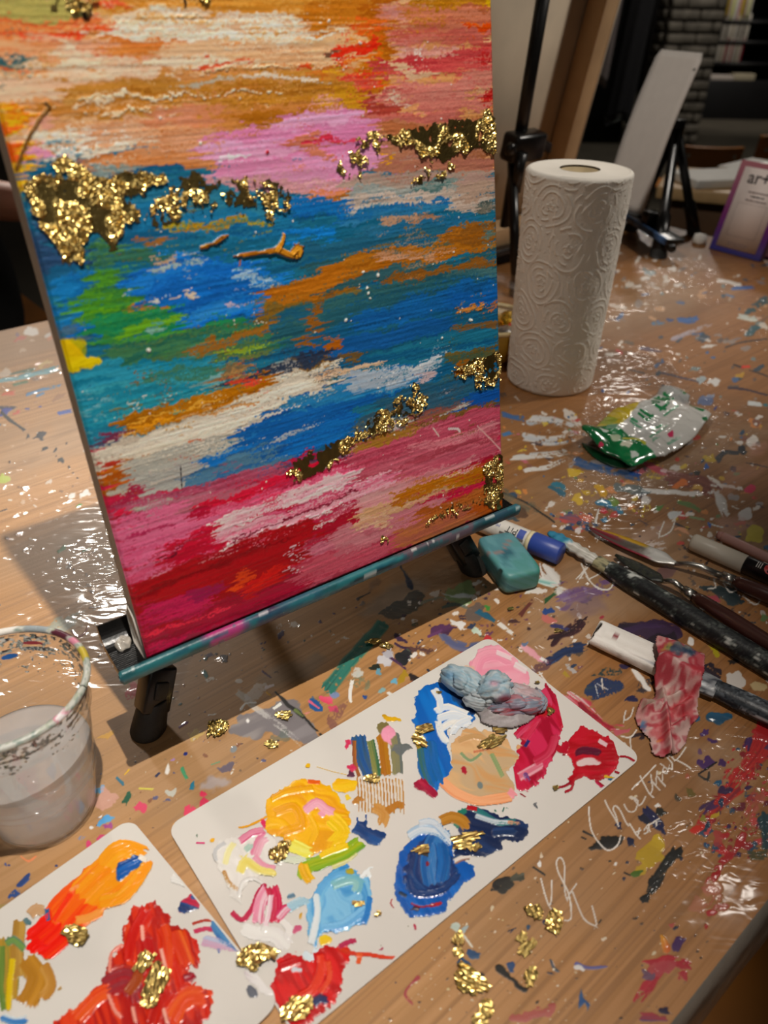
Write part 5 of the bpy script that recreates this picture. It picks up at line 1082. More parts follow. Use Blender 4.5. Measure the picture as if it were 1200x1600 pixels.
def curved_patch(p, d, hv, side, r, hl, hw, n=7):
    """small print on a barrel: half length hl along d, half width hw around the barrel"""
    vs = []; axis = p - side * (np.linalg.norm(side) * 0) ; c = p - side * r
    for i in (-1, 1):
        for j in range(n):
            a = (-1 + 2 * j / (n - 1)) * hw / r
            vs.append(c + d * hl * i + (side * math.cos(a) + hv * math.sin(a)) * (r + 0.00015))
    return np.array(vs), [(j, j + 1, n + j + 1, n + j) for j in range(n - 1)]

def text_on(name, s, p, ex, ey, nz, size, m, parent, bend=None, thick=0.00008, align='CENTER', weight=0.0):
    """real lettering: font outlines turned into a mesh lying at p, reading along ex, up ey"""
    cu = bpy.data.curves.new('t', 'FONT'); cu.body = s; cu.size = size; cu.align_x = align; cu.align_y = 'CENTER'; cu.extrude = thick; cu.resolution_u = 3
    cu.offset = weight
    o = bpy.data.objects.new('t', cu); COL.objects.link(o)
    dg = bpy.context.evaluated_depsgraph_get(); me = o.evaluated_get(dg).to_mesh()
    v = np.array([q.co[:] for q in me.vertices]); f = [tuple(q.vertices) for q in me.polygons]
    o.evaluated_get(dg).to_mesh_clear(); bpy.data.objects.remove(o); bpy.data.curves.remove(cu)
    if len(v) == 0: return None
    if bend:
        a = v[:, 1] / bend; c = p - nz * bend
        W = c + v[:, [0]] * ex + (np.cos(a)[:, None] * nz + np.sin(a)[:, None] * ey) * (bend + 0.0001 + v[:, [2]])
    else:
        W = p + v[:, [0]] * ex + v[:, [1]] * ey + v[:, [2]] * nz
    return obj(name, (W, f), m, parent, False)

def make_eraser():
    z = 0.0088
    c = at(793, 880, z); d = unit(at(818, 903, 0) - at(768, 838, 0)); w = V(-d[1], d[0], 0)
    bm = bmesh.new(); bmesh.ops.create_cube(bm, size=2); bmesh.ops.subdivide_edges(bm, edges=list(bm.edges), cuts=14, use_grid_fill=True)
    hs = V(0.0275, 0.0160, 0.0100)
    V_ = []
    for q in bm.verts:
        p = np.array(q.co); l = (np.abs(p) ** 7).sum() ** (1 / 7); p = p / l
        V_.append(p)
    v = np.array(V_); f = [tuple(x.index for x in q.verts) for q in bm.faces] if not bm.verts.index_update() else []
    bm.free()
    h = fbm(v[:, 0] * 2 + 3, v[:, 1] * 2 + v[:, 2] * 2, 4, 3)
    top = sst(0.2, 0.9, v[:, 2])
    col = ramp(C('2a5a68 4a8088 5f969c 54908f 4a8a80'), np.clip(h * 1.4 - 0.25 + 0.15 * v[:, 0], 0, 1))
    k = np.exp(-((v[:, 0] + 0.55) ** 2 / 0.3 + (v[:, 1] - 0.1) ** 2 / 0.8)) * top; col = col * (1 - 0.6 * k[:, None]) + C('5c8c96')[0] * 0.6 * k[:, None]
    k = (np.abs(v[:, 0] + 0.25 + 0.2 * np.sin(v[:, 1] * 3)) < 0.06) & (top > 0.6) & (v[:, 1] < 0.5); col[k] = C('8a7a78')[0]
    k = sst(0.55, 1, v[:, 1]) * sst(0, 1, v[:, 0]); col = col * (1 - .7 * k[:, None]) + C('1a7a58')[0] * .7 * k[:, None]
    W = V(c[0], c[1], z + 0.0015) + (v[:, [0]] * hs[0]) * d + (v[:, [1]] * hs[1]) * w + (v[:, [2]] * hs[2]) * Z
    o = obj('eraser', (W, f), vmat('teal_stained_rubber', 0.45, bump=0.15, bscale=200, Subsurface_Weight=0.05), None, True, cols=lin(col))
    tag(o, 'thick rounded teal eraser block beside the easel foot', 'eraser')

def brush_mottle(seed, cols, sc=(95, 3)):
    cc = C(cols)
    def fn(S_, A_):
        q = 0.7 * fbm(S_ * sc[0], A_ * sc[1] * 0.4, seed, 4) + 0.3 * vn(S_ * sc[0] * 2, A_ * 6, seed + 3)
        return ramp(cc, (q - 0.5) * 2.4 + 0.5)
    return fn

def make_brushes():
    MV = vmat('painted_handle', 0.4, bump=0.25, bscale=500); MB = vmat('bristles', 0.7, bump=0.5, bscale=1400)
    # long round brush crusted with paint
    r = 0.0062
    A, B, d, w = frame_px((858, 832), (1330, 1118), r)
    L = np.linalg.norm(B - A)
    t = thing('paintbrush', (A + B) / 2 - Z * r, 'long paintbrush with a blue and white tip and splattered black handle', 'paintbrush', None)
    def tip(S_, A_):
        n = fbm(S_ * 260, A_ * 1.2, 5, 3); c = ramp(C('c8c4ba e4e0d8 b8b4a8 d8d4ca'), vn(A_ * 6, S_ * 60, 8))
        k = sst(0.026, 0.014, S_ + (n - .5) * 0.02)[:, None]; c = c * (1 - k) + ramp(C('1f6a88 2f86a8 1a5a78'), n) * k
        k = (sst(0.8, 1.2, np.abs(A_ - 4.2)) < 0.3)[:, None] * 0.7; return c * (1 - k) + C('6a6238')[0] * k
    p = seglist(A, A + d * 0.052, 40); rad = [r * min(1, 0.45 + 1.0 * (i / 12)) * (0.9 + 0.1 * math.sin(i)) for i in range(40)]
    vtube('bristles', p, np.array(rad) * 1.02, tip, MB, t, 40, flat=0.62)
    vtube('ferrule', seglist(A + d * 0.050, A + d * 0.062, 20), 0.0064, brush_mottle(3, '8a8668 a8a07c 5a5848'), MV, t, 32, flat=0.75)
    rad = np.interp(np.linspace(0, 1, 260), [0, 0.1, 0.35, 1], [0.0066, 0.0082, 0.0088, 0.0084])
    vtube('handle', seglist(A + d * 0.062, B, 260), rad, brush_mottle(7, '0e1012 1a1c1c 15171a 2a2e2c 1a1c1e 4a504c 1e2020 8c908a c4c6c0'), MV, t, 36)
    # flat brush with thick white bristles, lying under the tissue
    r = 0.006
    A, B, d, w = frame_px((932, 988), (1330, 1176), r)
    t = thing('paintbrush', (A + B) / 2 - Z * r, 'flat paintbrush with a white bristle head under the red tissue', 'paintbrush')
    hd = 0.056; n = 60; k = 40; vs = []; cs = []
    Lh = hd
    for i in range(n):
        q = i / (n - 1); hw = 0.0125 * (1.0 - 0.06 * q) ; th = lerp(0.0035, 0.0055, q)
        for j in range(k):
            a = 2 * PI * j / k; x = math.copysign(abs(math.cos(a)) ** 0.5, math.cos(a)); y = math.copysign(abs(math.sin(a)) ** 0.6, math.sin(a))
            jag = 0.003 * (vn(x * 6, y * 2, 5) - 0.5) * (1 - q) * 2
            vs.append(A + d * (Lh * q + jag * (i == 0)) + w * x * hw + Z * (y * th * (1 + 0.15 * vn(x * 9, q * 4, 3)) + 0.0002))
            cs.append((q, x, y))
    cs = np.array(cs); nn = 0.5 * vn(cs[:, 1] * 14, cs[:, 0] * 2, 9) + 0.5 * fbm(cs[:, 0] * 5, cs[:, 1] * 5, 2, 3)
    col = ramp(C('c8c0b6 e6e0d8 f0ebe4 d4ccc4'), nn * 1.4 - 0.2); kk = (np.hypot((cs[:, 0] - 0.25) * 5, (cs[:, 1] + 0.1) * 3) < 0.35) & (nn > 0.45); col[kk] = C('8a3038')[0]
    kk = sst(0.7, 0.9, cs[:, 0] + (nn - .5) * .4)[:, None]; col = col * (1 - .8 * kk) + C('8a8c94')[0] * .8 * kk
    f = gridf(n, k, True).tolist() + [tuple(range(k - 1, -1, -1)), tuple((n - 1) * k + q for q in range(k))]
    obj('bristles', (np.array(vs), f), MB, t, True, cols=lin(col))
    vtube('ferrule', seglist(A + d * (hd - 0.004), A + d * (hd + 0.03), 30), np.linspace(0.0118, 0.0085, 30), brush_mottle(13, 'b8bcc0 8a8c90 4a4c54 c8c8c8'), MV, t, 36, flat=0.6, up=Z)
    vtube('handle', seglist(A + d * (hd + 0.028), B, 240), np.interp(np.linspace(0, 1, 240), [0, 0.25, 1], [0.0068, 0.0082, 0.0076]), brush_mottle(17, '14161c 262a30 3a4046 1c2026 5a6066 30363c 8a9096 b4b8bc'), MV, t, 36, flat=0.8, up=Z)

def make_knives():
    MV = vmat('palette_knife_paint', 0.3, metal=0.0)
    WOODM = mat('dark_brown_wood', rgb(62, 32, 26), 0.28, var=0.2, scale=40, coat=0.4)
    def knife(tip, neck, ferr, end, rz, bw, colf, label, metal):
        a, b, c, e = at(*tip, 0.004), at(*neck, 0.005), at(*ferr, rz), at(*end, rz)
        d = unit(b - a); w = V(-d[1], d[0], 0); L = np.linalg.norm(b - a)
        t = thing('palette_knife', (a + e) / 2 * V(1, 1, 0), label, 'palette knife', 'palette knives')
        n, k = 60, 15; vs = []; tt = []
        for i in range(n):
            q = i / (n - 1); hw = bw * (math.sin(min(1, q * 1.7 + 0.03) * PI / 2) ** 0.7) * (1 - sst(0.82, 1.0, q) * 0.72)
            for j in range(k):
                s = -1 + 2 * j / (k - 1); vs.append(a + d * L * q + w * hw * s + Z * (0.0012 * (1 - s * s) + 0.0008 * q)); tt.append((q, s))
        tt = np.array(tt); f = gridf(n, k).tolist()
        o = obj('blade', (np.array(vs), f), M_STEEL if metal is None else metal, t, True, cols=lin(np.clip(colf(tt[:, 0], tt[:, 1]), 0, 1))); solid(o, 0.0007, -1)
        mid = lerp(b, c, 0.5) + Z * 0.003
        obj('neck', tube([b - d * 0.002, lerp(b, mid, .5) + Z * 0.002, mid + Z * 0.001, c], [0.0018, 0.0022, 0.0024, 0.0028], 16), M_STEEL, t)
        dh = unit(e - c); obj('ferrule', tube([c, c + dh * 0.009], [0.0040, 0.0046], 24), M_STEEL, t)
        Lh = np.linalg.norm(e - c); obj('handle', tube([c + dh * (0.009 + (Lh - 0.009) * q) for q in (0, .06, .3, .7, 1)], [0.0044, 0.0058, 0.0068, 0.0062, 0.0060], 28, flat=0.9), WOODM, t)
        return t
    m, nt, b = _nodes('painted_steel_blade'); at_ = nt.nodes.new('ShaderNodeVertexColor'); at_.layer_name = 'pigment'; nt.links.new(at_.outputs[0], b.inputs['Base Color']); setin(b, Roughness=0.38, Metallic=0.45)
    def c1(q, s):
        n = fbm(q * 14, s * 1.5, 5, 3)
        c = np.repeat(C('e4e2dc')[0][None], len(q), 0)
        k = sst(0.78, 0.5, q + (n - .5) * .2)[:, None]; c = c * (1 - k) + ramp(C('5a5248 6a6058 8a8478'), n) * k
        k = (sst(0.05, 0.35, s + (n - .5) * .6) * sst(0.68, 0.6, q))[:, None]; c = c * (1 - k) + C('e0ac1c')[0] * k
        k = (sst(0.45, 0.25, q) * sst(0.5, 0.1, s) * sst(-0.7, -0.3, s))[:, None]; c = c * (1 - k) + C('8a2434')[0] * k
        k = (sst(-0.75, -0.95, s) * sst(.8, .7, q))[:, None]; return c * (1 - k) + C('a8283c')[0] * k
    def c2(q, s):
        n = fbm(q * 14, s * 2, 8, 3); return ramp(C('1c1e1c 3a3c30 2a2c2a 5a5a48'), n * 1.6 - .3)
    knife((922, 826), (1055, 882), (1128, 900), (1310, 976), 0.0068, 0.0085, c1, 'palette knife whose blade carries yellow and crimson paint', m)
    m2, nt, b = _nodes('dirty_steel_blade'); at_ = nt.nodes.new('ShaderNodeVertexColor'); at_.layer_name = 'pigment'; nt.links.new(at_.outputs[0], b.inputs['Base Color']); setin(b, Roughness=0.45, Metallic=0.3)
    knife((962, 868), (1036, 910), (1068, 922), (1310, 1075), 0.0068, 0.0062, c2, 'palette knife with a dark dirty blade beside the long brush', m2)

def make_marker():
    r = 0.0075
    A, B, d, w = frame_px((1081, 846), (1290, 936), r)
    t = thing('paint_marker', (A + B) / 2 - Z * r, 'black paint marker with a white cap and red and blue dots', 'marker')
    cap = 0.044
    obj('cap', tube([A, A + d * 0.0012, A + d * 0.003, A + d * cap], [r - 0.0012, r - 0.0003, r, r + 0.0002], 40), mat('ivory_cap', rgb(206, 196, 180), 0.4, var=0.03), t, label='ivory white cap')
    obj('barrel', tube([A + d * cap, A + d * (cap + 0.001), B], [r - 0.0005, r + 0.0002, r + 0.0002], 40), mat('black_barrel', rgb(18, 16, 18), 0.28, var=0.1), t)
    side = unit(V(-0.05, -0.45, 0.89)); side = unit(side - d * (side @ d)); hv = np.cross(side, d)
    def disc(q, rr, m, nm):
        n = 24; vs = []; c0 = A + d * (cap + q)
        vs.append(c0 + side * (r + 0.0004))
        for i in range(n):
            a = 2 * PI * i / n; x = rr * math.cos(a); y = rr * math.sin(a) / r
            vs.append(c0 + d * x + (side * math.cos(y) + hv * math.sin(y)) * (r + 0.0004))
        obj(nm, (np.array(vs), [(0, 1 + i, 1 + (i + 1) % n) for i in range(n)]), m, t, label=None)
    disc(0.0195, 0.0045, mat('red_print', rgb(206, 40, 40), 0.4), 'printed_dot'); disc(0.0285, 0.0046, mat('blue_dot_print', rgb(32, 92, 190), 0.4), 'printed_dot')
    MW = mat('white_print', rgb(220, 214, 208), 0.5)
    for k in range(3): obj('printed_line', curved_patch(A + d * (cap + 0.0095 + k * 0.0016) + side * (r + 0.0002), d, hv, side, r, 0.0003, 0.0028), MW, t)
    s2 = unit(side + hv * (1.0 if (hv[2] * 0 + hv @ V(0, 1, 0)) > 0 else -1.0) * 0.75)
    obj('printed_line', curved_patch(A + d * (cap + 0.024) + s2 * (r + 0.0002), d, np.cross(s2, d), s2, r, 0.012, 0.0006), MW, t)
    # pink pencil behind it
    r = 0.0042
    A, B, d, w = frame_px((1128, 838), (1330, 934), r)
    t = thing('pencil', (A + B) / 2 - Z * r, 'pale pink pencil lying behind the paint marker', 'pencil')
    obj('shaft', tube([A, A + d * 0.001, B], [r * 0.8, r, r], 6 * 3), mat('pink_lacquer', rgb(206, 160, 152), 0.35, var=0.04), t)
    obj('end_cap', tube([A - d * 0.004, A], [r * 0.75, r * 0.9], 18), mat('pink_rubber', rgb(190, 140, 132), 0.6), t)

def sheet_px(name, m, poly, zfun, colfun, step, label, cat, parent=None, thick=0.0004, rag=0.0, zb=0.0):
    """thin crumpled sheet: outline given by photo positions on the table plane, height by zfun(u, v, edge distance)"""
    W = np.array([at(*p, zb)[:2] for p in poly]); Wd = smooth_path(W, step * 3, True)
    x0, y0 = Wd.min(0) - 0.004; x1, y1 = Wd.max(0) + 0.004
    nx, ny = int((x1 - x0) / step) + 2, int((y1 - y0) / step) + 2
    X, Y = np.meshgrid(np.linspace(x0, x1, nx), np.linspace(y0, y1, ny)); x = X.ravel(); y = Y.ravel()
    wx = x + (fbm(x * 120, y * 120, 3, 2) - .5) * rag; wy = y + (fbm(x * 120, y * 120, 4, 2) - .5) * rag
    ins = np.zeros(len(x), bool); dm = np.full(len(x), 1e9); n = len(Wd)
    for i in range(n):
        ax, ay = Wd[i]; bx, by = Wd[(i + 1) % n]; cnd = (ay > wy) != (by > wy)
        if by != ay: ins ^= cnd & (wx < (bx - ax) * (wy - ay) / (by - ay) + ax)
        dx, dy = bx - ax, by - ay; q = np.clip(((wx - ax) * dx + (wy - ay) * dy) / (dx * dx + dy * dy + 1e-15), 0, 1)
        dm = np.minimum(dm, (wx - ax - q * dx) ** 2 + (wy - ay - q * dy) ** 2)
    d = np.sqrt(dm) * np.where(ins, 1, 0)
    z = zfun(x, y, d); F = gridf(ny, nx); F = F[ins[F].all(1)]
    used, inv = np.unique(F, return_inverse=True)
    P = np.stack([x, y, z], -1)[used]; inv = inv.reshape(-1, 4)
    px, py = photo(np.stack([x, y, np.full(len(x), zb)], -1)[used])
    o = obj(name, (P, inv), m, parent, True, cols=lin(np.clip(colfun(px, py, x[used], y[used], P[:, 2]), 0, 1)))
    if thick: solid(o, thick, -1)
    return tag(o, label, cat) if label else o

def make_packet():
    M = vmat('foil_sachet', 0.18, bump=0.25, bscale=110, coat=0.6)
    poly = [(905, 682), (930, 662), (958, 636), (985, 628), (1020, 618), (1032, 602), (1052, 600), (1078, 612), (1080, 628), (1112, 640), (1106, 655), (1080, 685), (1045, 706), (1022, 712), (990, 724), (968, 712), (940, 702)]
    A = at(915, 700); B = at(1095, 632); e = unit(B - A); nn = V(-e[1], e[0], 0)
    def zf(x, y, d):
        pillow = 0.011 * np.clip(d / 0.022, 0, 1) ** 0.6
        s = (x - A[0]) * e[0] + (y - A[1]) * e[1]; t = (x - A[0]) * nn[0] + (y - A[1]) * nn[1]
        w = 0.006 * (fbm(s * 38 + 2, t * 30, 5, 3) - 0.5) + 0.0035 * np.abs(vn(s * 60, t * 45, 9) - 0.5)
        lift = 0.016 * sst(0.03, -0.005, s) * sst(-0.01, 0.02, t + 0.02) + 0.006
        return 0.0022 + pillow + np.abs(w) + lift * np.clip(1 - d / 0.05, 0.2, 1) * 0.8
    def cf(px, py, x, y, z):
        S = Surf(px, py, C('dcdad4')[0])
        S.blob([(895, 690), (932, 652), (948, 662), (1024, 708), (1035, 716), (985, 735)], '117a44 0f6e3c 1a8a50', 40, rag=1, soft=1)
        S.blob([(926, 658), (954, 628), (1000, 624), (974, 664), (950, 668)], 'ecd030 d8c030 c8bc50', 0, rag=1.5, soft=1); S.blob([(930, 656), (944, 648), (965, 658), (955, 668)], '9ab040', 0, rag=1, a=.8)
        S.blob([(984, 662), (1006, 630), (1046, 630), (1010, 690), (998, 688)], 'c8ccca d0d2d0', 30, rag=2, a=.6)
        S.stroke([(1002, 632), (1015, 624), (1030, 618)], 8, 'f0f2f0 d8e0dc', dry=.2)
        S.blob([(1028, 615), (1034, 598), (1056, 596), (1082, 612), (1080, 634), (1050, 630)], 'a0a2a0 b0b2b0', 0, rag=2)
        G = '128048'
        # blocky green print
        for p in [[(996, 650), (1012, 660)], [(999, 645), (1018, 655)], [(1012, 660), (1020, 652)], [(1006, 651), (1010, 646)], [(1018, 628), (1030, 634)], [(1022, 622), (1042, 632)], [(1026, 640), (1040, 644)], [(1030, 645), (1044, 634)], [(1018, 634), (1026, 640)], [(1034, 624), (1046, 630)], [(1028, 620), (1030, 626)], [(1036, 618), (1042, 622)]]: S.stroke(p, 4.5, G, jag=.1, dry=0)
        S.dots([(1038, 616), (1044, 622), (1050, 628), (1064, 611), (1070, 613)], 3.2, G)
        for p in [[(984, 662), (1002, 674)], [(1014, 690), (1044, 668)], [(1018, 676), (1034, 668)], [(1036, 654), (1058, 638)], [(1042, 696), (1062, 684)], [(1018, 694), (1030, 688)], [(985, 658), (996, 664)]]: S.stroke(p, 4, '3a9a68 8ab8a0', dry=.45, jag=.2)
        E_ = lambda x_, y_, rx, ry, c: S.blob(ell(x_, y_, rx, ry), c, 0, rag=1.5, soft=1)
        E_(1048, 683, 5, 4, 'd83a68'); E_(943, 680, 8, 5, 'e8efe8'); E_(978, 698, 9, 5, 'f0f0d8'); E_(962, 690, 8, 6, 'c8d8b8'); E_(938, 698, 5, 3, 'd83a60'); E_(955, 672, 10, 5, '7ab090'); E_(990, 712, 7, 5, 'e8f0e8')
        S.stroke([(972, 690), (990, 690), (1008, 698)], 4, 'c8c840 e0d850', dry=.2)
        S.stroke([(1078, 634), (1090, 640), (1100, 642)], 7, G); S.stroke([(1098, 656), (1106, 652)], 6, G)
        return S.c
    o = sheet_px('wipes_sachet', M, poly, zf, cf, 0.0009, 'crumpled green, white and yellow sachet lying right of the roll', 'packet', thick=0.0008, zb=0.012)
    # open dark green underside flap
    poly2 = [(908, 690), (935, 700), (965, 712), (992, 724), (985, 730), (955, 728), (925, 712)]
    def z2(x, y, d): return 0.001 + 0.004 * np.clip(d / 0.012, 0, 1)
    f = sheet_px('sachet_flap', vmat('dark_green_foil', 0.3), poly2, z2, lambda px, py, x, y, z: ramp(C('0c4a28 0a3a20'), vn(px * .1, py * .1, 3)), 0.0012, None, None, thick=0.0004, zb=0.002)
    w = wloc(o); f.parent = o; f.location = tuple(np.array(f.location) - w)

def make_tissues():
    M = vmat('wet_tissue', 0.55, bump=0.35, bscale=700)
    zc = 0.0026
    # blue-grey crumpled tissue on the palette: gathered lobes that overlap
    ALL = []; CO = []
    for li, (px, py, rx, ry, rz, an, cc, k) in enumerate([(725, 1066, .0150, .0088, .0105, -34, '6f92aa 8fabb8 a6b6bc 7898ae', 9), (774, 1078, .0125, .0118, .0128, 20, '9fb0b6 b2bcc0 8eaab8 a8b4b8', 13), (750, 1088, .0115, .0095, .0080, -10, '98a8b0 a8b0b4 8aa0ac', 8),
                                                         (812, 1088, .0150, .0092, .0075, -22, 'b0a6a8 b89ea0 a4a2a8 bcaeb0', 8), (806, 1104, .0175, .0070, .0075, 8, '8a94a4 7a8494 a87078 98a0ac', 10), (838, 1096, .0075, .0080, .0055, 60, 'a8a0a4 8c98a8 b4a0a4', 7)]):
        bm = bmesh.new(); bmesh.ops.create_icosphere(bm, subdivisions=5, radius=1.0); bm.verts.index_update()
        n = np.array([q.co[:] for q in bm.verts]); f = [tuple(x.index for x in q.verts) for q in bm.faces]; bm.free()
        th = np.arctan2(n[:, 2], n[:, 1]); w = fbm(n[:, 0] * 1.6 + li * 9, n[:, 1] * 1.6 + n[:, 2], li + 3, 3) - 0.5
        gather = 0.045 * np.sin(th * k + 5 * w + n[:, 0] * 2) * sst(0.15, 0.9, np.abs(n[:, 0])) + 0.02 * np.sin(th * 3 * k + 9 * w)
        crease = -0.20 * np.exp(-((vn(n[:, 0] * 1.3 + li, n[:, 1] * 1.5 + n[:, 2], li + 20) - 0.5) / 0.045) ** 2)
        r = 1 + 0.42 * w + gather + crease; a_ = math.radians(an); ca, sa = math.cos(a_), math.sin(a_); c0 = at(px, py, zc + rz * 0.75)
        x_, y_ = n[:, 0] * r * rx, n[:, 1] * r * ry; z_ = n[:, 2] * r * rz
        P = np.stack([c0[0] + x_ * ca - y_ * sa, c0[1] + x_ * sa + y_ * ca, np.maximum(zc + 0.0008 + 0.0004 * w, c0[2] + z_)], -1)
        q = 0.6 * (w + .5) + 0.4 * vn(th * 9, n[:, 0] * 3, li); col = ramp(C(cc), (q - .5) * 1.5 + .5)
        gx, gy = photo(P)
        for (cx, cy, r_, c1) in [(790, 1094, 13, '7a2a38'), (778, 1100, 9, '54505c'), (806, 1108, 12, '8a2030'), (772, 1068, 7, 'b890a0'), (703, 1056, 12, '5a88aa'), (826, 1080, 10, 'b89a9e')]:
            t_ = (0.85 * np.exp(-((gx - cx) ** 2 + ((gy - cy) * 1.7) ** 2) / r_ ** 2) * (0.4 + 0.9 * (q > .48))).clip(0, .9)[:, None]; col = col * (1 - t_) + C(c1)[0] * t_
        ALL.append((P, f)); CO.append(col)
    o = obj('wet_tissue', join(*ALL), M, None, True, cols=lin(np.clip(np.concatenate(CO), 0, 1))); tag(o, 'crumpled blue-grey wet tissue lying on the white palette card', 'tissue')
    poly = [(735, 1096), (770, 1102), (810, 1108), (842, 1100), (838, 1118), (822, 1132), (790, 1138), (755, 1130), (748, 1118)]
    def zf2(x, y, d):
        return zc + 0.001 + 0.0045 * np.clip(d / 0.006, 0, 1) * (0.6 + 0.8 * fbm(x * 160, y * 260, 4, 2))
    f = sheet_px('tissue_flap', M, poly, zf2, lambda px, py, x, y, z: ramp(C('8a8488 a29a9c 96908f b0a8a8'), fbm(px * .06, py * .2, 5, 3) * 1.4 - .2), 0.0008, None, None, zb=0.004)
    w = wloc(o); f.parent = o; f.location = tuple(np.array(f.location) - w)
    # red-stained tissue draped over the flat brush
    poly = [(1022, 1012), (1060, 1014), (1102, 1014), (1098, 1045), (1092, 1075), (1094, 1105), (1082, 1130), (1072, 1158), (1050, 1176), (1026, 1174), (1016, 1150), (1000, 1130), (996, 1105), (1004, 1086), (1026, 1080), (1020, 1050), (1018, 1030)]
    A, B = at(932, 988, 0.006), at(1215, 1122, 0.006); dd = unit(B - A); nn = V(-dd[1], dd[0], 0)
    def zf3(x, y, d):
        t = (x - A[0]) * nn[0] + (y - A[1]) * nn[1]; px, py = photo(np.stack([x, y, np.full(len(x), 0.006)], -1))
        over = 0.0175 * np.exp(-(np.clip(np.abs(t) - 0.008, 0, 1) / 0.009) ** 2)
        rid = 0.0
        for (p, q, h, s) in [((1030, 1050), (1095, 1090), .006, 6), ((1010, 1108), (1085, 1078), .006, 5), ((1034, 1080), (1048, 1170), .007, 5), ((1060, 1110), (1080, 1095), .005, 6), ((1004, 1095), (1030, 1105), .006, 5), ((1050, 1140), (1075, 1120), .004, 6)]:
            ax, ay = p; bx, by = q; ux, uy = bx - ax, by - ay; k = np.clip(((px - ax) * ux + (py - ay) * uy) / (ux * ux + uy * uy), 0, 1)
            dist = np.hypot(px - ax - k * ux, py - ay - k * uy); rid = np.maximum(rid, h * np.exp(-(dist / s) ** 2))
        base = 0.0015 + 0.006 * np.clip(d / 0.012, 0, 1) * fbm(x * 60, y * 60, 7, 3)
        return base + np.maximum(over, rid * 1.0) + 0.4 * np.minimum(over, rid) + 0.0008 * vn(x * 300, y * 300, 3)
    def cf3(px, py, x, y, z):
        S = Surf(px, py, C('b87878')[0]); n = fbm(px * .04, py * .05, 3, 3); S.c[:] = ramp(C('b05058 c08a86 a83a44 c8a49e b06a6c'), n * 1.8 - .4)
        e_ = lambda a, b, rx, ry, c, al: S.blob(ell(a, b, rx, ry), c, 20, a=al, rag=6, soft=6)
        e_(1085, 1050, 16, 40, 'b42c38 a8303c', .75); e_(1070, 1105, 22, 22, 'b43038', .6); e_(1035, 1140, 20, 18, 'b83840 c05050', .6); e_(1045, 1090, 18, 14, 'c8b0a4', .75); e_(1012, 1095, 14, 12, '9a8272', .8); e_(1052, 1040, 24, 12, '2f4a5c 1f3a50 5a6a68', .85); e_(1068, 1045, 12, 8, '1a3450', .8); e_(1034, 1038, 7, 8, 'b0a040', .7); e_(1006, 1132, 7, 9, '2a70a0', .85); e_(1032, 1152, 7, 4, 'e08a28', .8); e_(1040, 1165, 18, 8, 'c09a98', .6); e_(1058, 1160, 12, 14, 'c8aaa4', .5)
        return S.c
    sheet_px('stained_tissue', M, poly, zf3, cf3, 0.0008, 'red-stained wet tissue draped over the flat white brush', 'tissue', rag=0.003, zb=0.006)

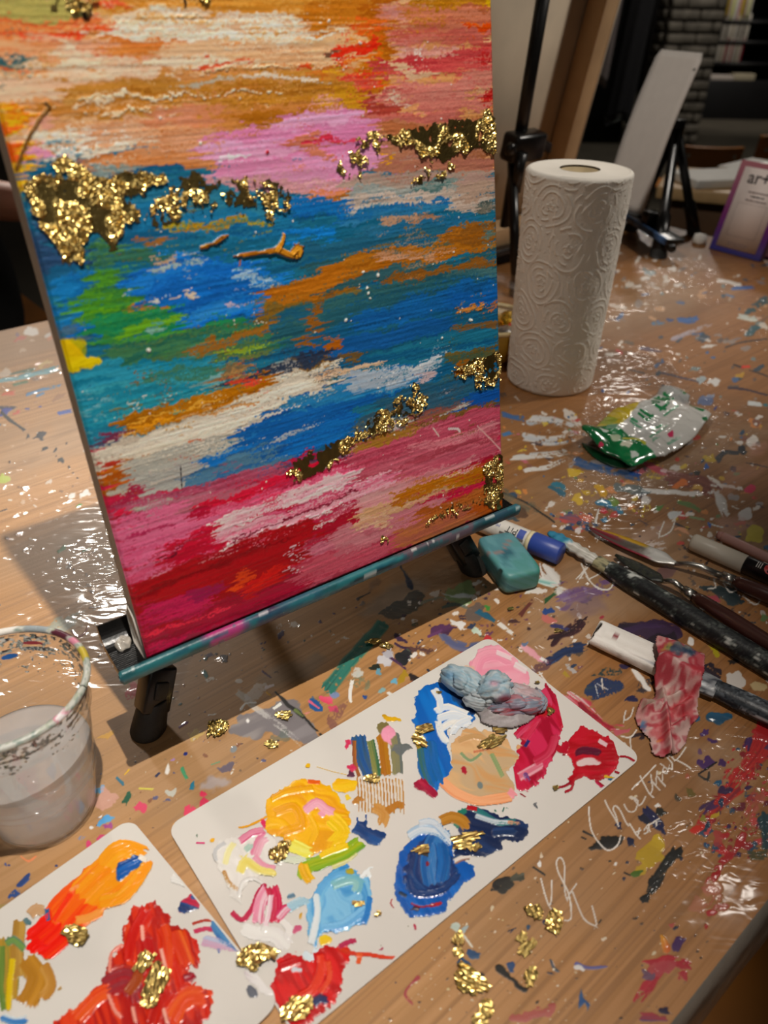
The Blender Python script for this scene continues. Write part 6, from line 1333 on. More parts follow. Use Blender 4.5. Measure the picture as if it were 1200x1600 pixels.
def make_sign():
    A, B = at(1107, 388, 0.001), at(1186, 409, 0.001); e = unit(B - A); n = V(-e[1], e[0], 0)
    al = math.radians(14); up = math.cos(al) * Z + math.sin(al) * n; fr = np.cross(e, up)
    fr = fr if fr @ n < 0 else -fr
    Wd = np.linalg.norm(B - A); Hh = 0.150
    t = thing('sign_stand', (A + B) / 2, 'small acrylic sign stand with a purple to blue edge and a printed sheet', 'sign')
    c = A + e * Wd / 2 + up * Hh / 2
    # iridescent acrylic block: colour runs from pink at the top to blue at the foot
    m, nt, b = _nodes('violet_acrylic'); tc = nt.nodes.new('ShaderNodeTexCoord'); sp = nt.nodes.new('ShaderNodeSeparateXYZ'); nt.links.new(tc.outputs['Generated'], sp.inputs[0])
    rp = nt.nodes.new('ShaderNodeValToRGB'); rp.color_ramp.elements[0].color = (*rgb(44, 66, 150), 1); rp.color_ramp.elements[1].color = (*rgb(186, 120, 130), 1); x = rp.color_ramp.elements.new(0.4); x.color = (*rgb(128, 56, 128), 1)
    nt.links.new(sp.outputs[2], rp.inputs['Fac']); nt.links.new(rp.outputs['Color'], b.inputs['Base Color']); setin(b, Roughness=0.12, Coat_Weight=0.5)
    obj('acrylic_block', box(c - fr * 0.0078, (e, up, fr), (Wd / 2, Hh / 2, 0.0076), 0.001), m, t)
    ft = box(V(*(c + n * 0.045)[:2], 0.003), (e, n, Z), (Wd / 2 * 0.98, 0.035, 0.002), 0.0005); obj('foot', ft, m, t)
    mg = 0.0115
    obj('paper_insert', box(c + fr * 0.0003, (e, up, fr), (Wd / 2 - mg, Hh / 2 - mg * 0.8, 0.0003)), mat('sign_paper', rgb(236, 222, 216), 0.5, var=0.02), t)
    INK = mat('sign_ink', rgb(60, 52, 56), 0.5); F2 = mat('sign_ink_pale', rgb(150, 130, 130), 0.5)
    z = fr * 0.0008
    # which way reads: left to right as seen from the camera
    text_on('lettering', 'ar+bo', c + e * 0.010 + up * (Hh / 2 - 0.025) + z, e, up, fr, 0.0290, INK, t, weight=0.0004)
    for k, (h, w, dx) in enumerate([(0.047, 0.020, 0.004), (0.0535, 0.013, 0.004), (0.060, 0.020, 0.004)]):
        p = c + up * (Hh / 2 - h) + z + e * dx
        rr = random.Random(k); x = -w
        while x < w - 0.002:
            L = rr.uniform(0.002, 0.006); obj('print_mark', box(p + e * (x + L / 2), (e, up, fr), (L / 2, 0.0013, 0.0001)), INK if k == 1 else F2, t); x += L + 0.0012
    for k in range(2):
        rr = random.Random(k + 9); x = -0.018
        while x < 0.016:
            L = rr.uniform(0.002, 0.006); obj('print_mark', box(c - up * (Hh / 2 - 0.014 - 0.004 * k) + z + e * (x + L / 2), (e, up, fr), (L / 2, 0.0008, 0.0001)), F2, t); x += L + 0.0012
    fw = 0.027; cc = c - up * 0.018 + z
    for (du, dv, hu, hv) in [(0, fw, fw, 0.0002), (0, -fw, fw, 0.0002), (fw, 0, 0.0002, fw), (-fw, 0, 0.0002, fw)]: obj('printed_frame', box(cc + e * du + up * dv, (e, up, fr), (hu, hv, 0.0001)), F2, t)
    p = at(1092, 388, 0.0); q = lathe([(0, 0), (0.012, 0), (0.013, 0.006), (0.010, 0.016), (0, 0.018)], (p[0] + 0.01, p[1] + 0.03, 0.0006), 24)
    o = obj('tissue_wad', (q[0] + 0.003 * (np.stack([vn(q[0][:, 0] * 300, q[0][:, 2] * 300, k) for k in (1, 2, 3)], -1) - .5), q[1]), M_PAPER, None); tag(o, 'small white paper wad on the table end beside the acrylic sign', 'paper')

def make_person():
    """someone in black beyond the table: only a bare forearm shows past the painting"""
    t = thing('person', (-1.0, 1.62, FLOOR_Z), 'person in black clothes at the left with one bare forearm', 'person')
    def skin(name, verts, edges, radii, m, sub=2):
        me = bpy.data.meshes.new(name); me.from_pydata([tuple(np.array(v) - wloc(t)) for v in verts], edges, []); o = bpy.data.objects.new(name, me); COL.objects.link(o); o.parent = t
        sk = o.modifiers.new('skin', 'SKIN')
        for i, r in enumerate(radii): me.skin_vertices[0].data[i].radius = (r, r)
        me.skin_vertices[0].data[0].use_root = True
        ss = o.modifiers.new('sub', 'SUBSURF'); ss.levels = sub; ss.render_levels = sub
        me.materials.append(m); sk.use_smooth_shade = True
        return o
    MS = mat('skin', rgb(206, 150, 128), 0.5, var=0.05, scale=30, Subsurface_Weight=0.1); MC = mat('black_clothing', rgb(14, 14, 15), 0.9, var=0.3, scale=40, bump=0.2)
    x, y = -1.0, 1.62
    # body: pelvis, spine, neck, head, arms, legs (seated on a stool)
    el = at_dist(-30, 314, 1.30); wr = at_dist(70, 318, 1.33); hd = at_dist(150, 322, 1.36)
    sh = V(x + 0.17, y - 0.02, 0.42); shl = V(x - 0.19, y + 0.02, 0.42)
    vs = [(x, y, -0.22), (x, y, 0.02), (x, y, 0.26), (x, y - .01, 0.43), (x, y - .02, 0.52), (x, y - .03, 0.62), (x, y - .04, 0.71), sh, lerp(sh, el, .55) + V(0, 0, -.01), el, lerp(el, wr, .6), wr, hd, shl, (x - .26, y - .05, 0.16), (x - .14, y - .25, 0.03), (x - 0.03, y - .33, 0.03), (x - .10, y, -.27), (x - .14, y - .36, -.26), (x - .14, y - .34, -.68), (x - .14, y - .44, -.715), (x + .10, y, -.27), (x + .14, y - .36, -.26), (x + .14, y - .34, -.68), (x + .14, y - .44, -.715)]
    ed = [(0, 1), (1, 2), (2, 3), (3, 4), (4, 5), (5, 6), (3, 7), (7, 8), (8, 9), (9, 10), (10, 11), (11, 12), (3, 13), (13, 14), (14, 15), (15, 16), (0, 17), (17, 18), (18, 19), (19, 20), (0, 21), (21, 22), (22, 23), (23, 24)]
    ra = [.15, .13, .15, .10, .055, .09, .09, .06, .045, .037, .034, .026, .032, .06, .045, .035, .03, .09, .065, .045, .04, .09, .065, .045, .04]
    for k in (-1.5, -.5, .5, 1.5, 9):                      # four fingers and a thumb grow out of the hand
        i = len(vs); f1, f2 = (hd + (hd - wr) * .5 + V(0, k * 0.013, -0.006), hd + (hd - wr) * .85 + V(0, k * 0.016, -0.022)) if k < 9 else (hd + V(0, -0.04, 0.004), hd + V(0.02, -0.055, -0.004))
        vs += [f1, f2]; ed += [(12, i), (i, i + 1)]; ra += [.0095, .0075]
    skin('body', vs, ed, ra, MS)
    idx = [0, 1, 2, 3, 7, 8, 13, 14, 17, 18, 19, 21, 22, 23]; mp = {k: i for i, k in enumerate(idx)}
    skin('clothing', [vs[i] for i in idx], [(mp[a], mp[b]) for a, b in ed if a in mp and b in mp], [ra[i] * 1.14 + .006 for i in idx], MC)
    hp = V(x, y - .02, 0.70); q = lathe([(0.0, 0.105), (0.05, 0.095), (0.085, 0.06), (0.103, 0.01), (0.10, -0.05), (0.085, -0.13), (0.06, -0.16)], hp + V(0, .015, 0), 40)
    obj('hair', (q[0] * 1.0, q[1]), mat('black_hair', rgb(18, 14, 12), 0.5, var=0.3, scale=90), t)
    for sx in (-1, 1):
        e_ = lathe([(0, 0.007), (0.007, 0.004), (0.009, 0), (0, -0.003)], (0, 0, 0), 14); v = e_[0][:, [0, 2, 1]] * V(1, -1, 1)
        obj('eye', (v + V(x + sx * .033, y - .122, 0.665), e_[1]), mat('eye', rgb(40, 30, 26), 0.2), t)
    obj('nose', tube([(x, y - .115, 0.67), (x, y - .135, 0.635), (x, y - .13, 0.625)], [.008, .013, .010], 14), MS, t)
    obj('mouth', tube([(x - .022, y - .115, 0.597), (x, y - .122, 0.595), (x + .022, y - .115, 0.597)], [.003, .006, .003], 10), mat('lips', rgb(170, 90, 86), 0.4), t)
# ------------------------------------------------------------------ the abstract painting
def paint_canvas(S):
    B, K = S.blob, S.stroke
    # ground colours in bands
    B([(-160, -320), (800, -320), (790, 330), (40, 330)], 'd8a070 cc9058 e2b88e d09868', 0, rag=2, h=.15, bf=.09, sl=.004)
    B([(-20, 275), (790, 270), (795, 690), (140, 720)], '1f6684 28708a 1c5c80 2f7c98', -8, rag=20, rf=.02, h=.2, soft=10, bf=.12, sl=.005)
    B([(120, 700), (320, 705), (560, 690), (800, 630), (810, 810), (220, 1060)], 'a8183a b42848 98142c', -22, rag=14, rf=.03, h=.2, soft=8, bf=.1, sl=.006)
    # above the photo's edge
    for y, c in [(-270, 'e0a878 f0d0a8'), (-210, 'e8c090 d88850'), (-150, 'f0dcc0 e0a070'), (-95, 'd88a48 e8b080'), (-45, 'e8c8a0 c88a48')]: K([(-160, y), (300, y - 10), (800, y + 15)], 80, c, dry=.15)
    # --- sky: tan, peach, white drags
    K([(-30, 12), (40, 10), (120, 6)], 50, 'b8ac68 a8a060 c8b880', dry=.2); K([(-20, 42), (60, 48), (140, 42)], 34, 'd8703c e08850 c8502c', dry=.35); K([(40, 55), (130, 48), (190, 35)], 16, 'd8481c e06030', dry=.35)
    K([(140, 8), (260, 4), (420, 10), (540, 6)], 40, 'd8a050 c88a38 e0b070', dry=.2); K([(150, 8), (180, 2), (210, 8)], 12, 'd0401c e06a48', dry=.4)
    K([(60, 60), (200, 80), (330, 70)], 30, 'd88a60 e0a888 c86848', dry=.3); K([(90, 78), (170, 100), (260, 120)], 34, 'e8d4bc e0bca0', dry=.4)
    K([(170, 42), (280, 36), (430, 45), (520, 38)], 42, 'efe0cc e8d0b4 f4e8d8 dcb898', dry=.3); K([(160, 52), (260, 62), (360, 50)], 16, 'f6ecdc f0e0cc', dry=.35); K([(290, 74), (360, 70), (470, 66)], 13, 'f0e0d0 e8c8a8', dry=.3); K([(170, 62), (230, 72), (300, 82)], 20, 'c87838 d88a50', dry=.35)
    K([(190, 78), (280, 82), (380, 74)], 18, 'cc7a34 d89050', dry=.3); K([(260, 92), (400, 84), (540, 92)], 40, 'dcae84 e4c09c d0986c', dry=.25); K([(230, 102), (330, 98), (420, 100)], 12, 'f0dcc4', dry=.5); K([(320, 106), (350, 99), (390, 90)], 9, 'd06840 c85030', dry=.45)
    K([(-40, 75), (40, 80), (100, 85)], 30, 'd89064 e0a880', dry=.2); K([(-40, 102), (25, 100), (60, 100)], 18, '4a6a62 3a6068', dry=.25); K([(10, 108), (30, 112)], 14, 'd86028', dry=.2); K([(-30, 118), (30, 122), (60, 128)], 14, '5a8084 c8a888', dry=.45); K([(60, 112), (120, 118), (180, 115)], 24, 'dcc0a4 e0ccb4', dry=.35)
    K([(-30, 140), (60, 140), (150, 132)], 36, 'dcae8c e8c4a8', dry=.25); K([(90, 145), (250, 138), (420, 128), (540, 120)], 30, 'd09a64 b8843c dcb080', dry=.2); K([(280, 132), (420, 122), (500, 128)], 9, 'e8d8c8 b8b0a0', dry=.5)
    K([(100, 165), (250, 158), (400, 150), (560, 140)], 34, 'b8802e c48e40 a87028 d0a060', dry=.2); K([(60, 180), (180, 172), (330, 168)], 26, 'c89058 bc8038 d8a878', dry=.25); K([(150, 190), (260, 180), (400, 168)], 22, 'b07a30 c89048', dry=.3)
    for p in [[(110, 172), (170, 160), (260, 152), (420, 146)], [(120, 158), (230, 150), (330, 142)], [(130, 182), (200, 176), (240, 170)], [(300, 112), (400, 106), (520, 108)], [(160, 30), (230, 26), (330, 28)]]: K(p, 4, 'ecd4b4 f4e4cc', dry=.45, h=.9)
    K([(260, 200), (330, 190), (420, 178), (540, 172)], 30, 'bc7c3c c88a50 b07030', dry=.25); K([(380, 186), (430, 188), (480, 180)], 26, 'a86a1c b07830', dry=.1)
    K([(140, 215), (220, 208), (330, 215)], 44, 'd8a078 dcb090 cc8a5c', dry=.2); K([(230, 185), (300, 182), (340, 200)], 30, 'd89a80 d08c68', dry=.2); K([(240, 225), (320, 228), (380, 240)], 40, 'cc9068 d8a484 c07c48', dry=.25)
    # orange / yellow edge on the left, pink patches
    B([(-70, 150), (15, 158), (42, 172), (36, 205), (22, 235), (28, 262), (10, 262), (-30, 210)], 'f08418 f4a428 e86c14', 60, rag=6); B([(0, 205), (20, 200), (30, 240), (22, 262), (8, 240)], 'ee5a18 f07828', 60, rag=4); K([(14, 196), (26, 230), (30, 275), (40, 300)], 14, 'f4b82c f0a818', dry=.1); B([(28, 250), (50, 248), (54, 272), (34, 275)], 'f0b428', 0, rag=3)
    B([(36, 240), (58, 228), (78, 236), (74, 252), (48, 256)], 'e09cb8 e8acc4', -15, rag=4); B([(40, 190), (75, 178), (80, 200), (50, 210)], 'e0a8a0', 0, rag=4, a=.7); K([(20, 220), (45, 215), (60, 208)], 20, 'e0b494', dry=.3)
    K([(60, 218), (110, 212), (155, 205)], 16, 'efe4d4 e8d4c0', dry=.5, jag=.6); K([(70, 226), (95, 212), (110, 200)], 8, 'f2e8dc', dry=.4); K([(95, 228), (120, 212), (135, 202)], 7, 'f2e8dc', dry=.45); K([(120, 228), (140, 215), (150, 203)], 6, 'f2e8dc', dry=.45); K([(60, 222), (85, 232), (105, 238)], 6, 'f0e6da', dry=.3)
    K([(82, 244), (110, 240), (150, 236), (180, 230)], 20, 'ece6d8 f2eee2 d8d0b8', dry=.12, h=.8); K([(110, 240), (170, 228), (240, 215)], 12, 'e8d8c4', dry=.5); K([(180, 222), (200, 205)], 7, 'f0e8dc', dry=.3)
    K([(130, 262), (200, 248), (290, 252)], 24, 'c88048 d09468', dry=.25); K([(150, 270), (190, 262), (230, 258)], 14, 'a8b4b4 8a9a98 dcd4c8', dry=.4)
    # pink band
    B([(322, 212), (380, 198), (470, 180), (562, 172), (604, 196), (600, 240), (585, 270), (560, 292), (480, 300), (400, 296), (340, 286), (318, 250)], 'dc92bc e2a0c4 d488b0 e8b0d0', -6, rag=12, rf=.04, h=.25, sl=.006)
    K([(322, 248), (400, 242), (470, 236)], 14, 'eab8d4 e0a4c4', dry=.25); K([(330, 262), (420, 262), (520, 280)], 26, 'dca0c0 d890b4', dry=.2); K([(330, 255), (355, 252), (385, 248)], 6, 'f2e2e8', dry=.35)
    K([(310, 290), (400, 288), (500, 292), (560, 285)], 26, 'd8a4a8 cc98a0 dcb0b0', dry=.3)
    B([(460, 220), (475, 208), (505, 214), (530, 218), (520, 226), (498, 226), (520, 250), (518, 258), (500, 252), (475, 238)], 'c4704c c88068 bc6844', 20, rag=5, dry=.1); K([(490, 222), (530, 218), (560, 222)], 8, 'c83a50', dry=.5); K([(200, 240), (240, 245), (320, 262)], 26, 'c88450 d09870', dry=.25)
    # right: reds, pinks and ochre
    K([(490, 40), (520, 20), (600, 5)], 50, 'b8701c c07c28 a8641a', dry=.15); K([(585, -20), (590, 60), (592, 110)], 36, 'b06a14 a86010 c07c24', dry=.1); K([(560, 140), (585, 120), (600, 95)], 40, 'b86c1a c88428', dry=.25)
    K([(605, 20), (680, 18), (775, 30)], 34, 'c47858 cc8468 b86c48', dry=.15); K([(612, 12), (635, 30)], 22, 'c88880 d09890', dry=.2); K([(640, 0), (770, 4)], 18, 'a86e18 c89028', dry=.2); B([(752, -8), (775, -8), (775, 12), (760, 12)], 'd8b018', 0, rag=3); K([(610, 52), (700, 42), (775, 40)], 24, 'b86a54 c07860', dry=.2); K([(725, 45), (775, 48)], 20, 'd85a14 e0701c c8480f', dry=.2); K([(735, 66), (775, 76)], 16, 'c04c48 c87060', dry=.25)
    K([(555, 42), (575, 40), (590, 52)], 24, 'd8501c e06a28', dry=.25); K([(515, 92), (545, 80), (590, 68)], 20, 'd83018 e04020 c42418', dry=.15); K([(540, 98), (565, 93), (586, 90)], 11, 'f07818 e86010', dry=.1); K([(512, 90), (522, 82)], 14, '6a4a38', dry=.3); K([(450, 108), (475, 106)], 5, 'd85028', dry=.3); K([(500, 118), (540, 108)], 22, 'c07030 c88a40', dry=.3)
    K([(615, 62), (690, 58), (770, 62)], 22, 'b86054 c8786c', dry=.2); K([(616, 80), (660, 84), (712, 80)], 20, 'd4988c dcaca0', dry=.12); K([(640, 78), (655, 88), (690, 91)], 5, 'ece0d8', dry=.3); K([(715, 82), (770, 92)], 26, 'c0605c b84c4c', dry=.2)
    K([(590, 110), (680, 105), (775, 108)], 34, 'bc4a4c c85c58 b03c40', dry=.15); K([(610, 98), (630, 112), (650, 115)], 14, 'd4b088 e0c0a0', dry=.4); K([(640, 122), (665, 115)], 14, 'ccA080 d8b494'.replace('A', 'a'), dry=.35); K([(720, 130), (775, 118)], 30, 'c87c70 d09080', dry=.2); K([(745, 92), (775, 88)], 14, 'b02828 b83434', dry=.2)
    K([(540, 130), (570, 128), (582, 122)], 26, 'c84a3c d06050', dry=.25); K([(583, 118), (585, 138)], 6, 'e04a18', dry=.15); K([(575, 155), (600, 168), (630, 175)], 30, 'a04438 b05048', dry=.2); K([(600, 150), (670, 145), (740, 140)], 34, 'c87a70 d08c80 bc6860', dry=.2); K([(620, 150), (645, 165)], 8, 'd8c0b0', dry=.4); K([(660, 165), (720, 160), (765, 160)], 26, 'cc8478 c07068', dry=.2); K([(758, 150), (775, 160)], 26, 'a81c1c b42820', dry=.15); K([(580, 185), (660, 190), (720, 180)], 28, 'b86a60 c47a70', dry=.25); K([(500, 150), (560, 155), (580, 165)], 24, 'c08a24 cc9830 b07a20', dry=.35); K([(520, 108), (535, 115)], 16, 'd0a030', dry=.4)
    K([(600, 200), (690, 205), (775, 200)], 30, 'b0704c a86844 bc8060', dry=.2); K([(600, 235), (690, 240), (775, 245)], 40, 'ac7458 b48068 a06848', dry=.2); K([(600, 262), (690, 255), (776, 270)], 30, 'b07c64 a87060', dry=.2); K([(605, 242), (612, 256)], 8, 'e0a020', dry=.2)
    # horizon: greys, whites
    K([(540, 290), (640, 282), (776, 285)], 30, 'b0948a a8988c c0a498', dry=.2); K([(540, 305), (640, 300), (720, 290)], 26, '8a9a9c a8aca8 9aa4a0', dry=.3); K([(545, 322), (640, 312), (740, 306)], 22, 'c4b4a8 d0c0b4 b0a49c', dry=.25); K([(650, 292), (690, 290), (715, 280)], 16, '5a7a78 8a9894', dry=.45); K([(720, 300), (776, 300)], 30, 'a89080 b49c8c', dry=.25); K([(700, 320), (740, 325), (776, 320)], 22, 'c8b8ac b8a498', dry=.35); K([(745, 328), (776, 322)], 16, '3a4a48 8a8478', dry=.4); K([(600, 345), (650, 340), (700, 350)], 20, 'c8a48c a87c60 d8bca8', dry=.45); K([(480, 310), (520, 305), (545, 315)], 20, 'b07838 a86a30', dry=.2); K([(470, 302), (540, 298)], 8, 'd88a60 e0a080', dry=.35); K([(548, 340), (580, 330), (640, 325)], 14, 'd8c8b8 b8b0a8', dry=.35)
    # --- blue field
    K([(230, 320), (330, 310), (440, 330)], 40, '2a7090 3a8098 1f6488', dry=.2); K([(200, 335), (330, 345), (460, 360)], 44, '1f6c94 2878a0 1a5c88', dry=.15); K([(455, 325), (510, 320), (548, 332)], 34, '1a68a8 1f74b4 185a98', dry=.12); K([(460, 372), (500, 362), (520, 372)], 20, '1a74c0 2080c8', dry=.15); K([(540, 345), (620, 328), (710, 318)], 18, '2068a0 3a7ca4', dry=.3); K([(560, 372), (640, 360), (740, 350)], 26, '2a6a90 34708c', dry=.25); K([(460, 395), (560, 385), (690, 360)], 30, '28607c 30687c', dry=.25)
    K([(250, 355), (340, 350), (430, 345)], 10, '8a8a40 b09a30', dry=.45); K([(220, 380), (260, 374)], 12, '9a6a38', dry=.4); K([(290, 356), (330, 352), (365, 345)], 9, 'b08a28 a07a30', dry=.3)
    B([(44, 320), (80, 360), (110, 395), (150, 410), (130, 432), (70, 440), (50, 380)], '2a4668 304e70 244060', -70, rag=8); K([(66, 435), (120, 425), (160, 430)], 24, '2a6888 1f5c80', dry=.2)
    B([(72, 445), (110, 430), (150, 425), (165, 470), (150, 500), (90, 520), (84, 490)], '1a6aa4 2078b0 185c98', -70, rag=8); B([(112, 505), (160, 495), (170, 530), (128, 530)], '1a70b8 1a64a8', -15, rag=5); B([(90, 512), (122, 502), (130, 535), (96, 545)], '4a6a84 58788a', -15, rag=6)
    # greens
    B([(135, 385), (185, 380), (190, 412), (150, 416)], '4a7a48 5a8a50 3a6a48', 60, rag=6); K([(150, 405), (200, 400), (260, 398)], 18, '3a6a58 4a7450', dry=.4)
    K([(150, 500), (148, 470), (160, 440), (190, 445)], 36, '4f8a34 5c9830 428040', dry=.1); K([(112, 490), (150, 482), (210, 470), (270, 478)], 30, '5a9a30 4a8a38 6aa428', dry=.1); K([(165, 460), (220, 470), (280, 488)], 40, '4a8a38 3f7c40 5a9434', dry=.15); K([(150, 520), (220, 500), (300, 500), (380, 505)], 44, '1f7a54 2a8458 3a8048', dry=.15); K([(190, 520), (240, 508), (300, 492)], 16, '8ab83a 6aa030', dry=.4); K([(150, 535), (220, 530), (290, 520)], 14, '5a9a38 3a7a48', dry=.35); K([(215, 475), (240, 482)], 14, 'b07a30', dry=.35)
    # bright blue swath
    B([(195, 438), (240, 415), (330, 400), (430, 418), (446, 440), (440, 480), (400, 492), (330, 512), (292, 515), (288, 495), (262, 480), (215, 470)], '1a6cb8 1f78c8 1860a8 2a84cc', -10, rag=8, rf=.04); K([(200, 455), (280, 430), (400, 415)], 26, '2a80cc 1a6ab8', dry=.2); K([(300, 500), (360, 478), (430, 462)], 22, '1f74c0 3a88c8', dry=.2); K([(385, 425), (405, 438), (425, 448)], 22, 'a8c4d8 7aacd0', dry=.55); K([(240, 425), (290, 412), (328, 412)], 10, 'd4d8d4 a8b8b8', dry=.4); K([(230, 415), (270, 402), (300, 395)], 9, 'c8a890 5a8098', dry=.4); K([(280, 462), (300, 459), (315, 462)], 6, 'd8c8b4', dry=.15, h=.8); K([(362, 478), (400, 468)], 5, 'c8b8c8', dry=.35); K([(240, 470), (258, 475)], 8, 'e0e0d8', dry=.4); K([(272, 398), (300, 402)], 8, '2a84d0', dry=.1)
    # olive / teal middle
    K([(180, 565), (280, 545), (400, 530), (470, 500)], 50, '3f7a60 4a7c58 2f6a5a 5a7a50', dry=.15); K([(180, 580), (300, 560), (430, 540)], 26, '4a7050 6a7a48', dry=.3); K([(350, 552), (390, 545), (420, 535)], 12, '9ab03a 8aa84a', dry=.45); K([(240, 515), (262, 505)], 14, '8ab4a8 5a9488', dry=.55)
    K([(410, 500), (470, 480), (550, 440)], 44, '8a6a2c 7a6434 9a7028', dry=.3); K([(310, 545), (400, 520), (480, 500)], 20, '9a6a28 8a6030', dry=.5); K([(470, 470), (560, 420), (660, 405)], 44, '8a5c20 9a6824 7a5428', dry=.3)
    K([(480, 440), (560, 420), (680, 410)], 50, '3a6068 345a60 2f6474', dry=.2); K([(440, 520), (560, 480), (700, 440), (780, 415)], 60, '30606a 2a5a68 3a6668 265e78', dry=.12); K([(450, 565), (560, 530), (690, 490), (784, 455)], 60, '245a70 1f5c80 2a6270', dry=.12); K([(560, 505), (660, 480), (784, 440)], 34, '1a5894 1f64a0 1a5080', dry=.15); K([(480, 555), (600, 530), (700, 505)], 26, '1f5c98 1a5488', dry=.2); K([(660, 430), (720, 425), (780, 432)], 22, '2a5a6a 50787c', dry=.4); K([(700, 470), (784, 468)], 26, '1a5a9c 1f66a8', dry=.15)
    K([(420, 462), (470, 455), (530, 425), (600, 405), (700, 392), (778, 372)], 30, 'a8681c b07428 985c18', dry=.2); K([(440, 455), (480, 442), (540, 415)], 22, 'b87424 a8681c', dry=.15); K([(690, 372), (730, 368), (778, 358)], 34, 'a0641c 8a5c28 b0742c', dry=.2); K([(600, 402), (660, 398), (700, 402)], 16, 'b88a68 c89c80', dry=.5); K([(755, 375), (770, 368)], 26, '6a7a70', dry=.55); K([(600, 440), (700, 420), (780, 405)], 14, '8a5c28', dry=.5); K([(710, 490), (745, 478), (755, 470)], 8, 'b07028 c88848', dry=.25, h=.8); K([(758, 482), (780, 476)], 9, 'b07a50 a0603c', dry=.2); K([(700, 515), (784, 508)], 10, '7a5c38', dry=.5)
    K([(480, 540), (490, 505), (484, 480)], 22, '9a6420 8a5c28', dry=.35); K([(505, 548), (530, 530)], 16, 'a86420', dry=.25); K([(700, 560), (760, 555), (784, 548)], 24, '3a5a50 6a5c34', dry=.3); K([(720, 580), (775, 570)], 30, 'a0641c 8a5820', dry=.3); K([(430, 585), (520, 560), (560, 562)], 20, '6a5434 7a5c30', dry=.4)
    # turquoise shore
    K([(110, 600), (170, 585), (260, 575), (340, 570)], 34, '2a88a4 3a94ac 1f7c98', dry=.12); K([(116, 630), (190, 615), (280, 605), (370, 590)], 38, '2f90a8 2a8298 48a0b0', dry=.15); K([(128, 662), (190, 645), (280, 635), (340, 622)], 40, '2a8aa4 3a98a8 1a7494', dry=.12); K([(140, 690), (190, 668), (215, 660)], 30, '2f8098 2a7490', dry=.15); K([(150, 620), (148, 645), (160, 650)], 18, '8ab8c0 5aa0b0', dry=.45); K([(230, 590), (290, 585), (380, 578)], 20, '3f7c70 4a7c68', dry=.35); K([(320, 600), (350, 590), (360, 580)], 26, '7aa8ac 98b8b4', dry=.5)
    for p in [[(280, 600), (276, 625)], [(248, 590), (262, 632)], [(215, 575), (220, 600)]]: K(p, 4, '7a6a48', dry=.4)
    for p in [[(213, 622), (216, 640)], [(266, 620), (270, 642)], [(238, 622), (242, 616)], [(188, 452), (188, 460)], [(412, 498), (416, 506)]]: K(p, 2.6, 'dcdcd0', dry=.1, jag=.1)
    # long brown stroke and night-blue drags
    K([(350, 600), (420, 582), (490, 560), (520, 556)], 20, '2a3448 343e50 3a4a58', dry=.15); K([(150, 705), (180, 690), (205, 678)], 22, '2a4868 4a5a70', dry=.2); K([(148, 692), (180, 680), (198, 674)], 9, '7a2a48 6a3a50', dry=.25); K([(345, 585), (370, 580), (385, 570)], 26, 'a87848 b08858 7a6a50', dry=.35)
    K([(192, 668), (240, 652), (300, 642), (360, 622), (425, 592)], 32, 'a06410 b07418 8a560c', dry=.06, h=.7); K([(200, 672), (230, 668), (262, 658)], 10, 'd89a30 c88420', dry=.15, h=.8); K([(205, 662), (260, 645), (330, 628)], 3.5, 'd8a448', dry=.4); K([(370, 598), (385, 600), (395, 585)], 12, 'c84a38 d0503c', dry=.2); K([(408, 590), (420, 588)], 12, 'a0641c c07a20', dry=.1, h=1)
    # white dry drag
    K([(150, 728), (230, 705), (330, 672), (430, 625), (520, 592)], 62, 'd8d0c0 e4dccc c4b8a8 dcd2c2', dry=.2, h=.6, sl=.006); K([(200, 712), (300, 680), (400, 640), (490, 596)], 30, 'ece4d6 e0d6c4', dry=.3, h=.6); K([(170, 745), (270, 715), (370, 690)], 34, 'c4c0b4 b0b0a8 d0c8b8', dry=.35); K([(270, 655), (330, 645), (410, 625)], 5, 'c89a68', dry=.4); K([(280, 695), (310, 690)], 5, 'c87858 b88060', dry=.4); K([(180, 775), (240, 755), (300, 745)], 26, 'c0b8a8 b0b4ac', dry=.35); K([(200, 760), (290, 742), (380, 725)], 34, 'b8b8b0 a8a8a4 c8b8a8', dry=.4); K([(500, 590), (540, 582), (590, 572)], 14, 'e0c8b0 d8b898', dry=.5)
    # lower blue swath
    K([(330, 745), (400, 715), (470, 680), (560, 650)], 60, '1a5ea4 2070b4 164f90', dry=.14); K([(380, 690), (460, 650), (560, 612), (660, 590)], 50, '1f66a8 1a5c9c 2a74b0', dry=.16); K([(300, 760), (380, 728), (440, 705)], 40, '3a6c98 5a8098 2a5c90', dry=.4); K([(440, 640), (560, 610), (680, 590)], 26, '2a78ac 3a84b0', dry=.2); K([(600, 640), (690, 615), (785, 595)], 46, '2a5a78 305c70 3a6474', dry=.2); K([(690, 640), (740, 625), (786, 615)], 24, '1a549c 1f60a8', dry=.15); K([(560, 668), (640, 640), (720, 620)], 30, '3a5c70 4a6270', dry=.3); K([(380, 668), (420, 650), (500, 625)], 5, 'd8d4cc', dry=.6); K([(420, 690), (480, 672), (500, 655)], 10, 'b8c0c8', dry=.65)
    K([(560, 604), (600, 594), (650, 580), (690, 562)], 20, 'd4d8dc b8c4d0 e4e4e4', dry=.35); K([(540, 600), (600, 595), (640, 588)], 30, 'b0bcc8 8aa4bc', dry=.5); K([(655, 592), (680, 582)], 16, 'c8b4b8', dry=.35); K([(595, 575), (605, 590)], 2.5, 'e8e8e4', dry=0)
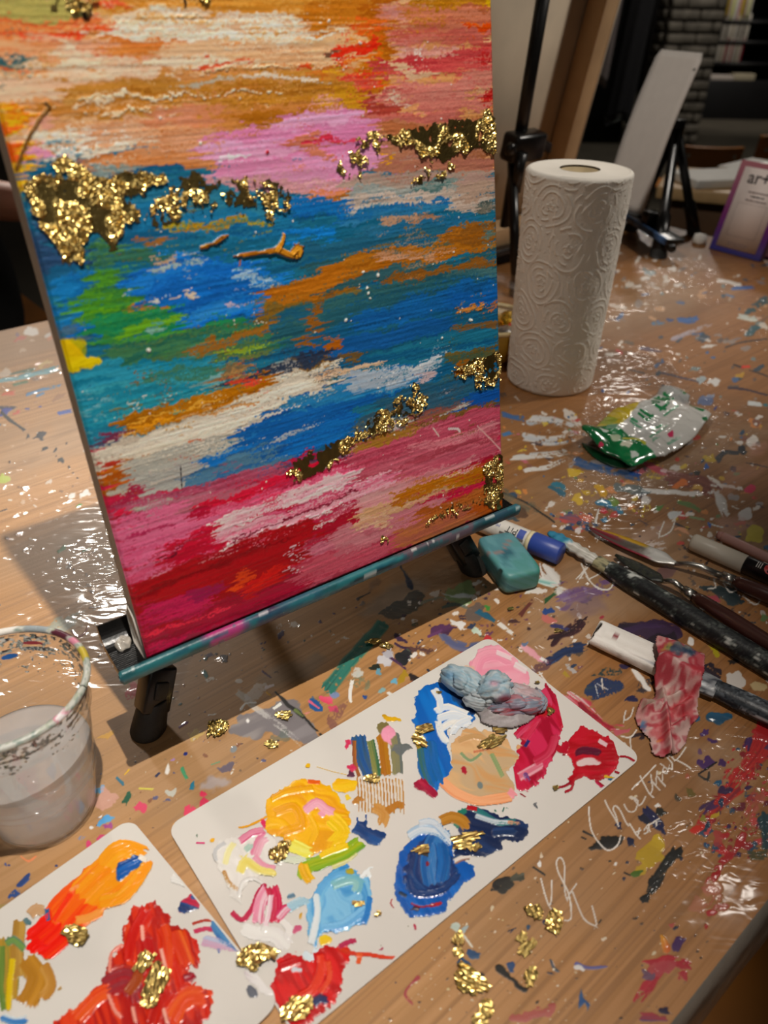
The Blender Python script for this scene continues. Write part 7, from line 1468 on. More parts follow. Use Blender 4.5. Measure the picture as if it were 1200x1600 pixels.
    K([(588, 688), (620, 668), (680, 655), (725, 640)], 20, 'dcd8d0 c8c4bc a8a8a4', dry=.3); K([(602, 684), (612, 660), (606, 648)], 14, 'e4dcd4', dry=.2); K([(640, 675), (700, 660), (785, 638)], 26, '7a5c30 6a5438 8a6428', dry=.25); K([(640, 655), (680, 645), (730, 625)], 12, '7a4a48 8a5a50', dry=.4)
    K([(430, 745), (520, 715), (600, 690)], 22, '6a4458 5a4058 7a4a58', dry=.35); K([(400, 760), (450, 742)], 20, '6a4a68 7a4a5c', dry=.35)
    # --- lower reds
    B([(158, 728), (175, 722), (200, 738), (205, 745), (185, 762), (170, 775), (162, 755)], 'a05418 b0641c 984818', -20, rag=5); K([(155, 728), (178, 722)], 14, 'a83a2c', dry=.2)
    K([(172, 795), (200, 778), (218, 765)], 20, '9a2a48 b03450', dry=.2); K([(174, 806), (230, 790), (330, 770), (430, 745)], 34, 'a85068 b05c74 9c4860', dry=.25); K([(176, 802), (200, 798)], 12, 'c82848', dry=.2); K([(206, 802), (240, 790), (280, 778)], 14, 'b0a898 a8a8a0', dry=.15); K([(230, 795), (270, 785), (320, 775)], 16, 'b06a7c b87888', dry=.15); K([(260, 800), (320, 785), (400, 765)], 18, 'b87080 b06878', dry=.2)
    K([(182, 832), (240, 815), (300, 805)], 44, 'd06a8c d87898 c85c80', dry=.12); K([(190, 870), (260, 850), (340, 825)], 50, 'cc6084 d47494 b84870', dry=.15); K([(200, 905), (260, 880), (320, 862)], 30, 'd07090 c85878', dry=.25); K([(190, 845), (220, 835), (270, 822)], 7, 'a83058', dry=.3)
    K([(330, 790), (380, 778), (440, 750), (530, 722)], 22, 'c01838 cc2444 b01430', dry=.1, h=.5); K([(440, 775), (540, 735), (640, 700), (785, 660)], 44, 'b02c4c bc3c5c a42040', dry=.15); K([(330, 815), (430, 785), (540, 750), (640, 715)], 40, 'd04c70 dc6c8c c03858', dry=.12); K([(560, 720), (680, 685), (786, 650)], 44, 'b04c60 bc5c70 a84458', dry=.15); K([(560, 755), (680, 715), (786, 690)], 46, 'b4586a c06878 a44a58', dry=.15); K([(640, 700), (720, 685), (780, 660)], 14, 'cc7c88 d08c94', dry=.4); K([(540, 700), (590, 688), (660, 668)], 16, 'a07838 98703c', dry=.35)
    K([(335, 826), (400, 798), (480, 770), (560, 742)], 24, 'f0e0dc e8ccd0 e0a8b4 f4eae4', dry=.2, h=.7); K([(345, 845), (430, 818), (520, 785), (620, 745)], 30, 'd87c94 e8b0bc cc5c7c', dry=.15); K([(340, 868), (400, 850), (470, 825), (530, 800)], 22, 'f2e6e2 ecd4d4 f0dcdc', dry=.2, h=.9, jag=.7); K([(440, 840), (500, 812), (570, 780)], 14, 'e8d0d0 b02848', dry=.4); K([(420, 850), (470, 835), (500, 820)], 8, 'a8182c', dry=.5); K([(350, 855), (440, 815), (560, 765)], 4, '7a2038', dry=.35); K([(400, 805), (460, 790)], 5, 'b82848', dry=.3); K([(560, 790), (640, 760), (740, 725)], 26, 'd8a8a8 cc8890', dry=.35)
    K([(300, 845), (325, 835), (340, 830)], 30, 'b41838 c02040', dry=.12); K([(242, 880), (246, 862), (275, 848), (330, 832)], 9, 'a01030 b41838', dry=.05, h=.9); K([(258, 882), (290, 862), (320, 850), (338, 858)], 24, 'b81838 a81030', dry=.1); K([(258, 872), (290, 850)], 4, '6a1028', dry=.1); K([(205, 920), (260, 898), (300, 885)], 12, 'c87c90 d898a4', dry=.55)
    K([(212, 942), (300, 905), (400, 870), (500, 840)], 60, '8c0a16 9c101c 780812', dry=.08); K([(216, 985), (320, 945), (440, 900), (560, 850)], 70, '860a12 960e18 700810', dry=.08); K([(220, 970), (260, 955), (330, 940)], 34, 'a01848 b42454 8c1438', dry=.2); K([(225, 1010), (300, 985), (400, 940), (480, 905)], 46, '860e2c 981234 7c0c24', dry=.12); K([(232, 1020), (280, 1005), (320, 992)], 22, 'a81844 b82450', dry=.3); K([(240, 990), (300, 970), (360, 950)], 7, 'cc3048 d84058', dry=.45); K([(380, 930), (400, 915), (440, 890)], 24, 'a81418 c02818', dry=.15); K([(360, 920), (385, 895)], 20, 'b83a18 c84a20', dry=.45); K([(280, 935), (340, 920)], 20, '8c1848', dry=.4)
    K([(480, 865), (530, 845), (600, 815)], 34, 'b46478 bc7484 a44c64', dry=.3); K([(470, 900), (560, 865), (660, 825), (740, 800)], 44, 'b04a5c b85868 a43c50', dry=.14); K([(520, 850), (600, 825), (700, 790)], 40, 'b8707c c08088 b06470', dry=.2); K([(455, 855), (460, 880), (462, 895)], 5, 'c8a8b0', dry=.05, h=.8); K([(480, 848), (510, 838)], 14, 'a02840', dry=.35)
    K([(560, 820), (610, 792), (680, 760), (740, 745)], 26, 'd0b090 c8a07c d8c0a0', dry=.25); K([(620, 780), (690, 755), (786, 735)], 22, 'a86818 b07420 985c10', dry=.15); K([(550, 825), (590, 815), (610, 822)], 16, 'd4b498 c89c80', dry=.25); K([(660, 815), (720, 795), (788, 765)], 40, 'a8602c b06c38 985424', dry=.15); K([(700, 815), (790, 785)], 22, 'a05018 a8581c', dry=.15); K([(620, 842), (680, 825), (740, 805)], 30, 'b07048 a86450', dry=.25); K([(250, 1020), (400, 960), (560, 890), (700, 835), (786, 800)], 8, '8a2c40 a84050', dry=.4)

def paint_details(S):
    B, K = S.blob, S.stroke
    # gold twig at the upper left
    K([(26, 268), (30, 252), (42, 222), (60, 188), (78, 166)], 6.5, '6a4a20 8a6430 c89a48', dry=.05, h=1.4); K([(70, 160), (78, 168)], 5, '5a4020', dry=.05, h=1.2)
    K([(118, -2), (126, 15), (136, 33)], 8, '241a12 3a2a18', dry=.1, h=1.0); K([(288, -5), (290, 14)], 5, '2a1a12', dry=.1)
    # yellow corner block
    B([(95, 532), (126, 532), (132, 556), (150, 558), (162, 562), (150, 572), (126, 578), (108, 584), (98, 560)], 'f2c218 f8cc20 e8b414', -20, rag=4, h=.6); B([(95, 532), (130, 530), (133, 556), (100, 558)], 'a8a828 e8c020 5a8a30', 50, rag=4, con=2.4, a=.8)
    # wishbone ridges of ochre
    for p, w in [([(312, 387, .7), (322, 385, 1.2), (328, 382, .6), (336, 379, .9), (344, 372, 1), (357, 367, .3)], 7), ([(364, 400, .3), (385, 398, .9), (410, 394, .8), (432, 391, 1.3), (450, 398, 1.2), (466, 402, .7)], 8), ([(430, 392, 1.2), (438, 382, .9), (443, 368, .5), (440, 364, .2)], 9), ([(454, 398, .8), (464, 388, 1.1), (468, 392, 1), (466, 403, .6)], 11)]: K(p, w, 'b87818 d8a040 98600f e0b058', dry=.02, h=2.4, jag=.35)
    K([(375, 405), (374, 416)], 3, 'a86830', dry=.3)
    K([(745, 665), (770, 690), (784, 705)], 2.5, 'd8a8a8', dry=0, jag=.1); K([(676, 668), (686, 682)], 2.5, 'd8c0b8', dry=0); K([(700, 670), (715, 670), (718, 676)], 4, 'dccccc', dry=.1); K([(282, 728), (284, 765)], 2, '3a3438', dry=.1)
    rr = random.Random(3); pts = [(rr.uniform(120, 785), rr.uniform(60, 800)) for _ in range(120)]
    S.dots(pts, 1.3, 'e8e4dc e0d8cc', h=.6); S.dots([(567, 425), (573, 450), (575, 458), (578, 466), (540, 500), (590, 430), (735, 500), (690, 528), (313, 224), (250, 184), (513, 33), (562, 67), (232, 547)], 3.0, 'ece8e0', h=.9); S.dots([(417, 238)], 3.5, 'a81c28', h=1)


def drag(S, nv, nu):
    """the brush pulls neighbouring colours along the weave: streaky, broken stroke edges"""
    J, I = np.meshgrid(np.arange(nu), np.arange(nv))
    A = vn(I * 0.33, J * 0.010, 61) * 0.6 + vn(I * 0.85, J * 0.022, 62) * 0.4
    du = (A - 0.5) * 50 + (vn(I * 0.9, J * 0.12, 63) - .5) * 12
    dv = (fbm(J * 0.05, I * 0.11, 64, 3) - 0.5) * 12 + (vn(J * 0.30, I * 0.5, 65) - 0.5) * 3.5
    src = np.clip(I + dv, 0, nv - 1).astype(int) * nu + np.clip(J + du, 0, nu - 1).astype(int)
    c = S.c[src.ravel()]; h = S.h[src.ravel()]
    # thin paint lets the layer beside it show on the tops of the weave
    far = np.clip(I + (vn(J * 0.02, I * 0.04, 66) - 0.5) * 60, 0, nv - 1).astype(int) * nu + np.clip(J + du * 1.6, 0, nu - 1).astype(int)
    grain = 0.45 * vn(I * 0.95, J * 0.5, 67) + 0.3 * vn(I * 0.7, J * 0.03, 68) + 0.25 * fbm(J * 0.02, I * 0.03, 69, 2)
    w = (sst(0.57, 0.66, grain) * 0.6).ravel()[:, None]
    c = c * (1 - w) + S.c[far.ravel()] * w
    k = 0.90 + 0.2 * (0.6 * vn(I * 0.6, J * 0.012, 71) + 0.4 * vn(I * 1.1, J * 0.04, 72))
    S.c = np.clip(c * k.ravel()[:, None], 0, 1); S.h = h + 0.35 * (vn(I * 0.6, J * 0.012, 71).ravel() - .5) + 0.2 * w[:, 0]

GOLD_REGIONS = [
    ('large patch of gold leaf', [(36, 285), (60, 272), (82, 268), (80, 250), (108, 246), (130, 250), (132, 268), (160, 276), (190, 268), (230, 268), (262, 276), (255, 292), (228, 300), (210, 318), (224, 335), (212, 352), (196, 348), (190, 372), (180, 398), (165, 380), (148, 366), (132, 385), (128, 420), (112, 410), (98, 416), (92, 396), (70, 372), (55, 345), (44, 318), (34, 300)], 8, .30),
    ('scattered gold leaf', [(262, 280), (300, 272), (340, 282), (380, 275), (430, 278), (448, 300), (455, 330), (430, 345), (400, 335), (350, 330), (300, 330), (250, 355), (225, 340), (240, 300)], 14, .62),
    ('gold leaf along the right edge', [(600, 210), (640, 200), (680, 192), (712, 180), (740, 184), (772, 172), (776, 238), (745, 236), (730, 240), (690, 252), (655, 246), (640, 232), (612, 226)], 8, .36),
    ('gold leaf flecks', [(556, 212), (600, 202), (600, 240), (560, 285), (580, 300), (650, 262), (715, 252), (690, 280), (590, 290), (520, 270)], 12, .70),
    ('band of gold leaf', [(440, 740), (470, 712), (520, 690), (560, 665), (600, 635), (650, 600), (672, 625), (650, 650), (600, 678), (565, 690), (540, 712), (510, 735), (470, 752)], 10, .52),
    ('gold leaf at the right edge', [(705, 575), (730, 562), (784, 552), (784, 600), (760, 605), (740, 610), (735, 590), (712, 600)], 8, .48),
    ('gold leaf in the lower right corner', [(748, 728), (786, 712), (787, 792), (770, 798), (750, 780), (755, 750)], 8, .42),
    ('gold leaf flecks', [(640, 830), (700, 785), (750, 770), (752, 790), (700, 812), (660, 822)], 8, .60),
    ('gold leaf flecks', [(590, 836), (606, 836), (606, 850), (590, 850)], 3, .40),
    ('gold leaf flecks', [(70, -10), (150, -10), (140, 20), (90, 25)], 6, .62),
    ('gold leaf flecks', [(300, -10), (330, -10), (330, 8), (305, 8)], 4, .6)]

def make_canvas():
    t = thing('stretched_canvas', CV_P + CV_E * CV_W / 2, 'abstract painting in peach, blue and red with gold leaf on a stretched canvas', 'painting')
    nu, nv = 600, 920
    u = np.linspace(0, CV_W, nu); v = np.linspace(0, CV_H, nv); U, W = np.meshgrid(u, v); U = U.ravel(); W = W.ravel()
    P = CV_P + U[:, None] * CV_E + W[:, None] * CV_UP
    px, py = photo(P)
    S = Surf(px, py, C('c89868')[0]); paint_canvas(S); drag(S, nv, nu); paint_details(S)
    weave = 0.5 + 0.25 * np.sin(U * 2 * PI / 0.0011) + 0.25 * np.sin(W * 2 * PI / 0.0011)
    hz = S.h * 0.00055 + weave * 0.00008 + 0.0001 * fbm(U * 900, W * 900, 3, 2)
    edge = (U < 1e-6) | (U > CV_W - 1e-6) | (W < 1e-6) | (W > CV_H - 1e-6)
    rnd = np.minimum(np.minimum(U, CV_W - U), np.minimum(W, CV_H - W)); hz = hz * sst(0, .002, rnd) - 0.0012 * (1 - sst(0, .0016, rnd))
    # ragged paint line at the left edge
    global CV_TOP
    Q = P - CV_BK * hz[:, None]
    m = vmat('oil_paint', 0.40, bump=0.25, bscale=1500, coat=0.12, coat_rough=0.25)
    obj('painted_front', (Q, gridf(nv, nu)), m, t, True, cols=S.final(CANVAS_GAIN, 1.22))
    # bare sides and folded corner
    prof = [(0, 0), (1, 0), (1, 1), (0, 1)]
    vs = []; n = 60
    loop = [(0, W_) for W_ in np.linspace(CV_H, 0, n)] + [(U_, 0) for U_ in np.linspace(0, CV_W, n)[1:]] + [(CV_W, W_) for W_ in np.linspace(0, CV_H, n)[1:]] + [(U_, CV_H) for U_ in np.linspace(CV_W, 0, n)[1:-1]]
    k = len(loop)
    for d in (0.0012, 0.003, 0.010, CV_T):
        for (a, b) in loop: vs.append(CV_P + CV_E * a + CV_UP * b + CV_BK * d)
    f = []
    for i in range(3):
        for j in range(k): j2 = (j + 1) % k; f.append((i * k + j, i * k + j2, (i + 1) * k + j2, (i + 1) * k + j))
    M = mat('primed_canvas_side', rgb(206, 198, 188), 0.75, var=0.06, scale=40, bump=0.2, bscale=1200)
    obj('canvas_side', (np.array(vs), f), M, t, True)
    cf = [CV_P - CV_E * 0.0004 + CV_UP * h + CV_BK * d for h, d in [(0.0, 0.001), (0.024, 0.004), (0.030, 0.010), (0.022, 0.0165), (0.0, 0.0175)]]
    vs = cf + [q - CV_E * 0.0009 for q in cf]; n = 5
    obj('corner_fold', (np.array(vs), [(0, 1, 2, 3, 4), tuple(range(9, 4, -1))] + [(i, (i + 1) % n, n + (i + 1) % n, n + i) for i in range(n)]), M, t)
    st = CV_P + CV_E * -0.0014 + CV_UP * 0.012 + CV_BK * 0.012
    obj('staple', box(st, (CV_E, unit(CV_UP + CV_BK * .5), unit(CV_BK - CV_UP * .5)), (0.0004, 0.004, 0.0006), 0.0002), M_STEEL, t)
    MB = M_PINE
    for a, b, ha, hb in [(0.019, CV_H / 2, 0.018, CV_H / 2 - .002), (CV_W - 0.019, CV_H / 2, 0.018, CV_H / 2 - .002), (CV_W / 2, 0.019, CV_W / 2 - 0.038, 0.018), (CV_W / 2, CV_H - 0.019, CV_W / 2 - 0.038, 0.018)]:
        obj('stretcher_bar', box(CV_P + CV_E * a + CV_UP * b + CV_BK * 0.0105, (CV_E, CV_UP, CV_BK), (ha, hb, 0.007), 0.001), MB, t)
    # gold leaf: crumpled metal flakes pressed on the paint
    MG = gold_material()
    S0 = CV_W / 0.30
    for gi, (lab, poly, rag, thr) in enumerate(GOLD_REGIONS):
        P2 = np.array([on_plane(x, y, CV_P, CV_BK) - CV_P for x, y in poly]); pu = np.c_[P2 @ CV_E, P2 @ CV_UP]
        step = 0.00052; x0, y0 = pu.min(0) - .003; x1, y1 = np.minimum(pu.max(0) + .003, [CV_W - .0003, CV_H - .0003]); x0 = max(x0, .0003)
        nx, ny = int((x1 - x0) / step) + 2, int((y1 - y0) / step) + 2
        X, Y = np.meshgrid(np.linspace(x0, x1, nx), np.linspace(y0, y1, ny)); X = X.ravel(); Y = Y.ravel()
        X = X + (RNG.random(len(X)) - .5) * step * 0.7; Y = Y + (RNG.random(len(X)) - .5) * step * .7
        X = np.clip(X, .0002, CV_W - .0002)
        gx, gy = photo(CV_P + X[:, None] * CV_E + Y[:, None] * CV_UP)
        G = Surf(gx, gy, C('d0a840')[0]); G.blob(poly, 'd0a840', 0, rag=rag, soft=5, h=1)
        cl = 0.45 * vn(X * 260, Y * 260, 41 + gi) + 0.3 * vn(X * 600, Y * 600, 42 + gi) + 0.25 * vn(X * 1400, Y * 1400, 43 + gi)
        keep = (G.cov * 0.7 + 0.3 * (G.cov > .5)) * (0.35 + cl) > (0.35 + thr * 0.75)
        z = 0.0005 + (RNG.random(len(X)) * 0.0007 + 0.0008 * vn(X * 420, Y * 420, 50 + gi)) * (0.12 + 0.88 * sst(0.36, 0.5, fbm(X * 110, Y * 110, 57 + gi, 2)))
        F = gridf(ny, nx); F = F[keep[F].sum(1) >= 3]
        if not len(F): continue
        used, inv = np.unique(F, return_inverse=True)
        pos = CV_P + X[:, None] * CV_E + Y[:, None] * CV_UP - CV_BK * z[:, None]
        obj('gold_leaf', (pos[used], inv.reshape(-1, 4)), MG, t, False, label=lab)

_gold = None
def gold_material():
    global _gold
    if _gold is None: _gold = mat('gold_leaf', rgb(240, 208, 126), 0.30, 1.0, var=0.10, scale=300)
    return _gold

def gold_flake(name, px, py, r, z, parent=None, label=None, group=None, seed=0, el=1.4, an=30):
    """a loose crumpled scrap of gold leaf"""
    c = at(px, py, z); rr = np.random.default_rng(seed); R = r * 0.46e-3
    k = max(7, int(r * 1.35)); g = np.linspace(-1.25, 1.25, k); X, Y = np.meshgrid(g, g); X = X.ravel() + (rr.random(k * k) - .5) * .22 * 6 / k; Y = Y.ravel() + (rr.random(k * k) - .5) * .22 * 6 / k
    th = np.arctan2(Y, X); lim = 0.8 + 0.55 * (vn(th * 1.6 + 9, seed * 1.7, seed) - .35)
    keep = np.hypot(X, Y) < lim; a = math.radians(an)
    ux = (X * el * math.cos(a) - Y * math.sin(a)) * R; uy = (X * el * math.sin(a) + Y * math.cos(a)) * R
    zz = z + 0.0004 + (rr.random(k * k) * 0.55 + 0.6 * vn(X * 1.7 + seed, Y * 1.7, seed)) * R * 0.2
    F = gridf(k, k); F = F[keep[F].sum(1) >= 3]
    if not len(F): return
    used, inv = np.unique(F, return_inverse=True)
    P = np.stack([c[0] + ux, c[1] + uy, zz], -1)[used]
    o = obj(name, (P, inv.reshape(-1, 4)), gold_material(), parent, False)
    if label: tag(o, label, 'gold leaf', group)
    return o
# ------------------------------------------------------------------ palette cards
def rounded_rect(w, l, r, n=8):
    out = []
    for cx, cy, a0 in [(l - r, w - r, 0), (r, w - r, 90), (r, r, 180), (l - r, r, 270)]:
        for i in range(n + 1):
            a = math.radians(a0 + 90 * i / n); out.append((cx + r * math.cos(a), cy + r * math.sin(a)))
    return out

def make_card(name_label, P0, e, n, L, W, z, th=0.0009):
    t = thing('palette_card', V(*(P0 + e * L / 2 + n * W / 2)[:2], z), name_label, 'palette', 'white palette cards')
    pts = [P0 + e * a + n * b for a, b in rounded_rect(W, L, 0.0075)]
    obj('card', prism(pts, z, z + th), mat('glossy_white_card', rgb(218, 213, 206), 0.32, var=0.015, scale=30, coat=0.2), t, False)
    return t

def dab(card, ztop, poly, fn, label=None, step=0.00048, hs=0.0008, name='paint_dab', thr=0.5, clip=None):
    """a lump of acrylic on the card: relief and pigment come from the strokes in fn"""
    W = np.array([at(*p, ztop)[:2] for p in poly]); x0, y0 = W.min(0) - .004; x1, y1 = W.max(0) + .004
    nx, ny = int((x1 - x0) / step) + 2, int((y1 - y0) / step) + 2
    X, Y = np.meshgrid(np.linspace(x0, x1, nx), np.linspace(y0, y1, ny)); X = X.ravel(); Y = Y.ravel()
    px, py = photo(np.stack([X, Y, np.full(len(X), ztop)], -1))
    S = Surf(px, py, C('e8e4de')[0]); fn(S)
    k = S.cov > thr
    if clip is not None: k &= clip(X, Y)
    z = ztop + 0.00012 + S.h * hs * sst(0.4, 0.9, S.cov) + 0.00006 * vn(X * 3000, Y * 3000, 5)
    F = gridf(ny, nx); F = F[k[F].sum(1) >= 3]
    if not len(F): return None
    used, inv = np.unique(F, return_inverse=True)
    o = obj(name, (np.stack([X, Y, z], -1)[used], inv.reshape(-1, 4)), ACRYL(), card, True, cols=S.final(CARD_GAIN, 1.12)[used])
    if label: o['label'] = label
    return o

_acr = None
def ACRYL():
    global _acr
    if _acr is None: _acr = vmat('acrylic_paint', 0.3, bump=0.1, bscale=900, coat=0.22, coat_rough=0.12)
    return _acr

def make_cards():
    ps = math.radians(38.75); e = V(math.cos(ps), math.sin(ps), 0); n = V(-e[1], e[0], 0)
    FR = V(0.0770, 0.4048, 0) ; L1, W1 = 0.2476, 0.1314
    P0 = FR - e * L1 - n * W1
    c1 = make_card('long white palette card holding blobs of yellow, blue and crimson paint', P0, e, n, L1, W1, 0.0008)
    zt = 0.0008 + 0.0009
    def in1(X, Y):
        a = (X - P0[0]) * e[0] + (Y - P0[1]) * e[1]; b = (X - P0[0]) * n[0] + (Y - P0[1]) * n[1]
        return (a > .001) & (a < L1 - .001) & (b > .001) & (b < W1 - .001)
    D = lambda poly, fn, label=None, **k: dab(c1, zt, poly, fn, label, clip=in1, **k)
    # pink
    def f(S):
        S.blob([(738, 1030), (752, 1012), (772, 1006), (800, 1018), (815, 1038), (826, 1055), (824, 1068), (806, 1076), (785, 1068), (760, 1070), (742, 1062), (728, 1050)], 'f0a0b4 f4b0c0 e890a8', -10, rag=5, h=.7); S.stroke([(744, 1052), (752, 1030), (775, 1024), (800, 1034)], 18, 'f4acbc ee9cb2', dry=.05, h=1); S.stroke([(776, 1020), (800, 1030)], 8, 'f2d8dc', dry=.3); S.stroke([(805, 1040), (822, 1050)], 12, 'f0e4e4 f4b4c4', dry=.3); S.blob(ell(732, 1048, 12, 9), 'e8b0a8 e0c0a8', a=.8)
    D([(720, 1000), (840, 1080)], f, 'pink paint')
    # blue with white
    def f(S):
        S.blob([(648, 1090), (662, 1072), (688, 1066), (706, 1072), (722, 1096), (745, 1110), (735, 1130), (706, 1130), (700, 1160), (706, 1200), (692, 1228), (672, 1236), (664, 1210), (668, 1180), (660, 1150), (644, 1132), (650, 1112)], '1a68b8 1460b0 1a74c4', 70, rag=6, h=.6); S.stroke([(664, 1165), (670, 1200), (682, 1228)], 34, '2a5a70 1a64a8 3a6a68', dry=.05, h=.7); S.blob([(700, 1066), (730, 1072), (750, 1100), (735, 1118), (712, 1100)], '1a2c50 1f4a78 1a3a68', 50, rag=4, h=.5)  # navy patch by the tissue: its cast shadow painted into the blue
        for p in [[(682, 1112), (700, 1106), (730, 1118)], [(686, 1124), (710, 1118), (738, 1128)], [(690, 1140), (708, 1130), (730, 1134)], [(684, 1128), (690, 1148), (700, 1162)], [(705, 1146), (716, 1132), (736, 1124)], [(678, 1078), (686, 1096), (690, 1112)]]: S.stroke(p, 12, 'f0eee8 dce4ec f6f4f0', dry=.25, h=1.1, jag=.5)
        S.stroke([(655, 1170), (650, 1150), (660, 1138)], 8, '8a7a30 b08a30', dry=.3, h=.6)
    D([(635, 1055), (760, 1245)], f, 'blue paint streaked with white')
    # peach
    def f(S):
        S.blob([(704, 1164), (716, 1148), (735, 1138), (762, 1142), (786, 1146), (800, 1166), (810, 1185), (796, 1205), (804, 1225), (800, 1246), (770, 1254), (740, 1248), (716, 1246), (696, 1234), (690, 1222), (700, 1212), (706, 1190)], 'd8ac7c e0b888 ccb08c d4a470', 20, rag=5, h=.7, swirl=30); S.stroke([(690, 1222), (712, 1240), (750, 1252), (800, 1246)], 16, 'f0a878 f4b488 e89868', dry=.1, h=.8); S.stroke([(796, 1236), (806, 1246)], 12, 'f0a0a8', dry=.1, h=.6); S.stroke([(720, 1178), (735, 1190), (752, 1178)], 5, '8aa078', dry=.3, h=.9); S.stroke([(768, 1180), (778, 1200), (786, 1215)], 7, '9aa878 7a9868', dry=.35, h=.9); S.stroke([(716, 1160), (740, 1152), (770, 1160)], 8, 'c8a070', dry=.2, h=1); S.stroke([(740, 1176), (768, 1170)], 4, 'c87858', dry=.4); S.stroke([(724, 1200), (727, 1210)], 8, 'a81c34', dry=.05, h=1); S.dots([(750, 1228)], 4.5, '7a8684'); S.stroke([(810, 1172), (816, 1165)], 12, 'd8a878', dry=.2)
    D([(680, 1125), (825, 1262)], f, 'peach-coloured paint')
    # crimson
    def f(S):
        S.blob([(846, 1072), (858, 1068), (866, 1082), (880, 1098), (884, 1122), (880, 1150), (870, 1172), (858, 1200), (846, 1222), (826, 1238), (808, 1238), (798, 1222), (802, 1196), (806, 1180), (814, 1160), (806, 1150), (820, 1132), (836, 1120), (840, 1100)], 'b81838 c42448 a01030 cc3058', 60, rag=7, h=.7, con=1.8); S.stroke([(806, 1152), (820, 1138), (838, 1124)], 12, 'b81a3c d05070', dry=.08, h=1.2); S.stroke([(818, 1156), (830, 1140), (842, 1122)], 10, 'c83050 d86880', dry=.12, h=1.2); S.stroke([(848, 1080), (856, 1100), (850, 1118)], 14, 'd04468 c83058', dry=.2, h=1); S.blob(ell(850, 1110, 14, 10), 'b01420 a81020', h=.9); S.stroke([(812, 1215), (830, 1205), (846, 1196)], 14, 'd8788c e8a8b4 c03858', dry=.35, h=1.1); S.stroke([(826, 1158), (820, 1168)], 6, '2a2a68', dry=.1, h=1); S.stroke([(820, 1210), (826, 1222)], 8, '6a3a78 e0d0d8', dry=.3, h=1); S.stroke([(836, 1192), (856, 1178), (868, 1150)], 14, 'c8405c b82444', dry=.15, h=1.1); S.blob(ell(838, 1078, 8, 6), '6a6870', h=.5); S.stroke([(812, 1240), (822, 1246)], 3, '8a1428', dry=0)
    D([(790, 1060), (895, 1250)], f, 'thick crimson paint')
    # red ring
    def f(S):
        S.blob([(886, 1166), (896, 1146), (910, 1136), (928, 1142), (945, 1150), (962, 1162), (968, 1182), (964, 1206), (944, 1216), (930, 1222), (912, 1216), (896, 1226), (886, 1224), (894, 1210), (892, 1192), (884, 1182)], 'b81424 c01c30 a81020 c83044', 0, rag=5, h=.7); S.blob([(898, 1172), (915, 1166), (938, 1172), (936, 1182), (915, 1180), (900, 1182)], '6a1c3a 5a1830 84203c', 0, rag=2, h=.4); S.blob([(900, 1190), (918, 1184), (938, 1190), (936, 1196), (915, 1198), (902, 1198)], 'e8dcd8 e4c8c8', 0, rag=2, h=.05); S.stroke([(936, 1158), (948, 1166)], 7, 'e8c8cc', dry=.3)
        for p in [[(892, 1222), (884, 1228), (868, 1232)], [(896, 1224), (892, 1234), (882, 1238)], [(968, 1182), (982, 1184), (998, 1194)], [(930, 1220), (942, 1228), (954, 1234)], [(960, 1206), (975, 1212)], [(884, 1172), (880, 1182)]]: S.stroke(p, 4.5, 'a01428 5a1020', dry=0, h=.5)
        S.stroke([(944, 1214), (958, 1216), (972, 1220)], 4, 'd8b020', dry=0, h=.4); S.stroke([(950, 1218), (966, 1220), (978, 1222)], 4, '1f6088', dry=0, h=.4); S.stroke([(930, 1222), (944, 1234), (952, 1238)], 3, 'c02858', dry=0); S.stroke([(868, 1168), (880, 1172), (884, 1160)], 12, 'b01830', dry=.1, h=.7)
    D([(860, 1125), (1000, 1245)], f, 'red ring of paint')
    # striped fan and comb marks
    def f(S):
        S.stroke([(560, 1152), (566, 1185), (578, 1212)], 24, '1f4a88 2a5a90 3a5a78 1a4078', dry=.05, h=.8); S.stroke([(553, 1158), (554, 1190), (562, 1215)], 7, 'b07030 8a5030', dry=.15, h=.6); S.stroke([(580, 1158), (586, 1188), (590, 1215)], 14, '3a6a4a 8a8a50 2a5a68', dry=.1, h=.7); S.stroke([(596, 1150), (600, 1180), (604, 1212)], 18, 'b07a20 a86c1c c89030', dry=.05, h=.8); S.stroke([(615, 1148), (620, 1180), (622, 1210)], 18, '7a7a68 8a8660 68706c', dry=.1, h=.7); S.blob(ell(628, 1172, 8, 18, 80), '6a7070 7a7c74', h=.5); S.blob(ell(612, 1124, 13, 7, 10), 'e0b020 c89a1c', h=.7); S.blob(ell(600, 1138, 14, 10, 0), '6a6448 807448', h=.5); S.blob([(594, 1148), (604, 1134), (616, 1138), (620, 1150), (610, 1156), (612, 1166), (602, 1160)], 'e894b0 f0a4bc', 20, rag=2, h=1.1); S.blob(ell(550, 1208, 6, 8), '5a3048', h=.5)
        for k in range(15):
            x = 558 + k * 5.0; S.stroke([(x, 1216 + (k % 3)), (x + 2, 1240), (x + 3, 1262 + 14 * vn(k * 1.3, 3, 4))], 3.4, 'c89a58 b8843c d8b888', dry=.15, h=.6, bf=.9)
        S.stroke([(585, 1262), (600, 1272), (596, 1290)], 18, 'c48a40 d0a060', dry=.25, h=.6); S.stroke([(605, 1268), (622, 1258), (630, 1262)], 12, 'b87c30', dry=.2, h=.6); S.blob(ell(558, 1252, 9, 6), 'b8803c', h=.6)
        S.blob(ell(544, 1163, 5, 8), 'd03a60', h=.5); S.blob(ell(548, 1200, 7, 6), 'd03a60', h=.5)
    D([(532, 1112), (648, 1302)], f, 'striped paint with comb marks')
    def f(S): S.blob([(646, 1230), (656, 1214), (668, 1216), (682, 1228), (680, 1248), (664, 1242)], 'b01c3c 98183a c83854', 40, rag=3, h=.7)
    D([(635, 1205), (695, 1258)], f, 'small crimson dab')
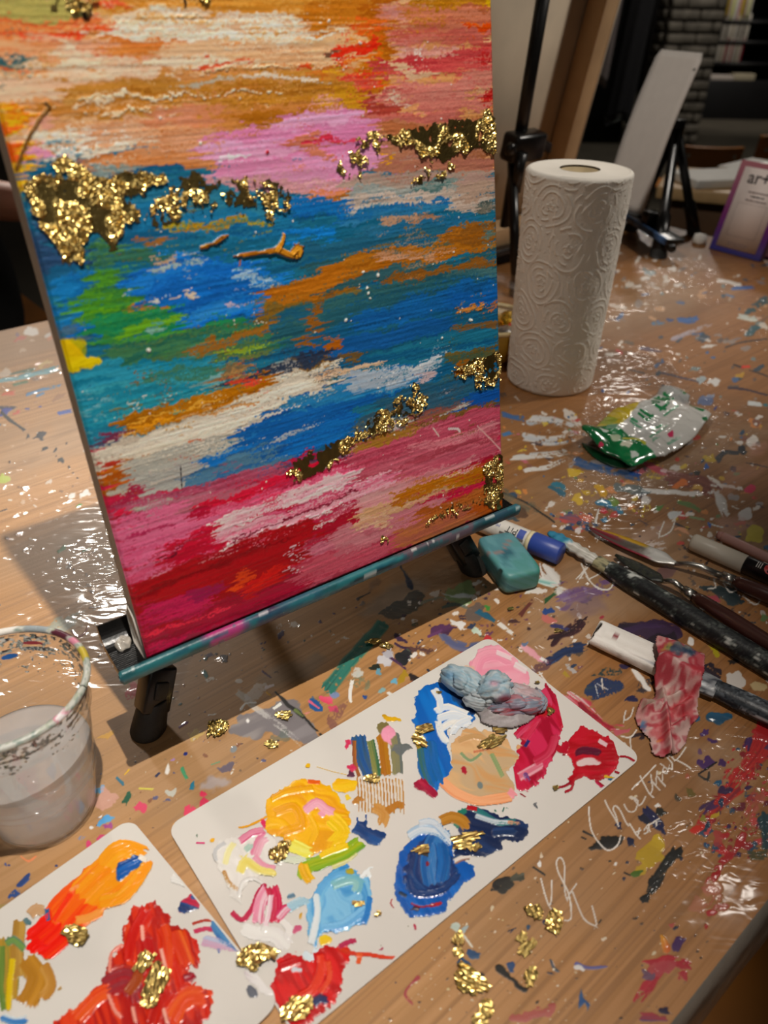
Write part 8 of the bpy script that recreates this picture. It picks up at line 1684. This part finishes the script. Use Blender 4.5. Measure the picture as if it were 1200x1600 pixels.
    # yellow
    def f(S):
        S.blob([(414, 1268), (422, 1246), (440, 1232), (462, 1220), (480, 1216), (498, 1220), (514, 1228), (528, 1244), (544, 1262), (548, 1290), (536, 1312), (520, 1328), (498, 1338), (480, 1338), (462, 1322), (440, 1312), (418, 1300)], 'f0b010 f4bc18 e8a408 f6c828', 10, rag=5, h=.9, swirl=40); S.stroke([(424, 1250), (450, 1238), (490, 1232)], 10, 'e09c08 f4b818', dry=.1, h=1.4); S.stroke([(430, 1270), (460, 1262), (470, 1290), (440, 1302)], 14, 'e8a40c f2b41c', dry=.05, h=1.4); S.stroke([(482, 1222), (500, 1224)], 8, 'e06018 e88018', dry=.25, h=1); S.stroke([(478, 1268), (495, 1256), (510, 1266), (522, 1272)], 14, 'e8a0b4 f0b4c4 e494a8', dry=.08, h=1.4); S.stroke([(500, 1270), (506, 1276)], 10, 'eca8ba', dry=.1, h=1.3); S.stroke([(484, 1276), (494, 1300), (486, 1318)], 10, 'f4bc1c e8a810', dry=.1, h=1.5); S.stroke([(520, 1280), (536, 1300), (520, 1322)], 26, 'f4c81c f8d42c', dry=.05, h=1)
        S.stroke([(454, 1322), (472, 1330), (486, 1334)], 22, 'f0e860 f4f080 e8d840', dry=.08, h=.9); S.stroke([(474, 1372), (480, 1356), (505, 1346), (535, 1336), (565, 1316)], 24, 'd8c020 a8b820 8ab028 6a9a28', dry=.08, h=.8); S.stroke([(472, 1352), (480, 1370), (488, 1378)], 18, 'e8b010 f0c020', dry=.05, h=.8); S.stroke([(520, 1356), (545, 1346), (560, 1334)], 8, 'e8e4c0 c8c860', dry=.45, h=.6); S.stroke([(500, 1338), (520, 1330), (544, 1322)], 10, 'f4cc20', dry=.1, h=.9)
    D([(400, 1205), (575, 1388)], f, 'large yellow paint swirl')
    def f(S): S.blob([(516, 1228), (530, 1216), (552, 1216), (562, 1226), (550, 1238), (528, 1240)], 'f0b814 f4c828', -10, rag=4, h=.6); S.stroke([(540, 1248), (548, 1244)], 10, 'f0d040', dry=.2); S.stroke([(494, 1198), (520, 1206), (548, 1212)], 1.8, 'e8c040', dry=.2, h=.3); S.dots([(481, 1197)], 5, 'e8b818', h=.6)
    D([(472, 1190), (568, 1252)], f, 'small yellow smear')
    def f(S): S.stroke([(372, 1294), (385, 1292), (404, 1284), (418, 1276)], 4, 'e8a818', dry=0, h=.8); S.dots([(332, 1313)], 4, 'e8b020'); S.dots([(308, 1306)], 4, '7a8a78'); S.stroke([(306, 1318), (322, 1318)], 4, 'd03a78', dry=.2); S.blob(ell(269, 1351, 6, 4, 40), 'd0306a', h=.4); S.blob([(406, 1286), (412, 1280), (420, 1288), (416, 1298)], 'd83060', rag=1, h=.5)
    D([(260, 1270), (425, 1360)], f, 'stray drops of paint')
    # white and pink swirl
    def f(S):
        S.blob([(332, 1334), (344, 1314), (372, 1304), (400, 1298), (420, 1300), (438, 1322), (446, 1342), (430, 1358), (408, 1366), (392, 1378), (376, 1400), (382, 1418), (372, 1416), (356, 1396), (348, 1370), (338, 1350)], 'f0ece6 e8e4de f4f0ec', 60, rag=4, h=.8, swirl=40); S.stroke([(376, 1316), (395, 1302), (415, 1298)], 12, 'd86a90 e898b0 cc4878', dry=.1, h=1.1); S.stroke([(398, 1336), (406, 1316), (415, 1308)], 18, 'e088a4 f0c0cc d0507c', dry=.1, h=1.2); S.stroke([(398, 1342), (412, 1356), (430, 1360)], 14, 'e8a0b4 f4e0e4', dry=.1, h=1.2); S.stroke([(352, 1350), (358, 1330), (366, 1318)], 10, 'ece4a8 f4f0c8', dry=.15, h=1); S.stroke([(376, 1364), (384, 1348), (404, 1360), (430, 1366)], 14, 'ecdc78 f0e8b0', dry=.1, h=1); S.stroke([(338, 1346), (336, 1330), (352, 1318)], 7, 'c8c8c8 f4f4f2', dry=.05, h=1.3); S.stroke([(350, 1362), (358, 1380), (372, 1392)], 7, 'b8843c d0b080', dry=.4, h=.8); S.stroke([(384, 1330), (394, 1322)], 10, 'b8d0c4', dry=.2, h=.9); S.stroke([(430, 1340), (460, 1344), (478, 1340)], 14, 'd8e0c8 e8ecd8', dry=.2, h=.8); S.stroke([(374, 1400), (380, 1380), (396, 1374), (412, 1382)], 7, 'f0eeea dcd8d4', dry=.05, h=1.3)
    D([(325, 1290), (490, 1425)], f, 'white paint swirled with pink')
    # crimson and white
    def f(S):
        S.stroke([(362, 1426), (378, 1438), (392, 1424), (404, 1396), (416, 1382)], 9, 'b81848 c83060', dry=.05, h=1); S.stroke([(404, 1442), (408, 1410), (420, 1386)], 20, 'd0306a e898b0 f0d0d8 c01850', dry=.05, h=1.1); S.stroke([(428, 1440), (430, 1410), (424, 1386)], 22, 'b81440 c82450 e8b0c0', dry=.05, h=1.1); S.stroke([(412, 1455), (420, 1430), (424, 1400)], 9, 'f4e4e8 e090a8', dry=.1, h=1.2); S.stroke([(436, 1434), (446, 1422), (452, 1418)], 14, 'f0d8de c83060', dry=.15, h=1); S.stroke([(440, 1440), (452, 1452), (448, 1466)], 12, 'f0ece8 e8e8ea', dry=.1, h=.9); S.stroke([(380, 1452), (400, 1458), (430, 1462), (450, 1482)], 26, 'f0eeea e8e4e2', dry=.25, h=.6)
    D([(352, 1372), (468, 1495)], f, 'crimson paint with white streaks')
    # light blue
    def f(S):
        S.blob([(480, 1420), (488, 1398), (498, 1380), (516, 1364), (534, 1354), (552, 1360), (568, 1364), (580, 1386), (582, 1410), (572, 1440), (556, 1450), (530, 1460), (508, 1462), (492, 1480), (482, 1470), (478, 1440)], '68acdc 88c4e8 4c98d0 a0d0ec', 60, rag=5, h=.8, swirl=60, con=1.9); S.stroke([(496, 1430), (500, 1395), (528, 1366), (560, 1370)], 16, '4a9cd4 6ab0e0 8ac8e8', dry=.08, h=1.2); S.stroke([(520, 1384), (545, 1376), (560, 1380), (556, 1396)], 16, '7ab8c8 98c8c8 6aa8c0', dry=.1, h=1.2); S.stroke([(506, 1452), (540, 1444), (572, 1420)], 14, '88c4ec 4a94d0', dry=.1, h=1.1); S.stroke([(578, 1404), (574, 1430), (568, 1446)], 10, '2a78c0 4a98d8', dry=.1, h=1); S.stroke([(486, 1476), (496, 1430), (494, 1400)], 12, 'e8eef0 b8d8e8', dry=.15, h=1.2); S.stroke([(530, 1358), (545, 1352)], 8, '3a90d0', dry=.1); S.stroke([(564, 1372), (574, 1362), (578, 1372)], 8, 'f0f4f4', dry=.1, h=1.4); S.blob(ell(548, 1362, 5, 6), 'b8a828', h=1); S.stroke([(450, 1420), (466, 1412), (480, 1404)], 16, 'c8dce4 a8ccdc e8eef0', dry=.2, h=.8); S.stroke([(450, 1402), (462, 1398)], 9, '5a7a90 c8d8e0', dry=.2, h=.8); S.stroke([(476, 1490), (490, 1500), (496, 1480)], 14, 'd8e8f0 e8f0f4', dry=.15, h=.8); S.blob(ell(470, 1432, 3, 9, 15), 'd8a840', h=.8); S.blob(ell(465, 1452, 8, 9), 'c03a68', h=.5, a=.8)
    D([(440, 1345), (592, 1510)], f, 'light blue paint swirl')
    def f(S): S.blob([(498, 1468), (508, 1460), (520, 1466), (514, 1476), (502, 1480)], 'f0c820 f4d440', rag=2, h=.6)
    D([(490, 1452), (528, 1486)], f, 'small yellow dab')
    # deep blue oval
    def f(S):
        S.blob([(614, 1386), (618, 1356), (628, 1328), (642, 1308), (660, 1296), (690, 1296), (712, 1318), (724, 1344), (740, 1352), (744, 1368), (724, 1384), (706, 1406), (690, 1426), (664, 1436), (640, 1432), (624, 1414)], '1060b4 0f58a8 1a6cc0', 60, rag=4, h=.7); S.blob([(630, 1380), (634, 1346), (648, 1322), (668, 1310), (688, 1324), (712, 1350), (718, 1372), (694, 1392), (664, 1402), (642, 1398)], '1a2c58 20386a 24487c 1c3464', 80, rag=6, h=.9, swirl=40); S.stroke([(672, 1382), (668, 1350), (678, 1316), (694, 1294)], 26, '1f5c9c 3a78b4 2a6aa8', dry=.12, h=1.1); S.stroke([(690, 1376), (694, 1350), (690, 1320)], 24, '2268ac 1a5898 3a80b8', dry=.15, h=1.1); S.stroke([(640, 1306), (660, 1296), (688, 1302), (706, 1318)], 16, 'e0e6ec b0c8dc', dry=.45, h=1); S.stroke([(655, 1288), (676, 1286), (700, 1310)], 12, 'd8e0e8 88acd0', dry=.5, h=.8); S.stroke([(640, 1376), (650, 1396), (690, 1392), (716, 1366)], 12, '1c3c70 182c5c', dry=.2, h=1.2); S.stroke([(672, 1416), (690, 1412)], 6, 'a81828', dry=.1, h=1); S.blob(ell(650, 1420, 8, 6), '38283c', h=.9); S.stroke([(642, 1412), (656, 1418), (680, 1414)], 3, '901c2c', dry=.2); S.stroke([(624, 1396), (636, 1402)], 6, '2a3a50', dry=.2, h=.9); S.stroke([(648, 1330), (662, 1336), (658, 1328)], 6, '2a2a28 5a4a30', dry=.1, h=1); S.stroke([(614, 1404), (610, 1412), (616, 1420)], 3, 'a8142c', dry=0, h=.5); S.stroke([(667, 1348), (668, 1354)], 6, '7a1c30', dry=0, h=1)
        S.stroke([(710, 1346), (722, 1340), (736, 1338)], 12, '8a5a48 e8e0d8 3a4a68', dry=.3, h=.8)
    D([(602, 1278), (752, 1445)], f, 'deep blue oval of paint')
    def f(S): S.stroke([(647, 1444), (650, 1454)], 5, 'b01c48', dry=0, h=.6); S.blob(ell(599, 1483, 4, 4), 'a8204c', h=.5); S.dots([(638, 1448), (595, 1478)], 2, '6a6a40')
    D([(590, 1438), (660, 1492)], f, 'stray red drops')
    # navy wing with teal and ochre
    def f(S):
        S.blob([(706, 1284), (716, 1268), (730, 1262), (740, 1276), (728, 1292), (712, 1294)], '1a6a5c 2a7a68', 0, rag=3, h=.5); S.blob([(726, 1270), (742, 1260), (768, 1270), (792, 1276), (814, 1282), (828, 1294), (826, 1308), (806, 1318), (786, 1316), (788, 1328), (760, 1338), (730, 1342), (706, 1342), (704, 1328), (722, 1314), (716, 1296)], '1c2f58 18284c 243a64', 20, rag=5, h=.7); S.stroke([(735, 1262), (752, 1270), (778, 1286), (806, 1284)], 10, '2a6a70 3a8080 c02030', dry=.25, h=.9); S.stroke([(730, 1262), (745, 1266)], 8, 'b01828', dry=.1, h=.9); S.stroke([(744, 1276), (770, 1284), (796, 1286)], 8, 'd8dce0 5a88a0', dry=.55, h=.9); S.stroke([(690, 1284), (706, 1278), (722, 1284), (730, 1294)], 18, 'c08a3c b07a2c d0a058', dry=.05, h=.9); S.stroke([(712, 1322), (706, 1334), (710, 1340)], 5, 'e8e4dc', dry=.1, h=.8); S.stroke([(794, 1286), (812, 1288)], 6, 'e0a080 2a7a70', dry=.3, h=.8); S.stroke([(770, 1302), (806, 1300)], 14, '20365c 2a4470', dry=.1, h=1)
    D([(684, 1252), (840, 1350)], f, 'navy paint with teal and ochre')
    def f(S):
        rr = random.Random(2)
        S.dots([(748 + rr.uniform(0, 52), 1250 + rr.uniform(0, 18)) for _ in range(26)], 1.6, '5a8a78 3a7060', h=.3); S.blob(ell(838, 1260, 6, 5), '6a6c70', h=.5)
    D([(744, 1246), (848, 1272)], f, 'fine teal spatter')
    def f(S): S.blob([(546, 1300), (556, 1288), (570, 1282), (584, 1296), (606, 1304), (600, 1312), (594, 1322), (578, 1318), (560, 1308)], '1c4a86 245490 183c70', 30, rag=4, h=.8, con=2); S.stroke([(560, 1290), (558, 1276)], 4, '1c4a86', dry=.3); S.stroke([(572, 1286), (572, 1272)], 4, '1c4a86', dry=.3)
    D([(538, 1268), (614, 1328)], f, 'small dark blue dab')
    # red
    def f(S):
        S.blob([(404, 1596), (410, 1560), (428, 1530), (432, 1508), (446, 1490), (466, 1488), (480, 1496), (494, 1484), (520, 1478), (545, 1482), (548, 1498), (536, 1516), (536, 1540), (528, 1566), (506, 1580), (486, 1600), (460, 1616), (420, 1616)], 'cc1414 d41c1c b80e12 d82424', 60, rag=7, h=.7); S.stroke([(498, 1494), (500, 1520), (486, 1550), (466, 1560)], 16, 'd8281c e04024 c01414', dry=.05, h=1.1); S.stroke([(436, 1512), (460, 1504), (470, 1500)], 14, 'b80c14 d42028', dry=.1, h=1.1); S.stroke([(512, 1504), (514, 1530), (500, 1552)], 10, 'e0502c d83020', dry=.1, h=1.2); S.stroke([(530, 1484), (550, 1490), (575, 1492), (600, 1496), (622, 1496)], 8, 'e0501c c83018 d86a38', dry=.35, h=.5); S.stroke([(562, 1490), (560, 1506)], 9, 'e0602c', dry=.2, h=.4); S.stroke([(530, 1480), (545, 1472), (557, 1470)], 10, 'b02050 c03058', dry=.1, h=.9); S.blob(ell(463, 1516, 7, 6), 'd8dce4', h=1); S.stroke([(490, 1570), (500, 1562), (512, 1566)], 14, '2a3a68 3a2c50', dry=.15, h=1); S.stroke([(424, 1586), (436, 1600)], 10, 'e8d0d0', dry=.3, h=.8)
    D([(395, 1465), (632, 1625)], f, 'bright red paint')
    # flakes of gold leaf stuck on card 1
    for i, (x, y, r, el, an) in enumerate([(438, 1330, 13, 1.3, 70), (664, 1138, 10, 1.8, 20), (655, 1158, 9, 1.6, -40), (770, 1160, 10, 2.2, 30), (783, 1140, 8, 1.5, 0), (728, 1311, 8, 3.0, 12), (722, 1322, 9, 1.6, 0), (580, 1216, 9, 1.5, 20), (560, 1413, 6, 1.3, 0), (464, 1576, 14, 1.4, 10), (658, 1327, 7, 2, 10), (591, 1428, 4, 1.2, 0), (868, 1233, 5, 1.3, 20), (860, 1112, 6, 1.6, 70), (722, 1046, 5, 1.4, 0), (840, 1066, 4, 1.5, 30), (744, 1324, 7, 1.4, 40), (686, 1082, 4, 1.4, 0)]):
        gold_flake('gold_leaf_flake', x, y, r, zt + 0.0009, c1, None, None, 100 + i, el, an)

    # second card, lower left, lying a little over the first
    A = at(207, 1283, 0.002); Bq = at(436, 1560, 0.002); d2 = unit(Bq - A); n2 = V(d2[1], -d2[0], 0)
    if n2 @ V(-1, -0.6, 0) < 0: n2 = -n2
    W2 = np.linalg.norm(Bq - A) + 0.004; L2 = 0.2476
    # frame: e2 runs along the card away to the left-bottom, width along d2
    P2 = A - d2 * 0.002 + n2 * L2; e2 = -n2; w2 = d2
    c2 = make_card('white palette card at the lower left holding orange and red paint', P2, e2, w2, L2, W2, 0.0022)
    zt2 = 0.0022 + 0.0009
    def in2(X, Y):
        a = (X - P2[0]) * e2[0] + (Y - P2[1]) * e2[1]; b = (X - P2[0]) * w2[0] + (Y - P2[1]) * w2[1]
        return (a > .001) & (a < L2 - .001) & (b > .001) & (b < W2 - .001)
    D2 = lambda poly, fn, label=None, **k: dab(c2, zt2, poly, fn, label, clip=in2, **k)
    def f(S):
        S.stroke([(60, 1478), (90, 1452), (110, 1425), (130, 1400)], 60, 'e41c0c ec2c10 f04414', dry=.02, h=.7, jag=.25); S.stroke([(100, 1440), (130, 1405), (160, 1378)], 72, 'f05412 f46a14 ec4410', dry=.02, h=.8, jag=.2); S.stroke([(136, 1400), (170, 1368), (210, 1345)], 68, 'f48e14 f49c1c f08010', dry=.02, h=.8, jag=.2); S.stroke([(165, 1350), (190, 1328), (225, 1338)], 34, 'f4a01c f8ac28', dry=.02, h=.9); S.stroke([(160, 1412), (190, 1402), (215, 1375), (232, 1345)], 22, 'f49a1c f0a424', dry=.1, h=1); S.stroke([(120, 1440), (140, 1436), (160, 1425)], 14, 'f0a050 f48a30', dry=.2, h=.9); S.stroke([(84, 1440), (96, 1420), (112, 1398)], 8, 'ec3810 f05018', dry=.1, h=1.1); S.stroke([(110, 1392), (124, 1385)], 6, 'f8a060', dry=.2, h=1.1)
        S.blob([(180, 1364), (184, 1352), (200, 1342), (216, 1338), (222, 1350), (206, 1364), (186, 1378)], '1458a4 1a64b0 104a90', -25, rag=3, h=1.2); S.stroke([(218, 1340), (230, 1346)], 9, 'f0e8dc', dry=.1, h=1)
        S.blob([(40, 1484), (56, 1466), (80, 1478), (76, 1484), (50, 1490)], 'e8180c', h=.6)
    D2([(30, 1310), (245, 1500)], f, 'orange to red gradient of paint')
    def f(S):
        S.blob([(196, 1442), (210, 1420), (228, 1416), (242, 1404), (252, 1420), (266, 1424), (270, 1448), (290, 1448), (300, 1462), (312, 1476), (314, 1510), (304, 1518), (296, 1508), (298, 1530), (316, 1544), (332, 1546), (332, 1578), (318, 1600), (300, 1620), (96, 1620), (100, 1586), (130, 1568), (148, 1548), (160, 1534), (168, 1510), (184, 1490), (192, 1470)], 'c42412 cc3418 a81a14 d84420', 75, rag=7, h=.7, con=1.8); S.stroke([(206, 1500), (212, 1460), (232, 1422)], 24, 'd03018 c01c14 d8401c', dry=.03, h=1.1); S.stroke([(226, 1470), (230, 1500), (224, 1520)], 30, 'b01414 c02818', dry=.06, h=1); S.stroke([(256, 1450), (262, 1480), (258, 1540)], 20, 'd84a20 c83018', dry=.06, h=1.1); S.stroke([(276, 1460), (288, 1490), (296, 1510)], 26, 'dc5420 d03c1c e06828', dry=.08, h=1); S.stroke([(170, 1540), (200, 1530), (214, 1560)], 40, 'a02028 903038 b0281c', dry=.06, h=1); S.stroke([(200, 1552), (215, 1530), (212, 1520)], 18, 'a04820 b05a28', dry=.1, h=1.1); S.stroke([(120, 1590), (150, 1560), (170, 1548)], 26, 'd84420 e05c24 c83018', dry=.06, h=1.1); S.stroke([(270, 1590), (290, 1560), (320, 1556)], 34, 'd84a20 e0602a', dry=.08, h=1); S.stroke([(240, 1600), (250, 1570), (270, 1550)], 24, 'b01c18 c82c18', dry=.06, h=1.1)
        for p in [[(172, 1520), (174, 1492), (192, 1476)], [(170, 1556), (180, 1580), (190, 1590)], [(252, 1484), (258, 1510), (262, 1530)], [(222, 1448), (224, 1470)], [(208, 1575), (212, 1598)], [(256, 1578), (262, 1600)]]: S.stroke(p, 6, 'e89080 f0b0a0', dry=.1, h=1.5, jag=.1)
        S.stroke([(288, 1530), (298, 1528), (302, 1522)], 14, '8a1428 a01830', dry=.05, h=1)
    D2([(88, 1395), (345, 1628)], f, 'big smear of red paint')
    def f(S):
        S.stroke([(10, 1470), (14, 1510), (10, 1560)], 36, '8a8a40 b8903c 6a7a38', dry=.08, h=.8); S.stroke([(30, 1440), (28, 1480), (30, 1530)], 22, 'c09a50 a8803c', dry=.1, h=.8); S.stroke([(44, 1500), (60, 1530), (40, 1570)], 34, 'c08a34 b07c2c d0a048', dry=.12, h=.8); S.stroke([(70, 1510), (80, 1540), (66, 1560)], 20, 'b8843c c89850', dry=.2, h=.7); S.stroke([(12, 1475), (22, 1470), (40, 1484)], 12, '7a9a50 5a8068', dry=.1, h=1); S.stroke([(48, 1430), (58, 1422), (70, 1426)], 18, 'c8a078 d0b090', dry=.1, h=.9); S.stroke([(74, 1420), (76, 1440)], 9, '1f5a88', dry=.05, h=1); S.stroke([(40, 1436), (48, 1446)], 10, '5a7a80', dry=.1, h=.9); S.stroke([(20, 1500), (16, 1540), (14, 1580)], 10, 'd8b818 e0c838', dry=.15, h=1); S.stroke([(4, 1480), (2, 1540), (6, 1580)], 10, '5a7a38 8a9a48', dry=.1, h=1); S.stroke([(4, 1590), (24, 1596), (44, 1592)], 16, '3a78b8 d8e0e4', dry=.3, h=.7); S.blob(ell(93, 1545, 3, 7, 10), 'b08a48', h=.5); S.stroke([(70, 1500), (82, 1494)], 7, 'b08848', dry=.15)
    D2([(-20, 1410), (105, 1612)], f, 'ochre and olive paint')
    def f(S):
        S.blob([(276, 1420), (288, 1404), (300, 1396), (318, 1404), (316, 1416), (300, 1426), (286, 1430)], '8a1c40 c02848 1f4a80 2a3a68', 20, rag=4, h=.8, con=2.2); S.stroke([(300, 1400), (322, 1402), (345, 1418)], 16, '1a4880 2a5a90', dry=.1, h=.7); S.stroke([(300, 1444), (320, 1438), (334, 1440)], 6, 'b04030', dry=.35); S.stroke([(304, 1456), (322, 1452), (346, 1456)], 9, 'c03058 d86880', dry=.35); S.stroke([(322, 1420), (345, 1425), (360, 1432)], 14, '3a78b0 e0e4e8', dry=.5); S.stroke([(340, 1440), (356, 1462), (388, 1480)], 30, '2a6aa8 4a88b8 c8d4dc', dry=.4); S.stroke([(346, 1428), (360, 1440), (376, 1452)], 9, 'c01c30 b01828', dry=.05, h=.8); S.stroke([(341, 1462), (342, 1490)], 6, '2a68a8', dry=.3); S.stroke([(318, 1470), (345, 1478), (370, 1486)], 20, 'd0a8c0 b8c0d8', dry=.55); S.dots([(270, 1417)], 2, '3a2a30')
    D2([(262, 1390), (398, 1500)], f, 'smear of blue and crimson')
    def f(S): S.blob([(378, 1516), (400, 1510), (424, 1520), (436, 1540), (424, 1556), (402, 1548), (384, 1532)], 'e4dcdc d8ccd0 f0ecea', 30, rag=6, h=.6, a=.9); S.blob([(384, 1548), (390, 1538), (400, 1544), (404, 1556), (398, 1562), (388, 1558)], '6a6e78 7a7e88', rag=1.5, h=.8)
    D2([(370, 1500), (445, 1570)], f, 'grey drop in white smear')
    def f(S): S.blob([(236, 1306), (250, 1318), (262, 1334), (252, 1338), (238, 1322)], 'f2f0ec e4e2dc', 45, rag=4, h=1.2); S.stroke([(270, 1370), (290, 1376), (310, 1386)], 24, 'f0eeea e8e6e2', dry=.3, h=.8); S.stroke([(200, 1412), (212, 1416)], 2, 'd03a6a', dry=.3)
    D2([(190, 1295), (325, 1425)], f, 'white dried paint')
    for i, (x, y, r, el, an) in enumerate([(118, 1458, 12, 1.5, -20), (243, 1535, 13, 1.8, 75), (236, 1562, 10, 1.2, 0), (226, 1504, 10, 1.5, 60), (396, 1496, 15, 1.2, 30), (416, 1488, 10, 1.5, -20)]):
        gold_flake('gold_leaf_flake', x, y, r, zt2 + 0.0010, c2, None, None, 200 + i, el, an)

def make_loose_flakes():
    # the table's own flakes: one thing each
    L = [(337, 1138, 16, 'largest gold flake, on bare wood behind the long palette card', 1.2, 70), (424, 1164, 8, 'gold flake at the corner of the purple-grey stain', 1.2, 0), (443, 1119, 9, 'gold flake on the purple-grey stain', 1.7, -10), (583, 1003, 8, 'gold flake on the upper end of the green brush stroke', 1.6, 10), (604, 1010, 9, 'gold flake just right of the green brush stroke', 1.4, -20), (797, 952, 6, 'gold flake on the wood in front of the teal eraser', 1.2, 20), (873, 986, 6, 'gold flake right of the dark red stroke behind the card corner', 1.5, 10),
         (835, 1425, 10, 'square gold flake beside the white scribbled letters', 1.1, 20), (866, 1442, 12, 'crumpled gold flake under the white scribbled letters', 1.3, 60), (815, 1467, 6, 'small oval gold flake left of the crumpled one', 1.5, 60), (826, 1481, 8, 'long gold flake below the small oval flake', 1.9, 35), (716, 1468, 8, 'gold flake touching the near card edge above the blue dab', 1.2, 60), (718, 1488, 6, 'small gold flake directly above the blue dab', 1.2, 30), (734, 1535, 15, 'large gold flake between the blue dab and the black stroke', 1.5, -40), (830, 1527, 9, 'gold flake right of the black paint stroke', 1.6, 60), (760, 1575, 9, 'gold flake near the bottom photo edge below the large flake', 1.2, 80), (750, 1598, 8, 'gold flake cut by the bottom photo edge', 1.4, 0)]
    for i, (x, y, r, lab, el, an) in enumerate(L): gold_flake('gold_leaf_flake', x, y, r, 0.0006, None, lab, 'loose gold flakes on the table', 300 + i, el, an)
# ------------------------------------------------------------------ light and assembly
def spot(name, loc, tgt, watts, size, blend, rad, col):
    from mathutils import Vector
    l = bpy.data.lights.new(name, 'SPOT'); l.energy = watts; l.spot_size = math.radians(size); l.spot_blend = blend; l.shadow_soft_size = rad; l.color = col
    o = bpy.data.objects.new(name, l); COL.objects.link(o); o.location = loc
    o.rotation_euler = (Vector(tgt) - Vector(loc)).to_track_quat('-Z', 'Y').to_euler()
    return o

def make_lights():
    W = (1.0, 0.93, 0.84)
    spot('track_spot_key', (0.192, -0.013, 2.0), (-0.16, 0.39, 0.0), 154, 29, 1.0, 0.012, W)
    spot('fill_spot_front', (0.1, -1.6, 1.5), (-0.05, 0.40, 0.24), 20, 26, 0.9, 0.05, W)  # unseen frontal fill, added to brighten the canvas
    spot('track_spot_far_left', (-1.3, 2.9, 2.05), (-0.66, 0.82, 0), 225, 25, 1.0, 0.10, W)
    spot('fill_spot_table_end', (-0.6, 0.6, 2.05), (0.42, 1.38, 0.1), 66, 44, 0.9, 0.04, W)  # added lamp with no seen source, lifts the white board and table end
    spot('fill_spot_right', (1.5, 1.2, 1.35), (0.24, 1.08, 0.10), 56, 34, 0.8, 0.06, W)  # low lamp added out of view to brighten the towel roll's sides
    spot('track_spot_glint', (1.15, 1.40, 2.05), (0.25, 0.35, 0.0), 5, 60, 0.9, 0.05, W)
    spot('track_spot_far_right', (1.5, 4.3, 2.05), (1.2, 3.4, -0.4), 95, 90, 0.6, 0.12, W)
    spot('track_spot_column', (2.3, 5.6, 2.1), (2.4, 7.3, -0.2), 60, 80, 0.8, 0.05, W)
    spot('track_spot_shelf', (3.4, 7.9, 2.1), (3.5, 9.4, -0.1), 90, 70, 0.8, 0.05, (1.0, 0.9, 0.8))
    w = bpy.data.worlds.new('world'); SC.world = w; w.use_nodes = True
    bg = w.node_tree.nodes['Background']; bg.inputs[0].default_value = (1.0, 0.86, 0.74, 1); bg.inputs[1].default_value = 0.022

TABLE_GAIN, CANVAS_GAIN, CARD_GAIN = 0.95, 1.12, 0.95
make_camera()
make_room(); make_bookshelf(); make_coats(); make_far_table(); make_near_chairs()
make_table()
make_main_easel(); make_canvas(); make_back_easels()
make_roll(); make_bowl(); make_cup()
make_cards(); make_loose_flakes()
make_oil_pastel(); make_eraser(); make_brushes(); make_knives(); make_marker(); make_packet(); make_tissues(); make_sign(); make_person()
make_lights()
SC.view_settings.view_transform = 'Standard'; SC.view_settings.look = 'None'; SC.view_settings.gamma = 1.0
SC.view_settings.use_curve_mapping = False; SC.view_settings.exposure = 0.0
SC.cycles.max_bounces = 6; SC.cycles.transparent_max_bounces = 16; SC.cycles.caustics_reflective = False; SC.cycles.caustics_refractive = False
SC.cycles.use_denoising = True
